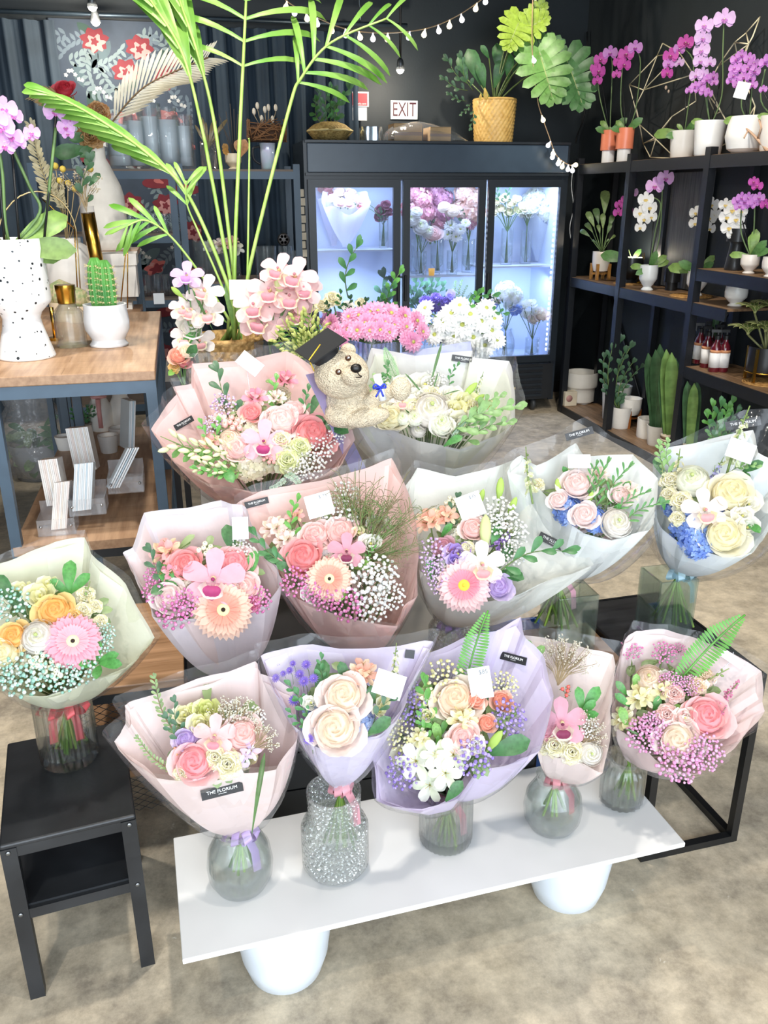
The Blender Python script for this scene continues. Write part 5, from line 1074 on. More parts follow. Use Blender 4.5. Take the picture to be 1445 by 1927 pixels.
bunch('pale blue and white roses at the lower right of the cooler', b0, .15, [(LI_w, 985, 575, 11), (LI_w, 1000, 570, 10), (R_white, 1020, 592, 13), (LI_w, 1008, 585, 11), (LI_w, 990, 592, 11), (HY_b, 974, 582, 9), (R_white, 1005, 600, 10)])
# ================================================================ on top of the cooler
ZK = 1.936
def ck_top(px, py=262, Y=6.2): p = at(px, py, Y); return V((p.x, Y, ZK))
b0 = ck_top(621); t = thing('woven_planter', 'clamshell woven basket with a young zamioculcas plant, left on the cooler', 'plant', b0)
WV = mat('#B59A5C', .75, hex2='#8A6F3C', scale=60, bump=.8, bscale=90)
MB().lathe([(.001, 0), (.10, 0), (.155, .062), (.157, .068), (.11, .105), (.06, .122), (.05, .118)], 48, fn=lambda a, z: 1+.02*math.sin(40*a+z*200)).obj('basket', WV, t)
MB().lathe([(.15, .058), (.162, .066), (.15, .074)], 48, fn=lambda a, z: 1+.015*math.sin(60*a)).obj('braid', mat('#D6C288', .7), t)
g, n = vpl(b0)
for i, (x0, y0, x1, y1) in enumerate(((612, 232, 600, 175), (618, 232, 620, 168), (624, 232, 632, 172), (630, 232, 645, 180), (634, 230, 660, 165), (606, 232, 592, 185))):
    inst(SP_r if i % 2 else SP_d, 'leaf_sprig', t, along(g(x0, y0, -.02*i), g(x1, y1, .02*i), n))
b0 = ck_top(699, Y=6.15); mb = MB()
def foil(u, v): a = u*2*PI; return V((.075*math.cos(a)*(1+.06*math.sin(6*a+v*5)), .045*math.sin(a)*(1+.1*math.sin(5*a)), .092*v))
mb.grid(foil, 48, 6); o = mb.obj('foil_pouch', mat('#D5E2EC', .15, metal=.9)); o.location = b0; tag(o, 'crumpled silver foil pouch on top of the cooler', 'pouch')
for i, (px, w_, h_, Y, lab) in enumerate(((762, .20, .115, 6.22, 'larger kraft cardboard box under plastic on the cooler'), (822, .15, .09, 6.14, 'smaller kraft cardboard box under plastic on the cooler'))):
    b0 = ck_top(px, Y=Y); t = thing('cardboard_box', lab, 'box', b0, 'cardboard boxes on the cooler')
    bevel(MB().b2((-w_/2, -.09, 0), (w_/2, .09, h_)).obj('carton', mat('#C7A67C', .8, var=.08), t, smooth=False), .004)
    MB().b2((-w_/2-.0006, -.0907, h_*.35), (w_/2+.0006, -.0899, h_*.55)).obj('tape', film('#E6D2B0', .2, .4, .05), t, smooth=False)
    for k in (-1, 1): MB().b2((-w_/2, .002 if k > 0 else -.09, h_+.0005), (w_/2, .09 if k > 0 else -.002, h_+.0025)).obj('flap', mat('#CDAE86', .8), t, smooth=False)
a0, a1 = ck_top(722, Y=6.1), ck_top(890, Y=6.1)
def sheet(u, v):
    x = a0.x+(a1.x-a0.x)*u; hgt = .145*math.sin(PI*min(1, max(0, (u*1.1))))**.5*(1-.35*u)
    return V((x, 6.02+.30*v, ZK+.004+max(0, hgt*math.sin(PI*v)**.5)+.012*noise.noise(V((u*7, v*5, 3)))))
tag(MB().grid(sheet, 36, 20).obj('plastic_sheet', film('#FFFFFF', .10, .6, .9, 20)), 'crinkled clear plastic sheet draped over boxes on the cooler', 'plastic')
# wicker pot with monstera
@cached
def monstera(c):
    mb = MB()
    for i in range(7):
        t = -.12+.95*i/6
        for s in (1, -1):
            a = s*(2.2-1.75*i/6); L = (.52, .62, .66, .62, .54, .44, .3)[i]; k = MB()
            petal(k, L, .145-.008*i, .2, 0, 0, 0, 0, -.35, .1, .7, .75, 0, 6, 3)
            mb.add(k.v, k.f, 0, frame(V((t, .015*s, .04-t*t*.12)), V((0, -.12*s, 1)), V((math.cos(a), math.sin(a), 0))))
    def core(u, v): q = 2*v-1; w_ = .21*math.sin(PI*min(1, u*.86+.1))**.7; return V((-.15+1.1*u, q*w_, .045-.1*u*u+.06*abs(q)))
    mb.grid(core, 10, 6, 0); mb.tube([(-.15, 0, .04), (.4, 0, .03), (.95, 0, -.05)], .014, 4, 1)
    return mb.mesh('monstera_leaf', [leafm(c), leafm('#C9D88A')])
b0 = V((at(928, 262, 6.22).x, 6.22, ZK)); t = thing('potted_monstera', 'wicker pot with monstera and philodendron leaves, right on the cooler', 'plant', b0)
WK = mat('#D6B06A', .45, hex2='#C39A54', scale=25, bump=.2, bscale=60)
MB().lathe([(.001, 0)]+[(.135+.018*k/48, .275*k/48) for k in range(49)]+[(.158, .278), (.152, .288), (.14, .28), (.13, .2)], 112, fn=lambda a, z: 1+(.03 if .01 < z < .27 else 0)*(1 if (int(a*28/PI)+int(z/.023)) % 2 else -.4)*abs(math.sin(a*28))**.5*abs(math.sin(z*PI/.023))**.5).obj('pot', WK, t)
MB().lathe([(.001, .235), (.137, .235)], 24).obj('soil', SOIL, t)
g, n = vpl(b0); ML, MD = monstera('#6FAE4E'), monstera('#3E7F3C'); MY = monstera('#A8CC3A')
hs = MB()
for me, x0, y0, x1, y1, o0, o1 in ((ML, 1018, 112, 1042, 190, .25, .34), (MD, 1070, 125, 1098, 200, .2, .26), (MY, 975, 45, 955, 92, .2, .3), (MY, 1000, 40, 1025, 5, .18, .2), (MD, 1000, 110, 1060, 85, .15, .15), (MY, 985, 60, 1030, 30, .2, .25)):
    inst(me, 'monstera_leaf', t, along(g(x0, y0, o0), g(x1, y1, o1), n)); hs.tube(bez(b0+V((0, 0, .24)), g((x0+930)/2, y0-10, o0*.5), g(x0, y0, o0), 8), .006, 5)
for me, x0, y0, x1, y1 in ((LF_d, 912, 165, 900, 115), (LF_d, 905, 160, 880, 90), (LF_d, 940, 140, 935, 80), (LF_g, 955, 150, 960, 100), (LF_d, 920, 110, 905, 85), (LF_d, 880, 150, 862, 105), (LF_d, 930, 165, 945, 110), (LF_d, 965, 140, 985, 100)):
    inst(me, 'broad_leaf', t, along(g(x0, y0, .02), g(x1, y1, .06), n)); hs.tube([b0+V((0, 0, .24)), g(x0, y0, .02)], .005, 4)
for x0, y0, x1, y1 in ((885, 160, 842, 115), (880, 170, 835, 150), (878, 190, 845, 178), (885, 195, 868, 215), (890, 205, 885, 240), (890, 170, 868, 110)): inst(SP_d, 'leaf_sprig', t, along(g(x0, y0, .12), g(x1, y1, .16), n))
for x0, y0, x1, y1 in ((905, 175, 903, 182), (912, 165, 915, 180)): inst(leafone('#E3B640'), 'broad_leaf', t, along(g(x0, y0, .15), g(x1, y1+8, .16), n))
loc_obj(hs, 'stems', leafm('#5F7A3A'), t)
# ================================================================ plant shelf along the right wall
XS = 2.80
ps = thing('plant_shelf', 'long black metal plant shelf with wooden boards along the right wall', 'shelf', (XS, 4.8, 0)); SH = mat('#15181D', .4, var=.1)
def ss(name, lo, hi, m): return MB().b2((lo[0]-XS, lo[1]-4.8, lo[2]), (hi[0]-XS, hi[1]-4.8, hi[2])).obj(name, m, ps, smooth=False)
SW = woodm('#A08060', '#6E553E', (26, 2, 26))
for y in (5.93, 5.19, 4.34, 3.0): 
    ss('post', (XS, y-.025, 0), (XS+.045, y+.025, 1.83), SH); ss('post', (3.08, y-.02, 0), (3.12, y+.02, 1.83), SH)
def brd(y0, y1, z):
    ss('shelf_board', (XS+.012, y0, z-.014), (3.12, y1, z), SW); ss('shelf_rail', (XS+.003, y0, z-.066), (XS+.012, y1, z-.002), SH)
brd(3.0, 5.95, 1.79); brd(4.0, 5.97, 1.022); brd(2.9, 4.315, 1.207); brd(2.9, 4.315, .66); brd(3.0, 5.97, .055)
for y0, y1 in ((4.365, 5.165),): ss('back_board', (3.10, 4.72, 1.03), (3.115, 5.165, 1.72), woodm('#5A5A58', '#2E2F30', (26, 26, 2)))
for a, b_ in (((3.11, 5.2, .15), (3.11, 5.9, .95)), ((3.11, 4.4, .95), (3.11, 5.15, .15))):
    MB().tube([V(a)-V((XS, 4.8, 0)), V(b_)-V((XS, 4.8, 0))], .012, 6).obj('cross_brace', SH, ps)
def pot_lathe(kind, w_, h):
    r = w_/2
    P = {'cyl': [(r*.96, 0), (r, .01), (r, h)], 'taper': [(r*.78, 0), (r*.82, .008), (r, h)], 'round': [(r*.55, 0), (r*.85, h*.12), (r, h*.45), (r*.92, h*.8), (r*.8, h)], 'step': [(r*.72, 0), (r*.86, h*.06), (r*.88, h*.48), (r*.98, h*.54), (r, h*.6), (r, h)],
         'goblet': [(r*.62, 0), (r*.66, h*.03), (r*.42, h*.14), (r*.62, h*.24), (r*.96, h*.45), (r, h*.7), (r*.95, h)], 'bowl': [(r*.5, 0), (r*.8, h*.06), (r*.98, h*.4), (r, h)], 'chess': [(r*.85, 0), (r*.88, h*.03), (r*.6, h*.62), (r*.66, h*.68), (r*.98, h*.69), (r, h)],
         'duo': [(r*.74, 0), (r*.76, h*.38), (r, h*.39), (r, h)]}[kind]
    t_ = min(.008, r*.15); fine = []
    for i in range(len(P)-1):
        for k in range(3): s = k/3; fine.append((P[i][0]*(1-s)+P[i+1][0]*s, P[i][1]*(1-s)+P[i+1][1]*s))
    fine.append(P[-1]); return [(.001, 0)]+fine+[(P[-1][0]-t_, h), (P[-1][0]-t_*1.2, h*.8), (.001, h*.78)]
def pot(base, kind, w_, h, hexc, t, soil=True, mt=None, name='pot'):
    o = MB().lathe(pot_lathe(kind, w_, h), 40).obj(name, mt or mat(hexc, .4, var=.03, coat=.2), t, auto=40); o.location = base-t.location
    if soil:
        s = MB().lathe([(.001, h*.86), (w_*.36, h*.84)], 18).obj('soil', SOIL, t); s.location = base-t.location
    return o
LO = leafone('#4F8A3E', .26, -.9); LO2 = leafone('#7FA84A', .24, -1.0)
def orchid(label, base, kind, w_, h, hexc, me, stems, leaves=(), group=None, name='potted_orchid', mt=None, stick=True, buds=()):
    t = thing(name, label, 'orchid', base, group); pot(base, kind, w_, h, hexc, t, mt=mt); g, n = vpl(base); top = base+V((0, 0, h*.85))
    for path, blooms in stems:
        P = [top]+[g(x, y, .01*i) for i, (x, y) in enumerate(path)]; C = catmull(P, 5); loc_obj(MB().tube(C, .004, 5), 'flower_stem', leafm('#5F7F46'), t)
        for j, (px, py, r, *m2) in enumerate(blooms):
            p = g(px, py, .05); e = V((p.x, p.y, p.z)); nn = (n-FW*.3+RG*(.5*math.sin(j*2.1))+V((0, 0, -.05))).normalized(); inst(m2[0] if m2 else me, 'orchid_bloom', t, frame(e, nn, RG, r*dep(e)/F))
    for px, py, L in buds: loc_obj(MB().ball(g(px, py, .04), L, 0, 7, 5, (.8, .8, 1.2)), 'flower_bud', leafm('#C9A89A'), t)
    if stick:
        for path, _ in stems[:2]: loc_obj(MB().tube([top, g(path[-1][0]*.35+path[0][0]*.65, path[-1][1]*.35+path[0][1]*.65, -.01)], .003, 4), 'support_stick', BLK, t)
    for i, (x1, y1, *k) in enumerate(leaves):
        inst(LO if i % 2 else LO2, 'leaf', t, along(top+V((0, 0, .005)), g(x1, y1, .07 if i % 2 else .02), n))
    return t
PH_m = phal('#C02CA0', '#D03AB0', '#8E1264'); PH_l = phal('#D9A6E2', '#E3B8EC', '#B566B8'); PH_w = phal('#FBFAF6', '#FDFDFB', '#E6C765'); PH_v = phal('#C76AD0', '#D584DC', '#9A2C96'); PH_p = phal('#E2A2E8', '#EDB6F0', '#C050A8')
Z5 = 1.7908
def s5(px, x, z):
    lo, hi = 2.0, 7.0
    for _ in range(40):
        m = (lo+hi)/2; d = V((x, m, z))-CAM; u = CX+F*d.dot(RG)/d.dot(FW)
        if u > px: lo = m
        else: hi = m
    return V((x, lo, z))
for i, (px, st_, lab) in enumerate(((1143, [([(1128, 180), (1127, 130), (1140, 105)], [(1130, 112, 13), (1126, 134, 14), (1124, 152, 10), (1148, 100, 14, PH_v)]), ([(1149, 210), (1152, 130), (1150, 108)], [(1120, 128, 10)])], 'left one of two coral and white pots with magenta orchids, top shelf'),
        (1172, [([(1168, 200), (1171, 130), (1180, 100)], [(1178, 102, 15), (1174, 122, 14), (1164, 116, 11), (1160, 140, 9)]), ([(1195, 210), (1205, 120), (1196, 92)], [(1195, 90, 14, PH_v)])], 'right one of two coral and white pots with magenta orchids, top shelf'))):
    b0 = s5(px, 2.90, Z5)
    orchid(lab, b0, 'duo', .112, .205, '#F08A66', PH_m, st_, ((px-12, 225), (px+35, 222), (px+5, 238), (px-20, 240)), 'coral and white orchid pots')
    r = .112*.37; q = MB().lathe([(r+.001, .001), (r+.0015, .079), (r, .079)], 32).obj('white_base', WHT, bpy.data.objects[-1] if False else COL.objects[-1].parent, auto=40); q.location = (0, 0, 0)
def wire_orb(label, pts, edges, X):
    P = [atx(x, y, X-.0) for x, y in pts]; rnd = random.Random(3); c = sum(P, V())/len(P); D = [V((rnd.uniform(-.10, .06), 0, 0)) for p in P]; P = [V((min(3.1, p.x+d.x), p.y, p.z)) for p, d in zip(P, D)]
    t = thing('wire_sculpture', label, 'ornament', V((c.x, c.y, min(p.z for p in P)))); mb = MB()
    for a, b_ in edges: mb.tube([P[a], P[b_]], .0036, 5)
    loc_obj(mb, 'wire_frame', mat('#EADFBC', .4), t)
wire_orb('geometric gold wire sculpture beside the coral orchid pots', [(1200, 160), (1240, 105), (1258, 82), (1280, 100), (1305, 140), (1235, 170), (1222, 200), (1300, 190), (1280, 220), (1220, 235), (1200, 270), (1230, 296), (1262, 298), (1240, 262), (1200, 225), (1252, 260)],
    [(0, 1), (1, 2), (2, 3), (3, 4), (4, 7), (7, 8), (0, 5), (5, 1), (0, 14), (14, 6), (6, 5), (6, 9), (9, 10), (10, 11), (11, 12), (12, 13), (13, 10), (13, 9), (8, 13), (5, 3), (14, 9), (11, 13), (12, 15), (15, 10), (8, 15), (1, 3), (4, 5)], 3.06)
wire_orb('taller geometric gold wire sculpture behind the white pots', [(1345, 170), (1355, 125), (1395, 80), (1405, 62), (1430, 32), (1445, 70), (1440, 84), (1395, 85), (1350, 160), (1375, 210), (1335, 215), (1340, 250), (1375, 260), (1400, 130), (1420, 200), (1360, 285), (1405, 285)],
    [(0, 1), (1, 2), (2, 3), (3, 4), (4, 5), (5, 6), (6, 2), (3, 6), (7, 13), (13, 14), (0, 9), (9, 10), (10, 0), (10, 11), (11, 12), (12, 9), (2, 13), (13, 6), (1, 7), (14, 12), (11, 15), (15, 12), (12, 16), (14, 16), (8, 9)], 3.06)
b0 = s5(1282, 2.95, Z5); orchid('ribbed white pot with a magenta arching orchid on the top shelf', b0, 'taper', .16, .15, '#F6F4EF', PH_m, [([(1295, 200), (1305, 120), (1285, 88)], [(1290, 80, 15), (1278, 92, 12, PH_v), (1262, 105, 15), (1258, 120, 11, PH_v), (1255, 138, 12), (1278, 118, 10, PH_l), (1295, 82, 10)])], ((1228, 250), (1255, 255), (1300, 235), (1310, 228), (1275, 232)), buds=((1253, 165, .01), (1258, 172, .008)))
b0 = s5(1330, 2.88, Z5); orchid('smooth white pot with a tall pale lilac orchid on the top shelf', b0, 'taper', .17, .175, '#FAFAF8', PH_l, [([(1330, 180), (1335, 80), (1322, 45)], [(1325, 48, 17), (1322, 72, 17), (1320, 95, 16), (1318, 115, 14), (1322, 138, 12), (1310, 142, 13), (1336, 118, 11)]), ([(1358, 180), (1360, 100), (1362, 40)], [(1363, 36, 20)]), ([(1330, 200), (1325, 160)], [(1330, 150, 10, PH_v), (1342, 144, 10, PH_v), (1315, 168, 9, PH_v), (1325, 172, 10, PH_v), (1333, 176, 9, PH_v), (1297, 170, 8, PH_v), (1308, 162, 9, PH_v), (1320, 158, 9, PH_v), (1344, 155, 8, PH_v)])], ((1300, 225), (1350, 228)))
b0 = s5(1400, 2.90, Z5); orchid('round white pot with a dense purple orchid and price tag on the top shelf', b0, 'round', .21, .175, '#FAF9F6', PH_v, [([(1395, 200), (1400, 150), (1395, 105)], [(1385, 112, 11), (1395, 104, 11), (1382, 128, 11), (1392, 130, 12), (1380, 142, 11), (1400, 145, 11), (1388, 158, 10)]), ([(1412, 200), (1415, 150), (1412, 110)], [(1410, 110, 11), (1418, 118, 11), (1408, 128, 12), (1420, 134, 11), (1412, 146, 11), (1416, 160, 10), (1375, 152, 9)])], ((1360, 225), (1420, 225), (1430, 215)))
g, n = vpl(b0); rt = COL.objects[-1].parent; q = g(1396, 170, .12); inst(MB().box((0, 0, 0), (.062, .075, .001)).mesh('price_card', CARD, False), 'price_card', rt, frame(q, n-FW*.2, RG+DN*.25))
b0 = s5(1455, 2.90, Z5); orchid('white pot with pink orchids cut by the edge of the photo, top shelf', b0, 'taper', .16, .16, '#F3EDE6', PH_v, [([(1432, 190), (1440, 130)], [(1440, 118, 12), (1448, 110, 12), (1436, 168, 8)])], ((1425, 215), (1450, 215)))
dw = [atx(x, y, 2.84) for x, y in ((1450, 290), (1425, 262), (1408, 245), (1395, 236))]; tag(MB().tube(catmull(dw, 5), [.009-.0004*i for i in range(16)], 6).tube([dw[1], atx(1432, 240, 2.82), atx(1428, 225, 2.83)], .005, 5).tube([dw[2], atx(1400, 260, 2.81)], .004, 5).obj('driftwood_branch', mat('#C7A58A', .8)), 'pale twisted driftwood branch in front of the round white pot', 'branch')
# middle shelf
Z4 = 1.0228
b0 = s5(1128, 2.92, Z4); t = thing('peace_lily', 'peace lily in a white pot on a wooden stand beside the cooler', 'plant', b0)
WD = mat('#B8823F', .5, var=.12, scale=20)
for k in range(4):
    a = PI/4+k*PI/2; c = V((.065*math.cos(a), .065*math.sin(a), 0)); MB().b2((c.x-.009, c.y-.009, 0), (c.x+.009, c.y+.009, .11)).obj('stand_leg', WD, t, smooth=False)
MB().b2((-.065, -.006, .035), (.065, .006, .05)).b2((-.006, -.065, .035), (.006, .065, .05)).obj('stand_crossbar', WD, t, smooth=False)
pot(b0+V((0, 0, .052)), 'bowl', .125, .14, '#F3E9DC', t); g, n = vpl(b0)
for i, (x1, y1) in enumerate(((1090, 430), (1105, 395), (1120, 385), (1140, 350), (1150, 420), (1160, 440), (1112, 450), (1135, 400), (1155, 400), (1100, 415), (1145, 450), (1125, 420))):
    a = b0+V((0, 0, .18)); q = g(x1, y1, .05*math.sin(i*2)); m = a.lerp(q, .55)+V((0, 0, .02)); loc_obj(MB().tube([a, m], .003, 4), 'leaf_stem', leafm('#5A7A44'), t); inst(leafone('#6F8A4A' if i % 2 else '#4A6A3C', .26, -1.3), 'leaf', t, along(m, q, n))
b0 = s5(1185, 3.0, Z4); t = thing('black_vase', 'black flared pot with a pink orchid on a rattan mat, middle shelf', 'orchid', b0)
pot(b0, 'goblet', .16, .17, '#17191C', t); g, n = vpl(b0)
for px, py, r in ((1163, 400, 11), (1165, 385, 10), (1180, 395, 12), (1178, 375, 11), (1190, 362, 12)): inst(PH_m if px < 1185 else PH_p, 'orchid_bloom', t, frame(g(px, py, .03), n-FW*.3, RG, r*5/F))
loc_obj(MB().tube(catmull([b0+V((0, 0, .15)), g(1178, 450), g(1182, 395), g(1188, 370)], 5), .004, 5), 'flower_stem', leafm('#5F7F46'), t)
for x1, y1 in ((1130, 478), (1165, 520), (1205, 470)): inst(LO, 'leaf', t, along(b0+V((0, 0, .15)), g(x1, y1, .05), n))
def mat_disc(label, px, x, z, r, grp='rattan mats on the plant shelf'):
    b0 = s5(px, x, z); mb = MB()
    for k in range(9): mb.lathe([(r*(k+.08)/9, .0005), (r*(k+.5)/9, .007), (r*(k+.92)/9, .0005)], 40, 0, None, lambda a, z, k=k: 1+.012*math.sin(a*(12+3*k)))
    o = mb.obj('rattan_mat', mat('#C99A5A', .6, hex2='#8C6230', scale=50)); o.location = b0; tag(o, label, 'mat', grp)
mat_disc('round rattan mat under the black pot on the middle shelf', 1187, 2.985, Z4-.0005, .12); mat_disc('round rattan mat under the white goblet pot near the middle post', 1300, 2.96, Z4-.0005, .125)
mat_disc('round rattan mat under the gold-legged planter', 1440, 2.96, .6608, .12)
b0 = s5(1217, 2.88, Z4); orchid('white goblet pot with a tall white and lilac orchid, middle shelf', b0, 'goblet', .115, .155, '#E3E7E8', PH_w, [([(1232, 440), (1243, 385), (1225, 370)], [(1215, 375, 15), (1222, 390, 15), (1205, 400, 14), (1212, 412, 13), (1225, 408, 12), (1205, 428, 11)]), ([(1240, 450), (1246, 360), (1245, 340)], [(1232, 350, 17, PH_p), (1252, 335, 17, PH_p)])], ((1185, 500), (1198, 515), (1255, 480), (1235, 475), (1260, 490)))
b0 = s5(1308, 2.97, Z4+.0075); orchid('white goblet pot with drooping white orchids behind the middle post', b0, 'goblet', .12, .15, '#EDEBE6', PH_w, [([(1322, 470), (1325, 430), (1335, 385)], [(1338, 385, 15), (1322, 395, 13), (1335, 410, 14), (1345, 402, 12), (1335, 430, 12), (1310, 400, 13), (1308, 420, 12), (1325, 420, 11)])], ((1255, 500), (1280, 492), (1345, 480), (1340, 495)))
b0 = s5(1382, 2.93, Z4); t = thing('white_goblet', 'empty white footed bowl under the right upper board', 'bowl', b0); pot(b0, 'goblet', .12, .105, '#EFEDE8', t, soil=False)
b0 = s5(1262, 3.03, Z4); t = thing('black_pot', 'low black pot at the back of the middle shelf', 'pot', b0); pot(b0, 'duo', .10, .13, '#15171A', t, soil=False)
# candle lamp glowing behind the goblet
b0 = s5(1200, 3.05, Z4); t = thing('shelf_lamp', 'small glowing lamp with gold frame behind the white orchid', 'lamp', b0)
MB().lathe([(.001, 0), (.03, 0), (.03, .01), (.001, .012)], 18).obj('base', GOLD, t); MB().tube([(0, 0, .01), (0, 0, .13)], .004, 6).obj('pole', GOLD, t)
for k in range(4): MB().tube([(.028*math.cos(k*PI/2), .028*math.sin(k*PI/2), .01), (.028*math.cos(k*PI/2), .028*math.sin(k*PI/2), .2)], .002, 4).obj('frame_bar', GOLD, t)
MB().ball((0, 0, .15), .022).obj('bulb', mat('#FFF0D8', emit=60.), t); light('shelf_lamp_glow', 'POINT', b0+V((-.04, 0, .16)), 4.5, (1, .85, .68), size=.03)
# upper right board
Z6 = 1.2078
b0 = s5(1380, 2.93, Z6); t = thing('black_vase', 'matte black two-part vase with white orchids on the upper right board', 'orchid', b0); pot(b0, 'chess', .115, .215, '#1E2023', t, soil=False); g, n = vpl(b0)
for px, py, r in ((1378, 395, 15), (1368, 408, 14), (1385, 412, 15), (1372, 428, 15), (1388, 432, 14), (1365, 385, 12), (1395, 398, 11), (1380, 440, 12)): inst(PH_w, 'orchid_bloom', t, frame(g(px, py, .04), n-FW*.3, RG, r*4.7/F))
loc_obj(MB().tube(catmull([b0+V((0, 0, .2)), g(1388, 420), g(1375, 380)], 5), .004, 5), 'flower_stem', leafm('#5F7F46'), t)
b0 = s5(1408, 2.88, Z6); orchid('small cream footed pot with a pink mini orchid on the upper right board', b0, 'goblet', .095, .095, '#EBE3DA', PH_v, [([(1395, 440), (1395, 395), (1400, 370)], [(1388, 378, 11), (1395, 372, 11), (1402, 380, 12), (1392, 388, 11), (1408, 372, 11), (1412, 386, 10)]), ([(1418, 440), (1420, 390)], [(1428, 372, 11), (1420, 380, 11), (1425, 350, 11, PH_m), (1418, 342, 10, PH_m), (1440, 385, 11, PH_m)])], ((1372, 478), (1440, 455), (1425, 430), (1445, 470), (1415, 440)))
b0 = s5(1448, 2.86, Z6); t = thing('white_goblet', 'cream footed pot cut by the right edge of the photo', 'pot', b0); pot(b0, 'goblet', .09, .095, '#EFE9E2', t)
# bottles
Z7 = .661
def bottle(px, x, lab, first=[None]):
    b0 = s5(px, x, Z7)
    if first[0] is None:
        t = thing('plant_food_bottle', lab, 'bottle', b0, 'red bottles on the plant shelf')
        MB().lathe([(.001, 0), (.029, 0), (.031, .006), (.031, .125), (.026, .145), (.013, .165), (.013, .18), (.001, .18)], 24).obj('bottle_body', mat('#5E1220', .15, coat=.6), t, auto=40)
        MB().lathe([(.0316, .025), (.0316, .118)], 24).obj('label', mat('#F2F0EE', .5), t)
        MB().lathe([(.0318, .106), (.0318, .122)], 24).obj('label_band', mat('#D9966A', .5), t)
        MB().lathe([(.015, .178), (.016, .2), (.008, .205), (.007, .225), (.001, .226)], 16).box((-.012, 0, .225), (.05, .014, .016)).box((-.03, 0, .205), (.006, .008, .035)).obj('spray_head', BLK, t, auto=40); first[0] = t
    else:
        t = first[0].copy(); COL.objects.link(t); t.location = b0; t['label'] = lab
        for ch in first[0].children: c = ch.copy(); COL.objects.link(c); c.parent = t
    t.rotation_euler.z = random.uniform(-.5, .5)
for px, x, lab in ((1312, 2.93, 'red spray bottle with white label, leftmost in the group by the post'), (1326, 2.90, 'red spray bottle seen from its unlabelled side in the group'), (1342, 2.875, 'red spray bottle at the front of the bottle group'), (1358, 2.92, 'red spray bottle with a barcode, right front in the group'), (1348, 3.0, 'red spray bottle at the back of the bottle group'), (1330, 3.02, 'red spray bottle half hidden at the back left')): bottle(px, x, lab)
b0 = s5(1432, 2.95, Z7+.008); t = thing('dracaena', 'variegated dracaena in a black pot on gold legs', 'plant', b0); pot(b0+V((0, 0, .045)), 'cyl', .17, .135, '#141519', t); g, n = vpl(b0)
for k in range(4):
    a = .5+k*PI/2; c = (.092*math.cos(a), .092*math.sin(a)); MB().b2((c[0]-.006, c[1]-.006, 0), (c[0]+.006, c[1]+.006, .175)).obj('stand_leg', GOLD, t, smooth=False)
MB().tube([(.088*math.cos(k*PI/12), .088*math.sin(k*PI/12), .05) for k in range(25)], .004, 5).obj('stand_ring', GOLD, t)
@cached
def varleaf2():
    mb = MB(); petal(mb, 1., .12, .75, 0, 0, 0, 0, -1.3, .2, .4, .4, 0, 8, 6)
    mb.m = [1 if (i % 6) in (0, 5) else 0 for i in range(len(mb.m))]; return mb.mesh('variegated_leaf', [leafm('#6F8A3E'), leafm('#E9E6A0')])
for cx_, cy_, k in ((1407, 630, 17), (1440, 625, 15), (1420, 590, 15), (1450, 585, 12)):
    c = g(cx_, cy_, 0); loc_obj(MB().tube([b0+V((0, 0, .15)), c], .006, 5), 'cane', leafm('#7A7A4A'), t)
    for i in range(k):
        a = i*2.4; d = V((math.cos(a), math.sin(a), .55+.5*(i/k))).normalized(); inst(varleaf2(), 'variegated_leaf', t, frame(c, V((0, 0, 1))-d*.3, d, .125))
# bottom shelf : pots and plants
Z8 = .0558
def bp(px, py): return atz(px, py, Z8)
def potthing(name, label, px, py, kind, w_, h, hexc, soil=False, grp=None):
    p = bp(px, py); p = V((max(2.86, min(p.x, 3.0)), p.y, Z8)); t = thing(name, label, 'pot', p, grp); pot(p, kind, w_, h, hexc, t, soil=soil); return t, p
potthing('ceramic_pot', 'big two-step white pot on the lowest shelf beside the cooler', 1103, 755, 'step', .255, .24, '#E9E6DE')
p_ = V((3.0, 5.42, Z8)); t = thing('ceramic_pot', 'pale pot half hidden behind the big two-step pot', 'pot', p_); pot(p_, 'taper', .21, .25, '#DCDAD2', t, soil=False)
t, p_ = potthing('ceramic_pot', 'white bowl pot raised on a wooden stand, lowest shelf', 1188, 802, 'bowl', .15, .12, '#EDEAE3')
for ch in t.children: ch.location.z += .085
for k in range(4):
    a = PI/4+k*PI/2+.3; c = (.066*math.cos(a), .066*math.sin(a)); MB().b2((c[0]-.008, c[1]-.008, 0), (c[0]+.008, c[1]+.008, .13)).obj('stand_leg', mat('#9A5A24', .5, var=.12), t, smooth=False)
MB().b2((-.066, -.006, .05), (.066, .006, .064)).obj('stand_crossbar', mat('#9A5A24', .5, var=.12), t, smooth=False)
potthing('ceramic_pot', 'plain white cylinder pot at the front of the lowest shelf', 1217, 822, 'cyl', .145, .13, '#EFEBE2')
def leafplant(label, name, px, X, kind, w_, h, hexc, leaves, grp=None, mt=None, z=Z8):
    b0 = s5(px, X, z); t = thing(name, label, 'plant', b0, grp); pot(b0, kind, w_, h, hexc, t, mt=mt); g, n = vpl(b0)
    for i, (me, x0, y0, x1, y1, *o) in enumerate(leaves): inst(me, me.name.split('.')[0], t, along(b0+V((0, 0, h*.8))+(g(x0, y0)-g(px, y0))+n*.015*math.sin(i*2), g(x1, y1, o[1] if len(o) > 1 else .04*math.sin(i*1.7)), n))
    return t
SP_z = sprig('#2C5B3C', '#4F8A4A', 11, .17, .05, .8)
leafplant('zamioculcas in a white ribbed pot behind the shelf post', 'zamioculcas', 1166, 2.93, 'taper', .155, .15, '#E3E0DA', [(SP_z, 1162, 735, x, y) for x, y in ((1135, 672), (1150, 655), (1165, 640), (1175, 660), (1190, 680), (1185, 650), (1205, 690), (1158, 690))])
potthing('ceramic_pot', 'small grey pot at the back of the lowest shelf', 1205, 752, 'cyl', .10, .12, '#BFC1C0')
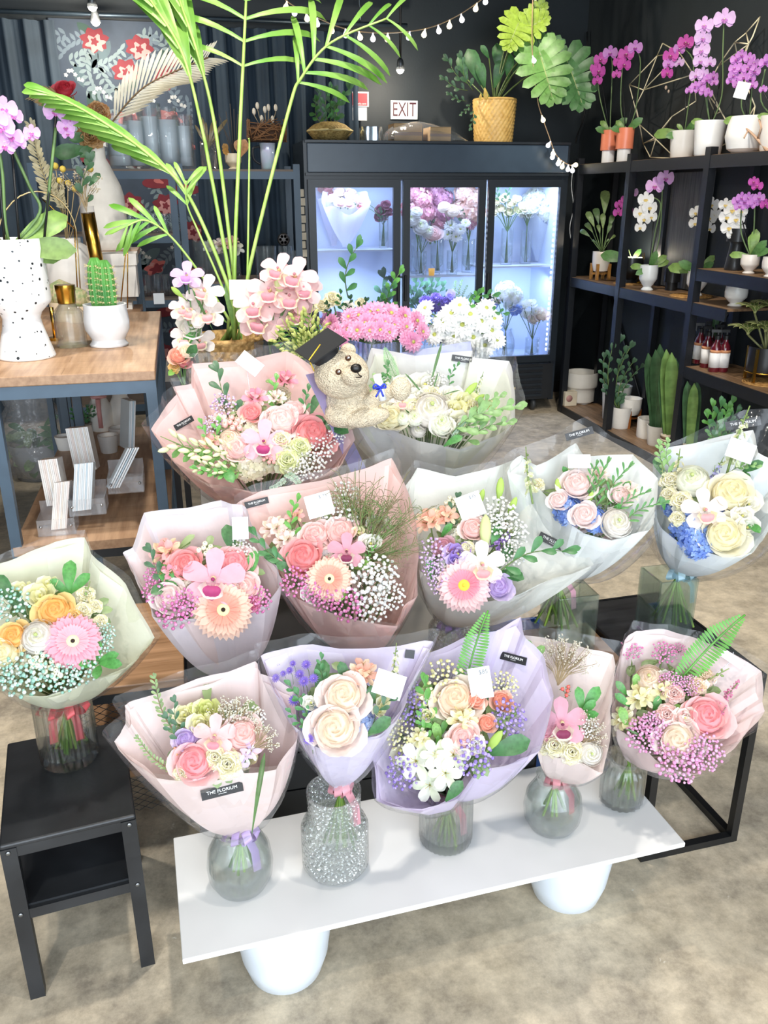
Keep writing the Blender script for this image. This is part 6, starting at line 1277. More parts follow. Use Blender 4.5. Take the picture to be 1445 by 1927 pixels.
@cached
def sword(c0, c1):
    mb = MB(); petal(mb, 1., .075, .05, 0, 0, 0, 0, .05, .5, .6, .6, 0, 10, 4); mb.m = [1 if (i % 4) in (0, 3) and False else (i//4) % 2 for i in range(len(mb.m))]; return mb.mesh('sword_leaf', [leafm(c0), leafm(c1)])
SWD = sword('#2E5A36', '#33603A'); SWL = sword('#6A9444', '#759E4A')
leafplant('snake plant in a white pot, left of the two basket pots', 'snake_plant', 1234, 2.95, 'taper', .14, .13, '#E8E4DA', [(SWD, 1228, 750, 1218, 662), (SWD, 1232, 750, 1232, 655), (SWD, 1238, 750, 1240, 645), (SWL, 1240, 750, 1235, 690), (SWD, 1225, 750, 1226, 680)])
BK = mat('#C9B79A', .8, hex2='#4A3524', scale=45)
def bands(mb_base, w_, h, t, base):
    mb = MB()
    for k in range(11): mb.lathe([(w_*.5*(.93+.05*k/11), h*k/11), (w_*.5*(.97+.05*k/11), h*(k+.5)/11), (w_*.5*(.93+.05*k/11), h*(k+.95)/11)], 30, k % 2, None, lambda a, z: 1+.01*math.sin(a*30))
    o = mb.obj('woven_basket', [mat('#D2C2A8', .8), mat('#6A4E36', .8)], t); return o
t = leafplant('snake plant in a striped woven basket left of the shelf post', 'snake_plant', 1256, 2.88, 'cyl', .10, .14, '#8A6A4A', [(SWL, 1252, 770, 1252, 655), (SWL, 1258, 770, 1262, 660), (SWD, 1250, 770, 1245, 690), (SWD, 1262, 770, 1270, 672)]); bands(None, .115, .145, t, None)
t = leafplant('snake plant in a striped woven basket right of the shelf post', 'snake_plant', 1300, 2.90, 'cyl', .11, .14, '#8A6A4A', [(SWD, 1288, 790, 1292, 715), (SWL, 1292, 800, 1305, 718), (SWD, 1285, 800, 1298, 722), (SWD, 1300, 780, 1310, 715)]); bands(None, .125, .145, t, None)
bd = thing('gift_box', 'small cream box with a pink round mark beside the cooler', 'box', V((2.865, 5.91, Z8))); bevel(MB().b2((-.05, -.04, 0), (.05, .04, .11)).obj('carton', mat('#D9CDB4', .7), bd, smooth=False), .003)
MB().lathe([(.001, .001), (.026, .001), (.026, 0)], 24, 0, Matrix.Translation((-.015, -.0405, .06)) @ Matrix.Rotation(PI/2, 4, 'X')).obj('round_mark', mat('#B98A84', .6), bd)
leafplant('leafy green plant in a red pot on the lowest shelf behind the bouquets', 'leafy_plant', 1350, 2.87, 'round', .10, .27, '#C24A34', [(SP_r if i % 2 else SP_l, 1352, 795, x, y) for i, (x, y) in enumerate(((1340, 765), (1355, 762), (1370, 768), (1385, 775), (1330, 785), (1395, 790), (1375, 758)))])
leafplant('dark leaved plant tucked behind the bottles on the shelf', 'leafy_plant', 1345, 3.06, 'cyl', .08, .07, '#141519', [(SWD, 1335, 640, 1350, 580), (SWL, 1303, 700, 1296, 660)], z=Z7)
# ================================================================ rack against the curtain, far left
YR = 5.5
rk = thing('metal_rack', 'slate blue metal rack with glass vases in front of the curtain', 'rack', (-.2, YR, 0)); SB = mat('#3E5264', .45, var=.06)
def rr(name, lo, hi, m=SB): return MB().b2((lo[0]+.2, lo[1]-YR, lo[2]), (hi[0]+.2, hi[1]-YR, hi[2])).obj(name, m, rk, smooth=False)
xr = [at(60, 330, YR).x, at(322, 330, YR).x, at(338, 330, YR).x, at(558, 330, YR).x]; ZR = at(320, 318, YR).z
for x in xr:
    for y in (YR, YR+.42): rr('post', (x-.02, y, 0), (x+.02, y+.03, ZR+.03))
ZR2 = at(260, 440, YR).z; ZR3 = at(280, 562, YR).z
for (x0, x1), z in (((xr[0], xr[1]), ZR), ((xr[2], xr[3]), ZR), ((xr[0], xr[1]), ZR2), ((xr[0], xr[1]), ZR3), ((xr[2], xr[3]), at(450, 530, YR).z), ((xr[0], xr[1]), .35), ((xr[2], xr[3]), .35)):
    rr('shelf_board', (x0, YR+.005, z-.012), (x1, YR+.445, z), mat('#6E5F52', .6)); rr('shelf_rail', (x0+.02, YR, z-.055), (x1-.02, YR+.012, z-.012))
tg = thing('shelf_label', 'small white price label hanging on the rack rail', 'label', at(299, 562, YR-.012)); MB().box((0, 0, 0), (.065, .002, .065)).obj('paper_tag', CARD, tg, smooth=False)
text('VASES', 'lettering', .014, Matrix.Translation((0, -.0012, .012)) @ Matrix.Rotation(PI/2, 4, 'X'), PEN, tg) if False else None
def rz(px, z, Y=YR+.15): p = at(px, 320, Y); return V((p.x, Y, z+.001))
for px, r, h, k, lab in ((232, .085, .30, 'cyl', 'wide clear vase, first from the left on top of the rack'), (262, .075, .33, 'jar', 'clear jar vase wrapped in iridescent film, second on top of the rack'), (290, .07, .36, 'cyl', 'tall clear vase, third on top of the rack'), (322, .08, .34, 'jar', 'clear bottle-necked vase, fourth on top of the rack'), (350, .06, .30, 'cyl', 'slim clear vase at the right end of the wrapped vases')):
    t = vase(k, rz(px, ZR), r, h, lab, 0, group='glass vases on top of the rack')
    MB().lathe([(.001, .02), (r-.012, .02), (r-.014, h*.8)], 30, fn=lambda a, z: 1+.05*math.sin(5*a+z*20)).obj('tissue_wrap', film('#DDF4FC', .62, .6, .9, 12), t)
for i in range(9):
    px = 236+i*11; vase('cyl', rz(px, ZR2, YR+.12), .022, .11, ('small clear glass tumbler in the row on the middle rack shelf'), 0, n=24, parent_name='glass_tumbler', group='glass tumblers on the middle rack shelf')
for i in range(5):
    px = 248+i*18; vase('ribbed', rz(px, ZR3, YR+.13), .04, .13, 'ribbed clear glass jar in the row on the lower rack shelf', 0, parent_name='glass_jar', group='ribbed glass jars on the lower rack shelf')
zz = at(450, 530, YR).z
for px, r, h, lab in ((372, .07, .24, 'clear cylinder vase, left on the lower right rack board'), (395, .06, .2, 'shorter clear vase beside the pale blooms on the rack'), (492, .07, .2, 'greenish glass vase at the right of the lower rack board'), (530, .045, .2, 'slim faceted vase beside the greenish vase'), (552, .04, .17, 'small clear vase at the far right of the rack')): vase('cyl', rz(px, zz), r, h, lab, 0)
b0 = rz(430, zz, YR+.2); vase('cyl', b0, .04, .2, 'clear vase holding pale pink blooms on the rack', .4)
bunch('pale pink lily blooms in a vase on the rack', b0, .2, [(LY_c, 395, 462, 16), (AL_w, 418, 460, 20), (AL_p, 435, 455, 18), (LY_c, 445, 468, 16), (AL_w, 410, 470, 14)])
b0 = rz(528, zz+.2, YR+.15); o = MB().lathe([(.03, -.004), (.04, 0), (.03, .004)], 24, 0, Matrix.Rotation(PI/2, 4, 'X')); 
for k in range(6): a = k*PI/3; o.lathe([(.009, -.004), (.013, 0), (.009, .004)], 12, 0, Matrix.Translation((.021*math.cos(a), 0, .021*math.sin(a))) @ Matrix.Rotation(PI/2, 4, 'X'))
q = o.obj('ornament_disc', mat('#4A4644', .4, metal=.5)); q.location = b0+V((0, 0, .04)); tag(q, 'dark openwork disc ornament standing on the slim faceted vase', 'ornament')
# dried pieces on top of the rack
b0 = rz(440, ZR, YR+.1); t = thing('dried_arrangement', 'cream footed pot with dried orange anthurium leaves on the rack', 'dried flowers', b0); pot(b0, 'goblet', .10, .09, '#E3CFAE', t); g, n = vpl(b0)
for c, x0, y0, x1, y1 in (('#E3935E', 452, 295, 462, 262), ('#E8A074', 450, 290, 448, 262), ('#D98E3E', 432, 290, 418, 282), ('#C98A4A', 428, 285, 420, 270)): inst(leafone(c, .45, -.5), 'dried_leaf', t, along(g(x0, y0, .02), g(x1, y1, .06), n))
for x1, y1 in ((425, 210), (433, 195), (440, 205), (412, 215), (418, 235), (447, 215)): loc_obj(MB().tube([b0+V((0, 0, .08)), g((x1+438)/2+2, 260), g(x1, y1, .02)], .003, 4), 'twig', mat('#4A4038', .8), t)
b0 = rz(395, ZR, YR+.2); t = thing('dried_arrangement', 'brown dried palm wisps in a clear vase on the rack', 'dried flowers', b0); g, n = vpl(b0)
MB().lathe([(.001, 0), (.05, 0), (.05, .16), (.047, .16), (.047, .01)], 24).obj('glass_jar', GL, t)
for i in range(10): inst(leafone('#7A5E3C', .07, -1.), 'dried_leaf', t, along(b0+V((0, 0, .12)), g(365+i*7, 230+18*math.sin(i*2), .02*math.sin(i)), n))
b0 = rz(505, ZR, YR+.12); t = thing('iridescent_mug', 'iridescent pitcher with a dark handle under the twig nest', 'pitcher', b0)
MB().lathe([(.001, 0), (.042, 0), (.045, .12), (.05, .15), (.046, .15), (.04, .01)], 24).obj('body', mat('#D5F0F4', .12, metal=.15, hex2='#D9CCEC', scale=6), t); MB().tube(catmull([(-.042, 0, .13), (-.085, 0, .12), (-.085, 0, .06), (-.045, 0, .03)], 5), .007, 6).obj('handle', mat('#1C1E22'), t)
b0 = b0+V((0, 0, .155)); t = thing('twig_nest', 'square brown twig nest with dried bunny tails on top of the pitcher', 'dried flowers', b0); rnd = random.Random(9); mb = MB()
for i in range(130):
    f_ = rnd.randrange(4); u, v, u2, v2 = rnd.uniform(-.11, .11), rnd.uniform(0, .13), rnd.uniform(-.11, .11), rnd.uniform(0, .13); s_ = .09
    P = [((u, s_, v), (u2, s_, v2)), ((u, -s_, v), (u2, -s_, v2)), ((-.11, u*.8, v), (-.11, u2*.8, v2)), ((.11, u*.8, v), (.11, u2*.8, v2))][f_]; mb.tube([P[0], (V(P[0])+V(P[1]))/2*1.04, P[1]], .0035, 4)
mb.box((0, 0, .05), (.2, .16, .09), 1); mb.obj('nest', [mat('#7A5230', .8), mat('#4A3222', .9)], t)
for i in range(7): x, z = -.07+.022*i, .17+.04*math.sin(i*2.2); MB().tube([(x*.6, 0, .1), (x, 0, z-.02)], .002, 4).ball((x, 0, z), .011, 1, 6, 5, (1, 1, 1.9)).obj('bunny_tail', [mat('#B09A74'), mat('#E6D8C2', .9)], t)
# brick tile strip beside cooler
o = MB(); zb0 = at(565, 350, 5.97)
for k in range(9): o.b2((-.016+.007*(k % 2), 0, -.055*k-.048), (.016+.007*(k % 2), .006, -.055*k))
o = o.obj('tile_chain', mat('#E6D9C0', .7), smooth=False); o.location = at(567, 356, 5.96); tag(o, 'strip of small cream tiles hanging on the cooler side', 'tile strip')
# ================================================================ things on the tall wooden table
def tz(px, py, z=None): p = atz(px, py, ZT if z is None else z); return V((p.x, p.y, (ZT if z is None else z)+.001))
b0 = tz(52, 672); k = dep(b0)/F; t = thing('speckled_planter', 'large white planter speckled black on a flared foot, holding a pink orchid', 'orchid', b0)
pr = [(.001, 0), (50*k, 0), (51*k, .004), (36*k, 55*k), (33*k, 72*k), (37*k, 82*k), (55*k, 100*k), (57*k, 106*k), (55*k, 212*k), (51*k, 212*k), (50*k, 190*k), (.001, 188*k)]
MB().lathe(pr, 64).obj('pot', specklem(), t, auto=35); MB().lathe([(.001, 206*k), (49*k, 197*k)], 20, fn=lambda a, z: 1).obj('moss', mat('#A8804C', .95, hex2='#6E5230', scale=60, bump=1.), t)
g, n = vpl(b0); top = b0+V((0, 0, 195*k))
for x1, y1, o in ((128, 400, .0), (142, 468, .08), (-40, 440, .03), (-20, 470, .08), (115, 485, .05), (10, 440, .0)): inst(leafone('#7FAF3E' if y1 < 430 else '#6E9440', .25, -.8), 'leaf', t, along(top, g(x1, y1, o), n))
for path, blooms in (([(75, 400), (55, 350), (20, 270), (5, 215)], [(8, 205, 24), (25, 218, 18), (3, 240, 26), (22, 258, 22), (8, 275, 20), (36, 270, 14), (-8, 225, 24)]), ([(80, 420), (95, 330), (105, 240)], [(104, 210, 22), (118, 208, 17), (132, 222, 18), (124, 240, 17), (142, 228, 15), (128, 252, 12), (60, 250, 16), (55, 258, 10)]), ([(10, 420), (5, 330), (-5, 260)], [])):
    loc_obj(MB().tube(catmull([top]+[g(x, y, .01) for x, y in path], 6), .005, 6), 'flower_stem', leafm('#5F8A46'), t)
    for j, (px, py, r) in enumerate(blooms): p = g(px, py, .05); inst(PH_p, 'orchid_bloom', t, frame(p, n-FW*.3+RG*.5*math.sin(j*2), RG, r*dep(p)/F))
for x, y0, x1, y1 in ((38, 470, 20, 250), (82, 465, 106, 215), (10, 470, -5, 290)): loc_obj(MB().tube([g(x, y0, .02), g(x1, y1, .0)], .004, 5), 'support_stick', BLK, t)
b0 = tz(206, 650); k = dep(b0)/F; t = thing('potted_cactus', 'ribbed green cactus in a small white footed pot at the table edge', 'cactus', b0)
MB().lathe([(.001, 0), (34*k, 0), (35*k, 3*k), (31*k, 8*k), (30*k, 12*k), (40*k, 30*k), (41*k, 45*k), (38*k, 70*k), (39*k, 76*k), (35*k, 76*k), (34*k, 68*k), (.001, 68*k)], 48).obj('pot', mat('#F2F5F8', .35), t, auto=35)
CA = MB()
def cact(cx_, cy_, r, h, nr):
    CA.lathe([(r*.8*k, 62*k), (r*k, 85*k), (r*1.02*k, (62+h*.6)*k), (r*.85*k, (62+h*.88)*k), (r*.4*k, (62+h)*k), (.001, (62+h*.98)*k)], nr*6, 0, Matrix.Translation((cx_*k, cy_*k, 0)), lambda a, z: 1+.16*math.cos(nr*a))
    for i in range(nr):
        a = 2*PI*i/nr
        for j in range(8): z = (70+j*h*.11)*k; q = 1.18*r*(1 if j < 6 else .85)*k; c = V((cx_*k+q*math.cos(a), cy_*k+q*math.sin(a), z)); CA.ball(c, 1.4*k, 1, 5, 3); [CA.tube([c, c+V((math.cos(a+u)*6*k, math.sin(a+u)*6*k, w_*4*k))], .25*k, 3, 1, False) for u, w_ in ((-.6, .6), (.5, .8), (0, -.5), (.9, -.3), (-.9, 0))]
cact(-9, 2, 14, 96, 9); cact(8, -6, 13, 92, 9); CA.obj('cactus', [mat('#5FA04A', .5, hex2='#3F7F3C', scale=8), mat('#EFD9A8', .6)], t)
b0 = tz(137, 652); k = dep(b0)/F; t = thing('gold_capped_bottle', 'clear glass bottle with a gold collar between planter and cactus', 'bottle', b0)
MB().lathe([(.001, 0), (27*k, 0), (28*k, 4*k), (28*k, 62*k), (16*k, 76*k), (15*k, 80*k), (13*k, 80*k), (24*k, 60*k), (24*k, 6*k), (.001, 5*k)], 32).obj('glass_body', GL, t, auto=40); MB().lathe([(14*k, 78*k), (16*k, 80*k), (17*k, 100*k), (18*k, 102*k), (18*k, 112*k), (.001, 112*k)], 28).obj('gold_collar', GOLD, t, auto=40)
b0 = tz(105, 640); t = thing('gold_tray_frame', 'small gold vial stand behind the speckled planter', 'ornament', b0); k = dep(b0)/F
MB().lathe([(.001, 0), (14*k, 0), (14*k, 5*k), (.001, 5*k)], 20).obj('base', GOLD, t, auto=40); MB().tube([(0, 0, 5*k), (0, 0, 60*k)], 4*k, 8).obj('vial', GOLD, t)
b0 = tz(125, 600, ZT); 
for lab, px, py, w_, h, dome in (('round spiny cactus in a beige pot behind the gold collar', 122, 603, 24, 34, 24), ('low green cactus in a beige pot behind the planter', 152, 606, 22, 30, 20)):
    b0 = tz(px, py); k = dep(b0)/F; t = thing('potted_cactus', lab, 'cactus', b0); pot(b0, 'cyl', 2*w_*k, h*k, '#D9C9AE', t)
    MB().lathe([(dome*.8*k, h*.85*k), (dome*k, (h+dome*.5)*k), (dome*.8*k, (h+dome*1.3)*k), (.001, (h+dome*1.7)*k)], 60, fn=lambda a, z: 1+.06*math.cos(15*a+z*300)).obj('cactus', mat('#8A9A6A', .6, hex2='#C9B592', scale=60), t)
# stepped wooden stand behind the table with the big white vases
YS = TB+.03; z1 = at(231, 580, YS+.14).z; z2 = at(247, 472, YS+.30).z; xa, xb = at(60, 520, YS+.1).x, at(258, 470, YS+.30).x
rs = thing('wooden_step_stand', 'stepped wooden stand behind the tall table carrying the white vases', 'stand', V(((xa+xb)/2, YS, 0))); W2 = (xb-xa)/2
bevel(MB().b2((-W2, 0, z1-.025), (W2, .28, z1)).obj('lower_step', WOOD, rs, smooth=False), .002); bevel(MB().b2((-W2, .28, z2-.025), (W2, .62, z2)).obj('upper_step', WOOD, rs, smooth=False), .002)
for x in (-W2, W2-.025):
    MB().b2((x, .0, 0), (x+.025, .03, z1-.025)).obj('leg', NAVY, rs, smooth=False)
    for y in (.28, .59): MB().b2((x, y, 0), (x+.025, y+.03, z2-.025)).obj('leg', NAVY, rs, smooth=False)
b0 = V((at(228, 575, YS+.13).x, YS+.13, z1+.001)); k = dep(b0)/F
t = thing('white_square_planter', 'white square footed planter behind the cactus', 'planter', b0); w_ = 38*k; w_ = min(w_, .125)
MB().b2((-w_*.55, -w_*.55, 0), (w_*.55, w_*.55, 12*k)).b2((-w_*.35, -w_*.35, 12*k), (w_*.35, w_*.35, 24*k)).b2((-w_*.92, -w_*.92, 24*k), (w_*.92, w_*.92, 80*k)).b2((-w_, -w_, 80*k), (w_, w_, 100*k)).obj('planter_body', mat('#EDE9E2', .5), t, smooth=False)
b0 = V((at(203, 474, YS+.44).x, YS+.44, z2+.001)); k = dep(b0)/F; t = thing('white_bottle_vase', 'tall white textured bottle vase on the wooden stand', 'vase', b0)
TX = mat('#E9E5DC', .8, var=.06, bump=.4, bscale=25)
MB().lathe([(.001, 0), (40*k, 0), (42*k, 4*k), (40*k, 95*k), (36*k, 112*k), (20*k, 148*k), (15*k, 158*k), (15*k, 178*k), (12*k, 178*k), (11*k, 155*k), (.001, 140*k)], 48).obj('vase_body', TX, t, auto=40)
g, n = vpl(b0); mouth = b0+V((0, 0, 172*k))
t2 = thing('dried_arrangement', 'dried protea, pale palm frond and a red rose in the white bottle vase', 'dried flowers', mouth); sm = MB()
inst(R_red if False else rose('#D8182C', '#E83040'), 'rose', t2, frame(g(120, 165, .02), V((-.1, -.6, .7)), RG, 19*dep(b0)/F)); sm.tube([g(120, 175, .02), g(150, 250, 0), mouth], .003, 5)
inst(carnation('#C98A4A', '#DDAE74'), 'protea', t2, frame(g(186, 210, .03), V((.2, -.8, .4)), RG, 24*k)); inst(carnation('#A87A3C', '#C59A5E'), 'protea', t2, frame(g(170, 255, .05), V((0, -1, .1)), RG, 26*k)); sm.tube([g(180, 235, .02), mouth], .005, 5)
DP = MB(); rc = catmull([mouth, g(215, 225, .0), g(270, 165, -.02), g(340, 130, -.04), g(392, 108, -.05)], 8); sm.tube(rc, .004, 5)
def leaflets(mb, C, i0, i1, L, s_, up, m0=0, droop=.5, wd=.06, alt=(1, -1), fwdv=.9, st=1):
    for i in range(i0, i1, st):
        d = (C[min(i+1, len(C)-1)]-C[i-1]).normalized(); side = d.cross(n).normalized()
        for s in alt:
            dd = (d*fwdv+side*s*s_+n*.2+V((0, 0, -up))).normalized(); q = MB(); f_ = (i-i0)/(i1-i0); LL = L*(.55+.45*math.sin(PI*min(1, f_*1.1+.15))); petal(q, LL, LL*wd, .15, 0, 0, 0, 0, -droop, .3, .3, .3, 0, 7, 2); mb.add(q.v, q.f, m0, frame(C[i], n+V((0, 0, .3)), dd))
leaflets(DP, rc, 8, 32, .20, .55, -.15, wd=.055); loc_obj(DP, 'dried_palm_frond', mat('#F7EDD4', .7, trans=.35), t2)
D2 = MB(); rc2 = catmull([mouth, g(150, 220, .03), g(110, 190, .05), g(70, 178, .06)], 7); leaflets(D2, rc2, 5, 21, .12, .4, 0, wd=.05); loc_obj(D2, 'dried_palm_frond', mat('#B89A6A', .7), t2)
for x0, y0, x1, y1 in ((175, 255, 130, 262), (178, 270, 150, 295), (170, 280, 100, 290), (178, 285, 160, 310)): inst(LF_d, 'broad_leaf', t2, along(g(x0, y0, .04), g(x1, y1, .07), n))
loc_obj(sm, 'stems', mat('#7A5E3C', .7), t2)
b0 = V((at(140, 570, YS+.13).x, YS+.13, z1+.001)); k = dep(b0)/F; t = thing('white_jar_vase', 'smooth white jar vase behind the cacti', 'vase', b0)
MB().lathe([(.001, 0), (40*k, 0), (44*k, 6*k), (44*k, 95*k), (38*k, 112*k), (25*k, 120*k), (25*k, 128*k), (20*k, 128*k), (20*k, 115*k), (.001, 100*k)], 40).obj('vase_body', mat('#F3F0EA', .45), t, auto=40)
g, n = vpl(b0); t2 = thing('dried_arrangement', 'pale dried fern and yellow everlastings above the white jar', 'dried flowers', b0+V((0, 0, 122*k)))
for c, x0, y0, x1, y1, me in (('#CDBB94', 118, 400, 62, 238, 0), ('#D9C496', 122, 400, 100, 330, 0), ('#D9C496', 125, 400, 118, 345, 0)): inst(sprig('#CDBB94', '#DCCBA6', 22, .17, .03, 1.0, .06, True, '#A8946A', True), 'dried_fern', t2, along(g(x0, y0, .02), g(x1, y1, .05), n))
for px, py in ((104, 312), (118, 318), (128, 345), (112, 340), (170, 318), (140, 355)): p = g(px, py, .05); loc_obj(MB().ball(p, .014, 0, 8, 5), 'everlasting', mat('#E6C95A', .8), t2); loc_obj(MB().tube([p, b0+V((0, 0, 110*k))], .002, 4), 'stem', mat('#B8A070'), t2)
b0 = tz(186, 590); k = dep(b0)/F; t = thing('gold_tube_vase', 'tilted gold test-tube vase in a thin wire frame with a dried sprig', 'vase', b0); g, n = vpl(b0)
loc_obj(MB().tube([g(192, 545, 0), g(165, 400, 0)], 12*k, 20, 0), 'gold_tube', GOLD, t); loc_obj(MB().tube([g(165, 402, 0), g(163, 388, 0)], 12.2*k, 20, 0, False), 'glass_rim', CLEAR, t)
fr_ = MB()
for a, b_ in (((148, 590), (140, 430)), ((226, 585), (240, 440)), ((148, 590), (226, 585)), ((140, 430), (80, 375)), ((240, 440), (240, 580))): fr_.tube([g(*a), g(*b_)], 1.2*k, 5)
loc_obj(fr_, 'wire_frame', GOLD, t); inst(dryspray('#F2E6C8', 22), 'dried_spray', t, along(g(163, 400, .02), g(150, 320, .02), n)); inst(SP_d, 'leaf_sprig', t, along(g(163, 395, 0), g(172, 305, .02), n)); inst(LF_d, 'broad_leaf', t, along(g(168, 350, .02), g(188, 325, .02), n))
hoop = thing('wire_hoop', 'thin gold wire hoop standing behind the speckled planter', 'ornament', tz(60, 604)); g, n = vpl(hoop.location)
loc_obj(MB().tube([g(70+75*math.cos(a_*PI/14), 452-92*math.sin(a_*PI/14)+0) for a_ in range(15)]+[g(-5, 560), ], .003, 5), 'hoop', mat('#D9C08A', .3, metal=.7), hoop); loc_obj(MB().tube([g(145, 452), g(152, 560)], .003, 5), 'hoop_leg', mat('#D9C08A', .3, metal=.7), hoop)
# ================================================================ lower table shelf : greeting cards in acrylic pockets
def lz(px, py, z=None): return atz(px, py, ZB if z is None else z)
rack = thing('acrylic_card_rack', 'clear acrylic tiered card holder on the lower table shelf', 'card holder', lz(165, 985)); AC = film('#FFFFFF', .07, .5, .03)
def pocket(px, py, w_, h, d_, z):
    c = atz(px, py, z); mb = MB(); mb.b2((-w_/2, 0, 0), (w_/2, .003, h)); mb.b2((-w_/2, d_, 0), (w_/2, d_+.003, h*1.6)); mb.b2((-w_/2, .003, 0), (w_/2, d_, .003)); mb.b2((-w_/2, .003, .003), (-w_/2+.003, d_, h)); mb.b2((w_/2-.003, .003, .003), (w_/2, d_, h))
    o = mb.obj('pocket', AC, rack, smooth=False); o.location = c-rack.location
    for s in (-1, 1): q = MB().ball((s*w_*.4, -.002, h*.6), .005, 0, 8, 5).obj('bolt', mat('#C9CCCF', .2, metal=.9), o)
    return c
CC = ['#FBF6F0', '#FDFAF5', '#FBEDE6', '#F5E6DC', '#FEFDFB', '#F6EBDE']; CB = ['#E6F0F5', '#FBFCFD', '#D2E4EE', '#FEFEFE', '#F0F5F8']
proto = {}
def cards(px, py, z, nC, pal, dx, size, lean, yaw_, grp, lab):
    c = atz(px, py, z)
    for i in range(nC):
        hexc = pal[i % len(pal)]
        if (hexc, size) not in proto: proto[(hexc, size)] = MB().b2((-.0024, 0, 0), (.0024, size[0], size[1])).mesh('greeting_card', mat(hexc, .6, var=.02), False)
        o = bpy.data.objects.new('greeting_card', proto[(hexc, size)]); COL.objects.link(o); o.location = (c.x+dx*i, c.y+.0007*i, z+.0045); o.rotation_euler = (lean[0], lean[1], yaw_); tag(o, lab, 'card', grp)
pocket(108, 1008, .115, .055, .10, ZB+.001); pocket(166, 970, .115, .055, .10, ZB+.05); pocket(238, 928, .115, .055, .10, ZB+.10)
cards(98, 1000, ZB, 9, CC, .0053, (.11, .155), (-.28, .16), 0, 'cream cards in the front pocket', 'cream greeting card in the front acrylic pocket')
cards(90, 955, ZB+.05, 11, CC, .0054, (.11, .155), (-.22, -.08), 0, 'blush cards in the left stack', 'blush greeting card in the tall left stack')
cards(138, 965, ZB+.055, 11, CB, .0053, (.11, .155), (-.28, .14), 0, 'pale blue cards in the middle pocket', 'pale blue greeting card in the middle acrylic pocket')
cards(142, 890, ZB+.10, 14, CC, .0053, (.11, .155), (-.2, -.1), 0, 'cream cards in the back stack', 'cream greeting card in the back stack')
cards(205, 922, ZB+.105, 5, CB, .008, (.11, .15), (-.3, .55), 0, 'slanted cards in the right pocket', 'white greeting card slanting in the right acrylic pocket')
cards(243, 850, ZB+.10, 4, CB, .006, (.13, .19), (-.1, .16), .3, 'tall cards leaning by the table leg', 'tall pale blue card leaning beside the table leg')
# pots and vases deeper on the lower shelf
for lab, px, py, kind, w_, h, hexc in (('small white cup pot in front on the lower table shelf', 206, 850, 'taper', .085, .075, '#F6F4F0'), ('small white cup pot behind the first one on the lower shelf', 226, 835, 'taper', .085, .075, '#F6F4F0'), ('low white pot behind the card stacks', 125, 845, 'taper', .085, .06, '#F3F1EC')):
    b0 = lz(px, py); t = thing('cup_pot', lab, 'pot', b0, 'white cup pots on the lower table shelf'); pot(b0, kind, w_, h, hexc, t, soil=False)
for lab, px, py in (('white bottle vase with a pink ribbon under the table', 193, 800), ('plain white ribbed bottle vase under the table', 232, 795)):
    b0 = lz(px, py+8); k = dep(b0)/F; t = thing('ceramic_vase', lab, 'vase', b0); MB().lathe([(.001, 0), (20*k, 0), (22*k, 5*k), (22*k, 42*k), (14*k, 58*k), (12*k, 74*k), (9*k, 74*k), (.001, 50*k)], 32).obj('vase_body', CER, t, auto=40)
    if 'pink' in lab: MB().lathe([(13.2*k, 60*k), (15*k, 63*k), (13.2*k, 67*k)], 20).b2((-4*k, -16*k, 8*k), (4*k, -22.5*k, 62*k)).obj('ribbon', mat('#E9A9A4', .5), t)
b0 = lz(160, 815); t = thing('leafy_plant', 'small green leafy plant on the lower table shelf', 'plant', b0); pot(b0, 'taper', .07, .05, '#8A8378', t); g, n = vpl(b0)
for i in range(9): inst(SP_d if i % 2 else SP_r, 'leaf_sprig', t, along(b0+V((0, 0, .045)), g(135+i*6, 772+10*math.sin(i*2), .03*math.cos(i)), n))
# bagged greenery and crates on the floor beyond the table
b0 = atz(72, 905, 0); t = thing('bagged_bucket', 'clear plastic bag of green leaves in a bucket on the floor beyond the table', 'bucket', b0+V((0, .1, .001)))
MB().lathe([(.001, 0), (.13, 0), (.16, .22), (.155, .22), (.127, .01)], 28).obj('bucket', film('#D8DCDC', .25, .5, .1), t)
rnd = random.Random(2)
for i in range(26): a = rnd.uniform(0, 6.3); q = rnd.uniform(0, .12); inst(LF_d if i % 2 else leafone('#7F9A74', .3), 'broad_leaf', t, frame(t.location+V((q*math.cos(a), q*math.sin(a), rnd.uniform(.06, .32))), V((rnd.uniform(-.5, .5), -.6, .8)), V((math.cos(a), math.sin(a), .3)), .13))
MB().lathe([(.16, .03), (.20, .18), (.19, .34), (.13, .44), (.18, .56), (.12, .6)], 40, fn=lambda a, z: 1+.06*math.sin(7*a+z*9)+.04*math.sin(15*a)).obj('plastic_bag', film('#FFFFFF', .14, .6, .9, 18), t)
for i, (px, py, lab, hx) in enumerate(((18, 830, 'white plastic crate on the floor at the far left', '#E6E8E8'), (30, 770, 'grey storage box behind the white crate', '#7E8288'))):
    b0 = atz(px, py, 0)+V((-.15, .5*i, 0)); t = thing('storage_crate', lab, 'crate', V((-1.25, 3.6+.55*i, .001))); bevel(MB().b2((-.22, -.16, 0), (.22, .16, .26)).obj('crate_body', mat(hx, .5), t, smooth=False), .01); bevel(MB().b2((-.23, -.17, .26), (.23, .17, .285)).obj('lid', mat('#C9CDD0', .5), t, smooth=False), .006)
# ================================================================ on the pale counter behind the bouquets
ZC = 1.0008
def cc(px, Y): return V((at(px, 700, Y).x, Y, ZC))
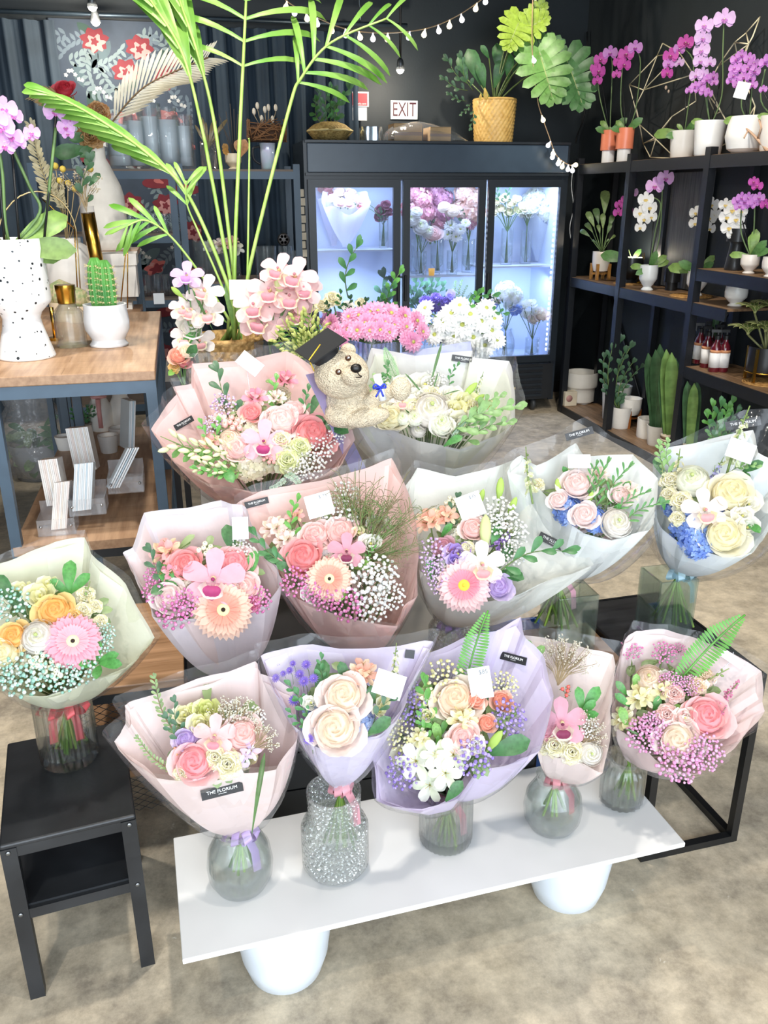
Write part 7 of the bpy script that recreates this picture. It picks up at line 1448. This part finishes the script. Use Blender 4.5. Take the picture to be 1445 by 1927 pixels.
# palm in a basket
b0 = cc(432, 2.96); t = thing('potted_palm', 'tall areca palm in a braided basket reaching the ceiling', 'palm', b0); g, n = vpl(b0); k = dep(b0)/F
MB().lathe([(.001, 0)]+[(.10+.02*(k/36)**.6, .125*k/36) for k in range(37)]+[(.13, .135), (.124, .147), (.112, .137), (.10, .05)], 104, fn=lambda a, z: 1+.035*math.sin(26*a)*math.sin(z*150)).obj('basket', mat('#C9A468', .75, hex2='#8F6C38', scale=50, bump=.6), t)
MB().lathe([(.001, .11), (.112, .11)], 20).obj('soil', SOIL, t); top = b0+V((0, 0, .12))
PALM = leafm('#8CBF4A', '#5F9A34'); PST = mat('#A8C86A', .4, hex2='#8FB44E', scale=20)
def frond(path, i0, L, s_=.75, up=.15, wd=.07, alt=(1, -1), r=.0075, off=0., droop=.9, stop=0, fwdv=.9, st=3):
    C = catmull([g(x, y, off+.012*i) for i, (x, y) in enumerate(path)], 8); C = [top+V((.03*math.sin(off*40), .03*math.cos(off*60), 0))]+C
    st_ = loc_obj(MB().tube(C, [max(.0025, r*(1-.65*i/len(C))) for i in range(len(C))], 7), 'palm_stem', PST, t)
    if L: mb = MB(); leaflets(mb, C, int(len(C)*i0), len(C)-stop, L, s_, up, wd=wd, alt=alt, droop=droop, fwdv=fwdv, st=st); loc_obj(mb, 'palm_frond', PALM, t)
frond([(445, 600), (432, 520), (392, 302), (382, 251), (345, 105), (283, 0), (240, -60)], .62, .28, .2, .05, .11, off=.02, fwdv=1.5)
frond([(448, 600), (440, 520), (407, 254), (374, 109), (338, 0), (320, -60)], .55, .26, .18, 0, .10, off=-.02, fwdv=1.5)
frond([(450, 600), (441, 523), (451, 254), (458, 109), (463, 0), (466, -60)], .58, .34, 1.0, -.05, .045, r=.008, off=.0, fwdv=.45, droop=1.3)
frond([(462, 600), (465, 545), (469, 298), (468, 260)], .9, 0, off=.03, r=.005)
frond([(458, 600), (471, 498), (543, 208), (568, 145), (623, 80), (727, 35)], .56, .26, .75, .25, .06, off=.04, droop=1.1)
frond([(440, 600), (429, 538), (356, 371), (280, 291), (182, 222), (105, 180)], .5, .2, .16, .12, .13, off=.06, fwdv=1.5, st=2)
frond([(430, 600), (382, 523), (323, 447), (275, 415), (240, 425)], .55, .15, .6, .45, .09, off=.08, r=.005)
frond([(435, 600), (420, 545), (375, 440), (352, 385), (350, 340)], .75, .13, .4, .1, .1, off=.05, r=.005)
for x0, y0, x1, y1, o in ((440, 620, 425, 530, .06), (455, 640, 448, 545, .08), (470, 600, 520, 590, .05), (430, 610, 385, 570, .04)): inst(leafone('#6FA83C', .1, -.5), 'broad_leaf', t, along(g(x0, y0, o), g(x1, y1, o), n))
p = g(456, 545, .10); inst(MB().box((0, 0, 0), (50*k*.9, 42*k*.8, .001)).mesh('price_card', mat('#E6E6E0', .6), False), 'price_card', t, frame(p, n-FW*.2, RG))
# cut orchids and greens
def gvase(px, Y, r, h, lab, kind='cyl'): b0 = cc(px, Y); vase(kind, b0, r, h, lab, .6); return b0
b0 = gvase(372, 2.74, .045, .16, 'clear vase of white orchid stems on the counter')
bunch('white orchid stems with one lilac bloom, left on the counter', b0, .16, [(CY_w, 385, 548, 36), (CY_w, 362, 585, 34), (CY_w, 388, 590, 36), (CY_w, 345, 580, 28), (CY_w, 350, 635, 30), (CY_w, 376, 642, 30), (LI_w, 360, 612, 26), (cymbidium('#D9B0E0', '#C080C8', '#EAD8F0'), 352, 520, 32)], [(BU, 345, 560, 322, 540, .02, .04), (LF_g, 370, 620, 345, 650), (LF_t, 400, 620, 360, 540)], name='orchid_bunch')
b0 = gvase(510, 2.74, .05, .15, 'clear vase of blush orchid stems on the counter')
bunch('blush pink orchid stems on the counter in front of the palm', b0, .15, [(CY_b, 555, 522, 43), (CY_b, 508, 548, 45), (CY_b, 545, 560, 43), (CY_b, 480, 575, 43), (CY_b, 495, 602, 47), (CY_b, 552, 590, 40), (CY_b, 525, 510, 38), (CY_b, 570, 545, 38)], [(BU_y, 530, 560, 520, 520)], name='orchid_bunch')
b0 = gvase(585, 2.74, .05, .14, 'clear vase of yellow green sprays on the counter')
bunch('yellow green bud sprays spilling right of the blush orchids', b0, .14, [], [(budspray('#D8E07A', '#B5CC4E', 16), 580, 670, x, y, .02, .06) for x, y in ((530, 600), (560, 580), (590, 575), (615, 600), (640, 640), (530, 650), (605, 640), (570, 620), (625, 665), (550, 660), (510, 625))], name='foliage_bunch')
b0 = gvase(640, 2.95, .05, .17, 'clear vase of greenery left of the pink mums')
bunch('white carnations with tall ruscus sprigs behind the pink mums', b0, .17, [(CA_c, 625, 562, 20), (CA_c, 605, 575, 16), (CA_w, 655, 575, 14), (CA_c, 680, 570, 14)], [(SP_r, 655, 560, 672, 462), (SP_r, 650, 590, 640, 550), (SP_d, 630, 600, 615, 570), (SP_d, 670, 600, 690, 565), (SP_l, 730, 590, 752, 512), (SP_r, 725, 600, 740, 540), (SP_d, 660, 600, 660, 560), (SP_r, 700, 600, 720, 560)], name='flower_bunch')
MU_p2 = mum('#EFA6CC', '#E694C0')
b0 = gvase(700, 2.72, .085, .15, 'ribbed clear bucket of pink mums on the counter', 'ribbed'); rnd = random.Random(14)
bunch('pink mums filling a ribbed bucket behind the teddy bear', b0, .15, [(MU_p if (q+j) % 3 else MU_p2, 628+q*22+rnd.uniform(-7, 7)+9*(j % 2), 612+j*17-24*math.sin((q+.5)/8*PI)+rnd.uniform(-5, 5), 20+rnd.uniform(-3, 3), .04*j) for j in range(3) for q in range(8)], [(LF_d, 650, 640, 640, 625), (LF_d, 720, 640, 740, 620)], name='chrysanthemum_bunch', face=.9, spread=3.)
b0 = gvase(872, 2.70, .085, .15, 'ribbed clear bucket of white mums on the counter', 'ribbed')
bunch('white daisy mums filling the bucket right of the pink ones', b0, .15, [(MU_w, x, y, r, .02) for x, y, r in ((790, 600, 26), (835, 605, 24), (850, 590, 24), (870, 612, 26), (885, 592, 24), (905, 605, 24), (915, 580, 20), (925, 622, 22), (855, 632, 26), (890, 635, 24), (818, 630, 22), (912, 650, 22), (935, 640, 18), (800, 580, 18), (865, 575, 20), (930, 600, 18), (905, 665, 18))], [(SP_l, 880, 600, 905, 548), (SP_r, 900, 600, 950, 590), (LF_d, 830, 640, 850, 625), (SP_r, 870, 580, 930, 555)], name='chrysanthemum_bunch', face=.6, spread=1.6)
b0 = cc(350, 2.66); bunch('peach and yellow garden flowers lying at the left end of the counter', V((at(345, 705, 2.66).x, 2.66, ZC)), .03, [(R_or, 335, 668, 18), (R_peach, 350, 660, 16), (CA_o, 328, 690, 14), (R_coral, 345, 680, 14)], [(LF_d, 350, 680, 368, 650), (LF_l, 330, 695, 318, 705)], name='flower_bunch')
# ribbed clear sleeve at the right end of the counter
b0 = cc(945, 2.70); 
# ================================================================ teddy bear in the white bouquet
pb = at(668, 772, 2.26); kb = dep(pb)/F; t = thing('teddy_bear', 'cream plush teddy bear in a black graduation cap beside the white bouquet', 'toy', pb)
FUR = mat('#F0DFC2', 1., var=.08, scale=90, bump=1., bscale=260)
def E_(mb, px, py, rx, ry, rz_, off=0., nrm=True, ang=0):
    c = at(px, py, pb.y-off)-pb; M = Matrix.Translation(c) @ Matrix.Rotation(ang, 4, 'Y')
    vs0 = len(mb.v); mb.ball((0, 0, 0), 1, 0, 26, 16, (rx*kb, rz_*kb, ry*kb), M)
bm_ = MB(); E_(bm_, 655, 755, 42, 55, 38, .0, ang=.15); E_(bm_, 643, 705, 50, 44, 44, .05); E_(bm_, 668, 706, 24, 20, 24, .12); E_(bm_, 606, 698, 15, 16, 8, .02); E_(bm_, 655, 660, 15, 14, 8, .0)
E_(bm_, 690, 785, 44, 18, 20, .06, ang=-.12); E_(bm_, 754, 732, 20, 22, 16, .07); E_(bm_, 715, 745, 40, 15, 15, .05, ang=-.35); E_(bm_, 640, 780, 30, 24, 28, .03)
body = bm_.obj('body', FUR, t); rm = body.modifiers.new('merge', 'REMESH'); rm.mode = 'VOXEL'; rm.voxel_size = .0028; sm_ = body.modifiers.new('smooth', 'SMOOTH'); sm_.factor = .6; sm_.iterations = 6
dm = body.modifiers.new('fur', 'DISPLACE'); tx = bpy.data.textures.new('fur', 'CLOUDS'); tx.noise_scale = .0028; dm.texture = tx; dm.strength = .0035
nb = MB(); E_(nb, 670, 693, 10, 8, 7, .165); nb.obj('nose', mat('#15120F', .4), t)
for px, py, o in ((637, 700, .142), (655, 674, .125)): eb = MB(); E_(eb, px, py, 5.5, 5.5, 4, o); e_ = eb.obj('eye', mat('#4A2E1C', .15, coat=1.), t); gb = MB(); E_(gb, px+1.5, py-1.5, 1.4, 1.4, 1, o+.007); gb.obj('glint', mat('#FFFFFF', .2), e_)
mo = MB(); mo.tube(catmull([at(x, y, pb.y-o)-pb for x, y, o in ((672, 700, .172), (676, 706, .165), (680, 708, .158), (678, 710, .16), (670, 710, .168))], 4), 1.0*kb, 5); mo.obj('mouth', mat('#2A1E18'), t)
c0 = at(614, 672, pb.y-.045); M = frame(c0, V((-.42, -.30, .85)), V((.85, .2, .5))); mm = M.copy(); mm.translation = M.translation-pb
cap = MB(); cap.box((0, 0, 26*kb), (74*kb, 70*kb, 2.5*kb), 0, mm); cap.lathe([(25*kb, 0), (24*kb, 25*kb), (.001, 25*kb)], 24, 0, mm); cp = cap.obj('graduation_cap', mat('#1E1F22', .7), t, auto=40)
tas = MB(); tas.tube([mm @ V((0, 0, 28*kb)), mm @ V((-36*kb, -20*kb, 28*kb)), mm @ V((-38*kb, -22*kb, 5*kb))], 1.2*kb, 5); tas.obj('tassel', mat('#E8C23A', .6), cp)
sc0 = at(712, 728, pb.y-.12)-pb; scr = MB(); scr.tube([sc0+V((-.004, 0, 22*kb)), sc0+V((.012, 0, -24*kb))], 7*kb, 14); s_o = scr.obj('diploma_scroll', mat('#FBFBFB', .6), t)
rb_ = MB(); rb_.tube([sc0+V((.002, 0, 3*kb)), sc0+V((.0045, 0, -3*kb))], 8*kb, 14)
for s in (-1, 1): rb_.tube(catmull([sc0+V((.003, -8*kb, 0)), sc0+V((s*8*kb, -10*kb, 7*kb)), sc0+V((s*11*kb, -10*kb, 0)), sc0+V((.003, -8*kb, 0)), sc0+V((s*7*kb, -9*kb, -16*kb))], 4), 1.8*kb, 5)
rb_.obj('ribbon_bow', mat('#2A3FC0', .4), s_o)
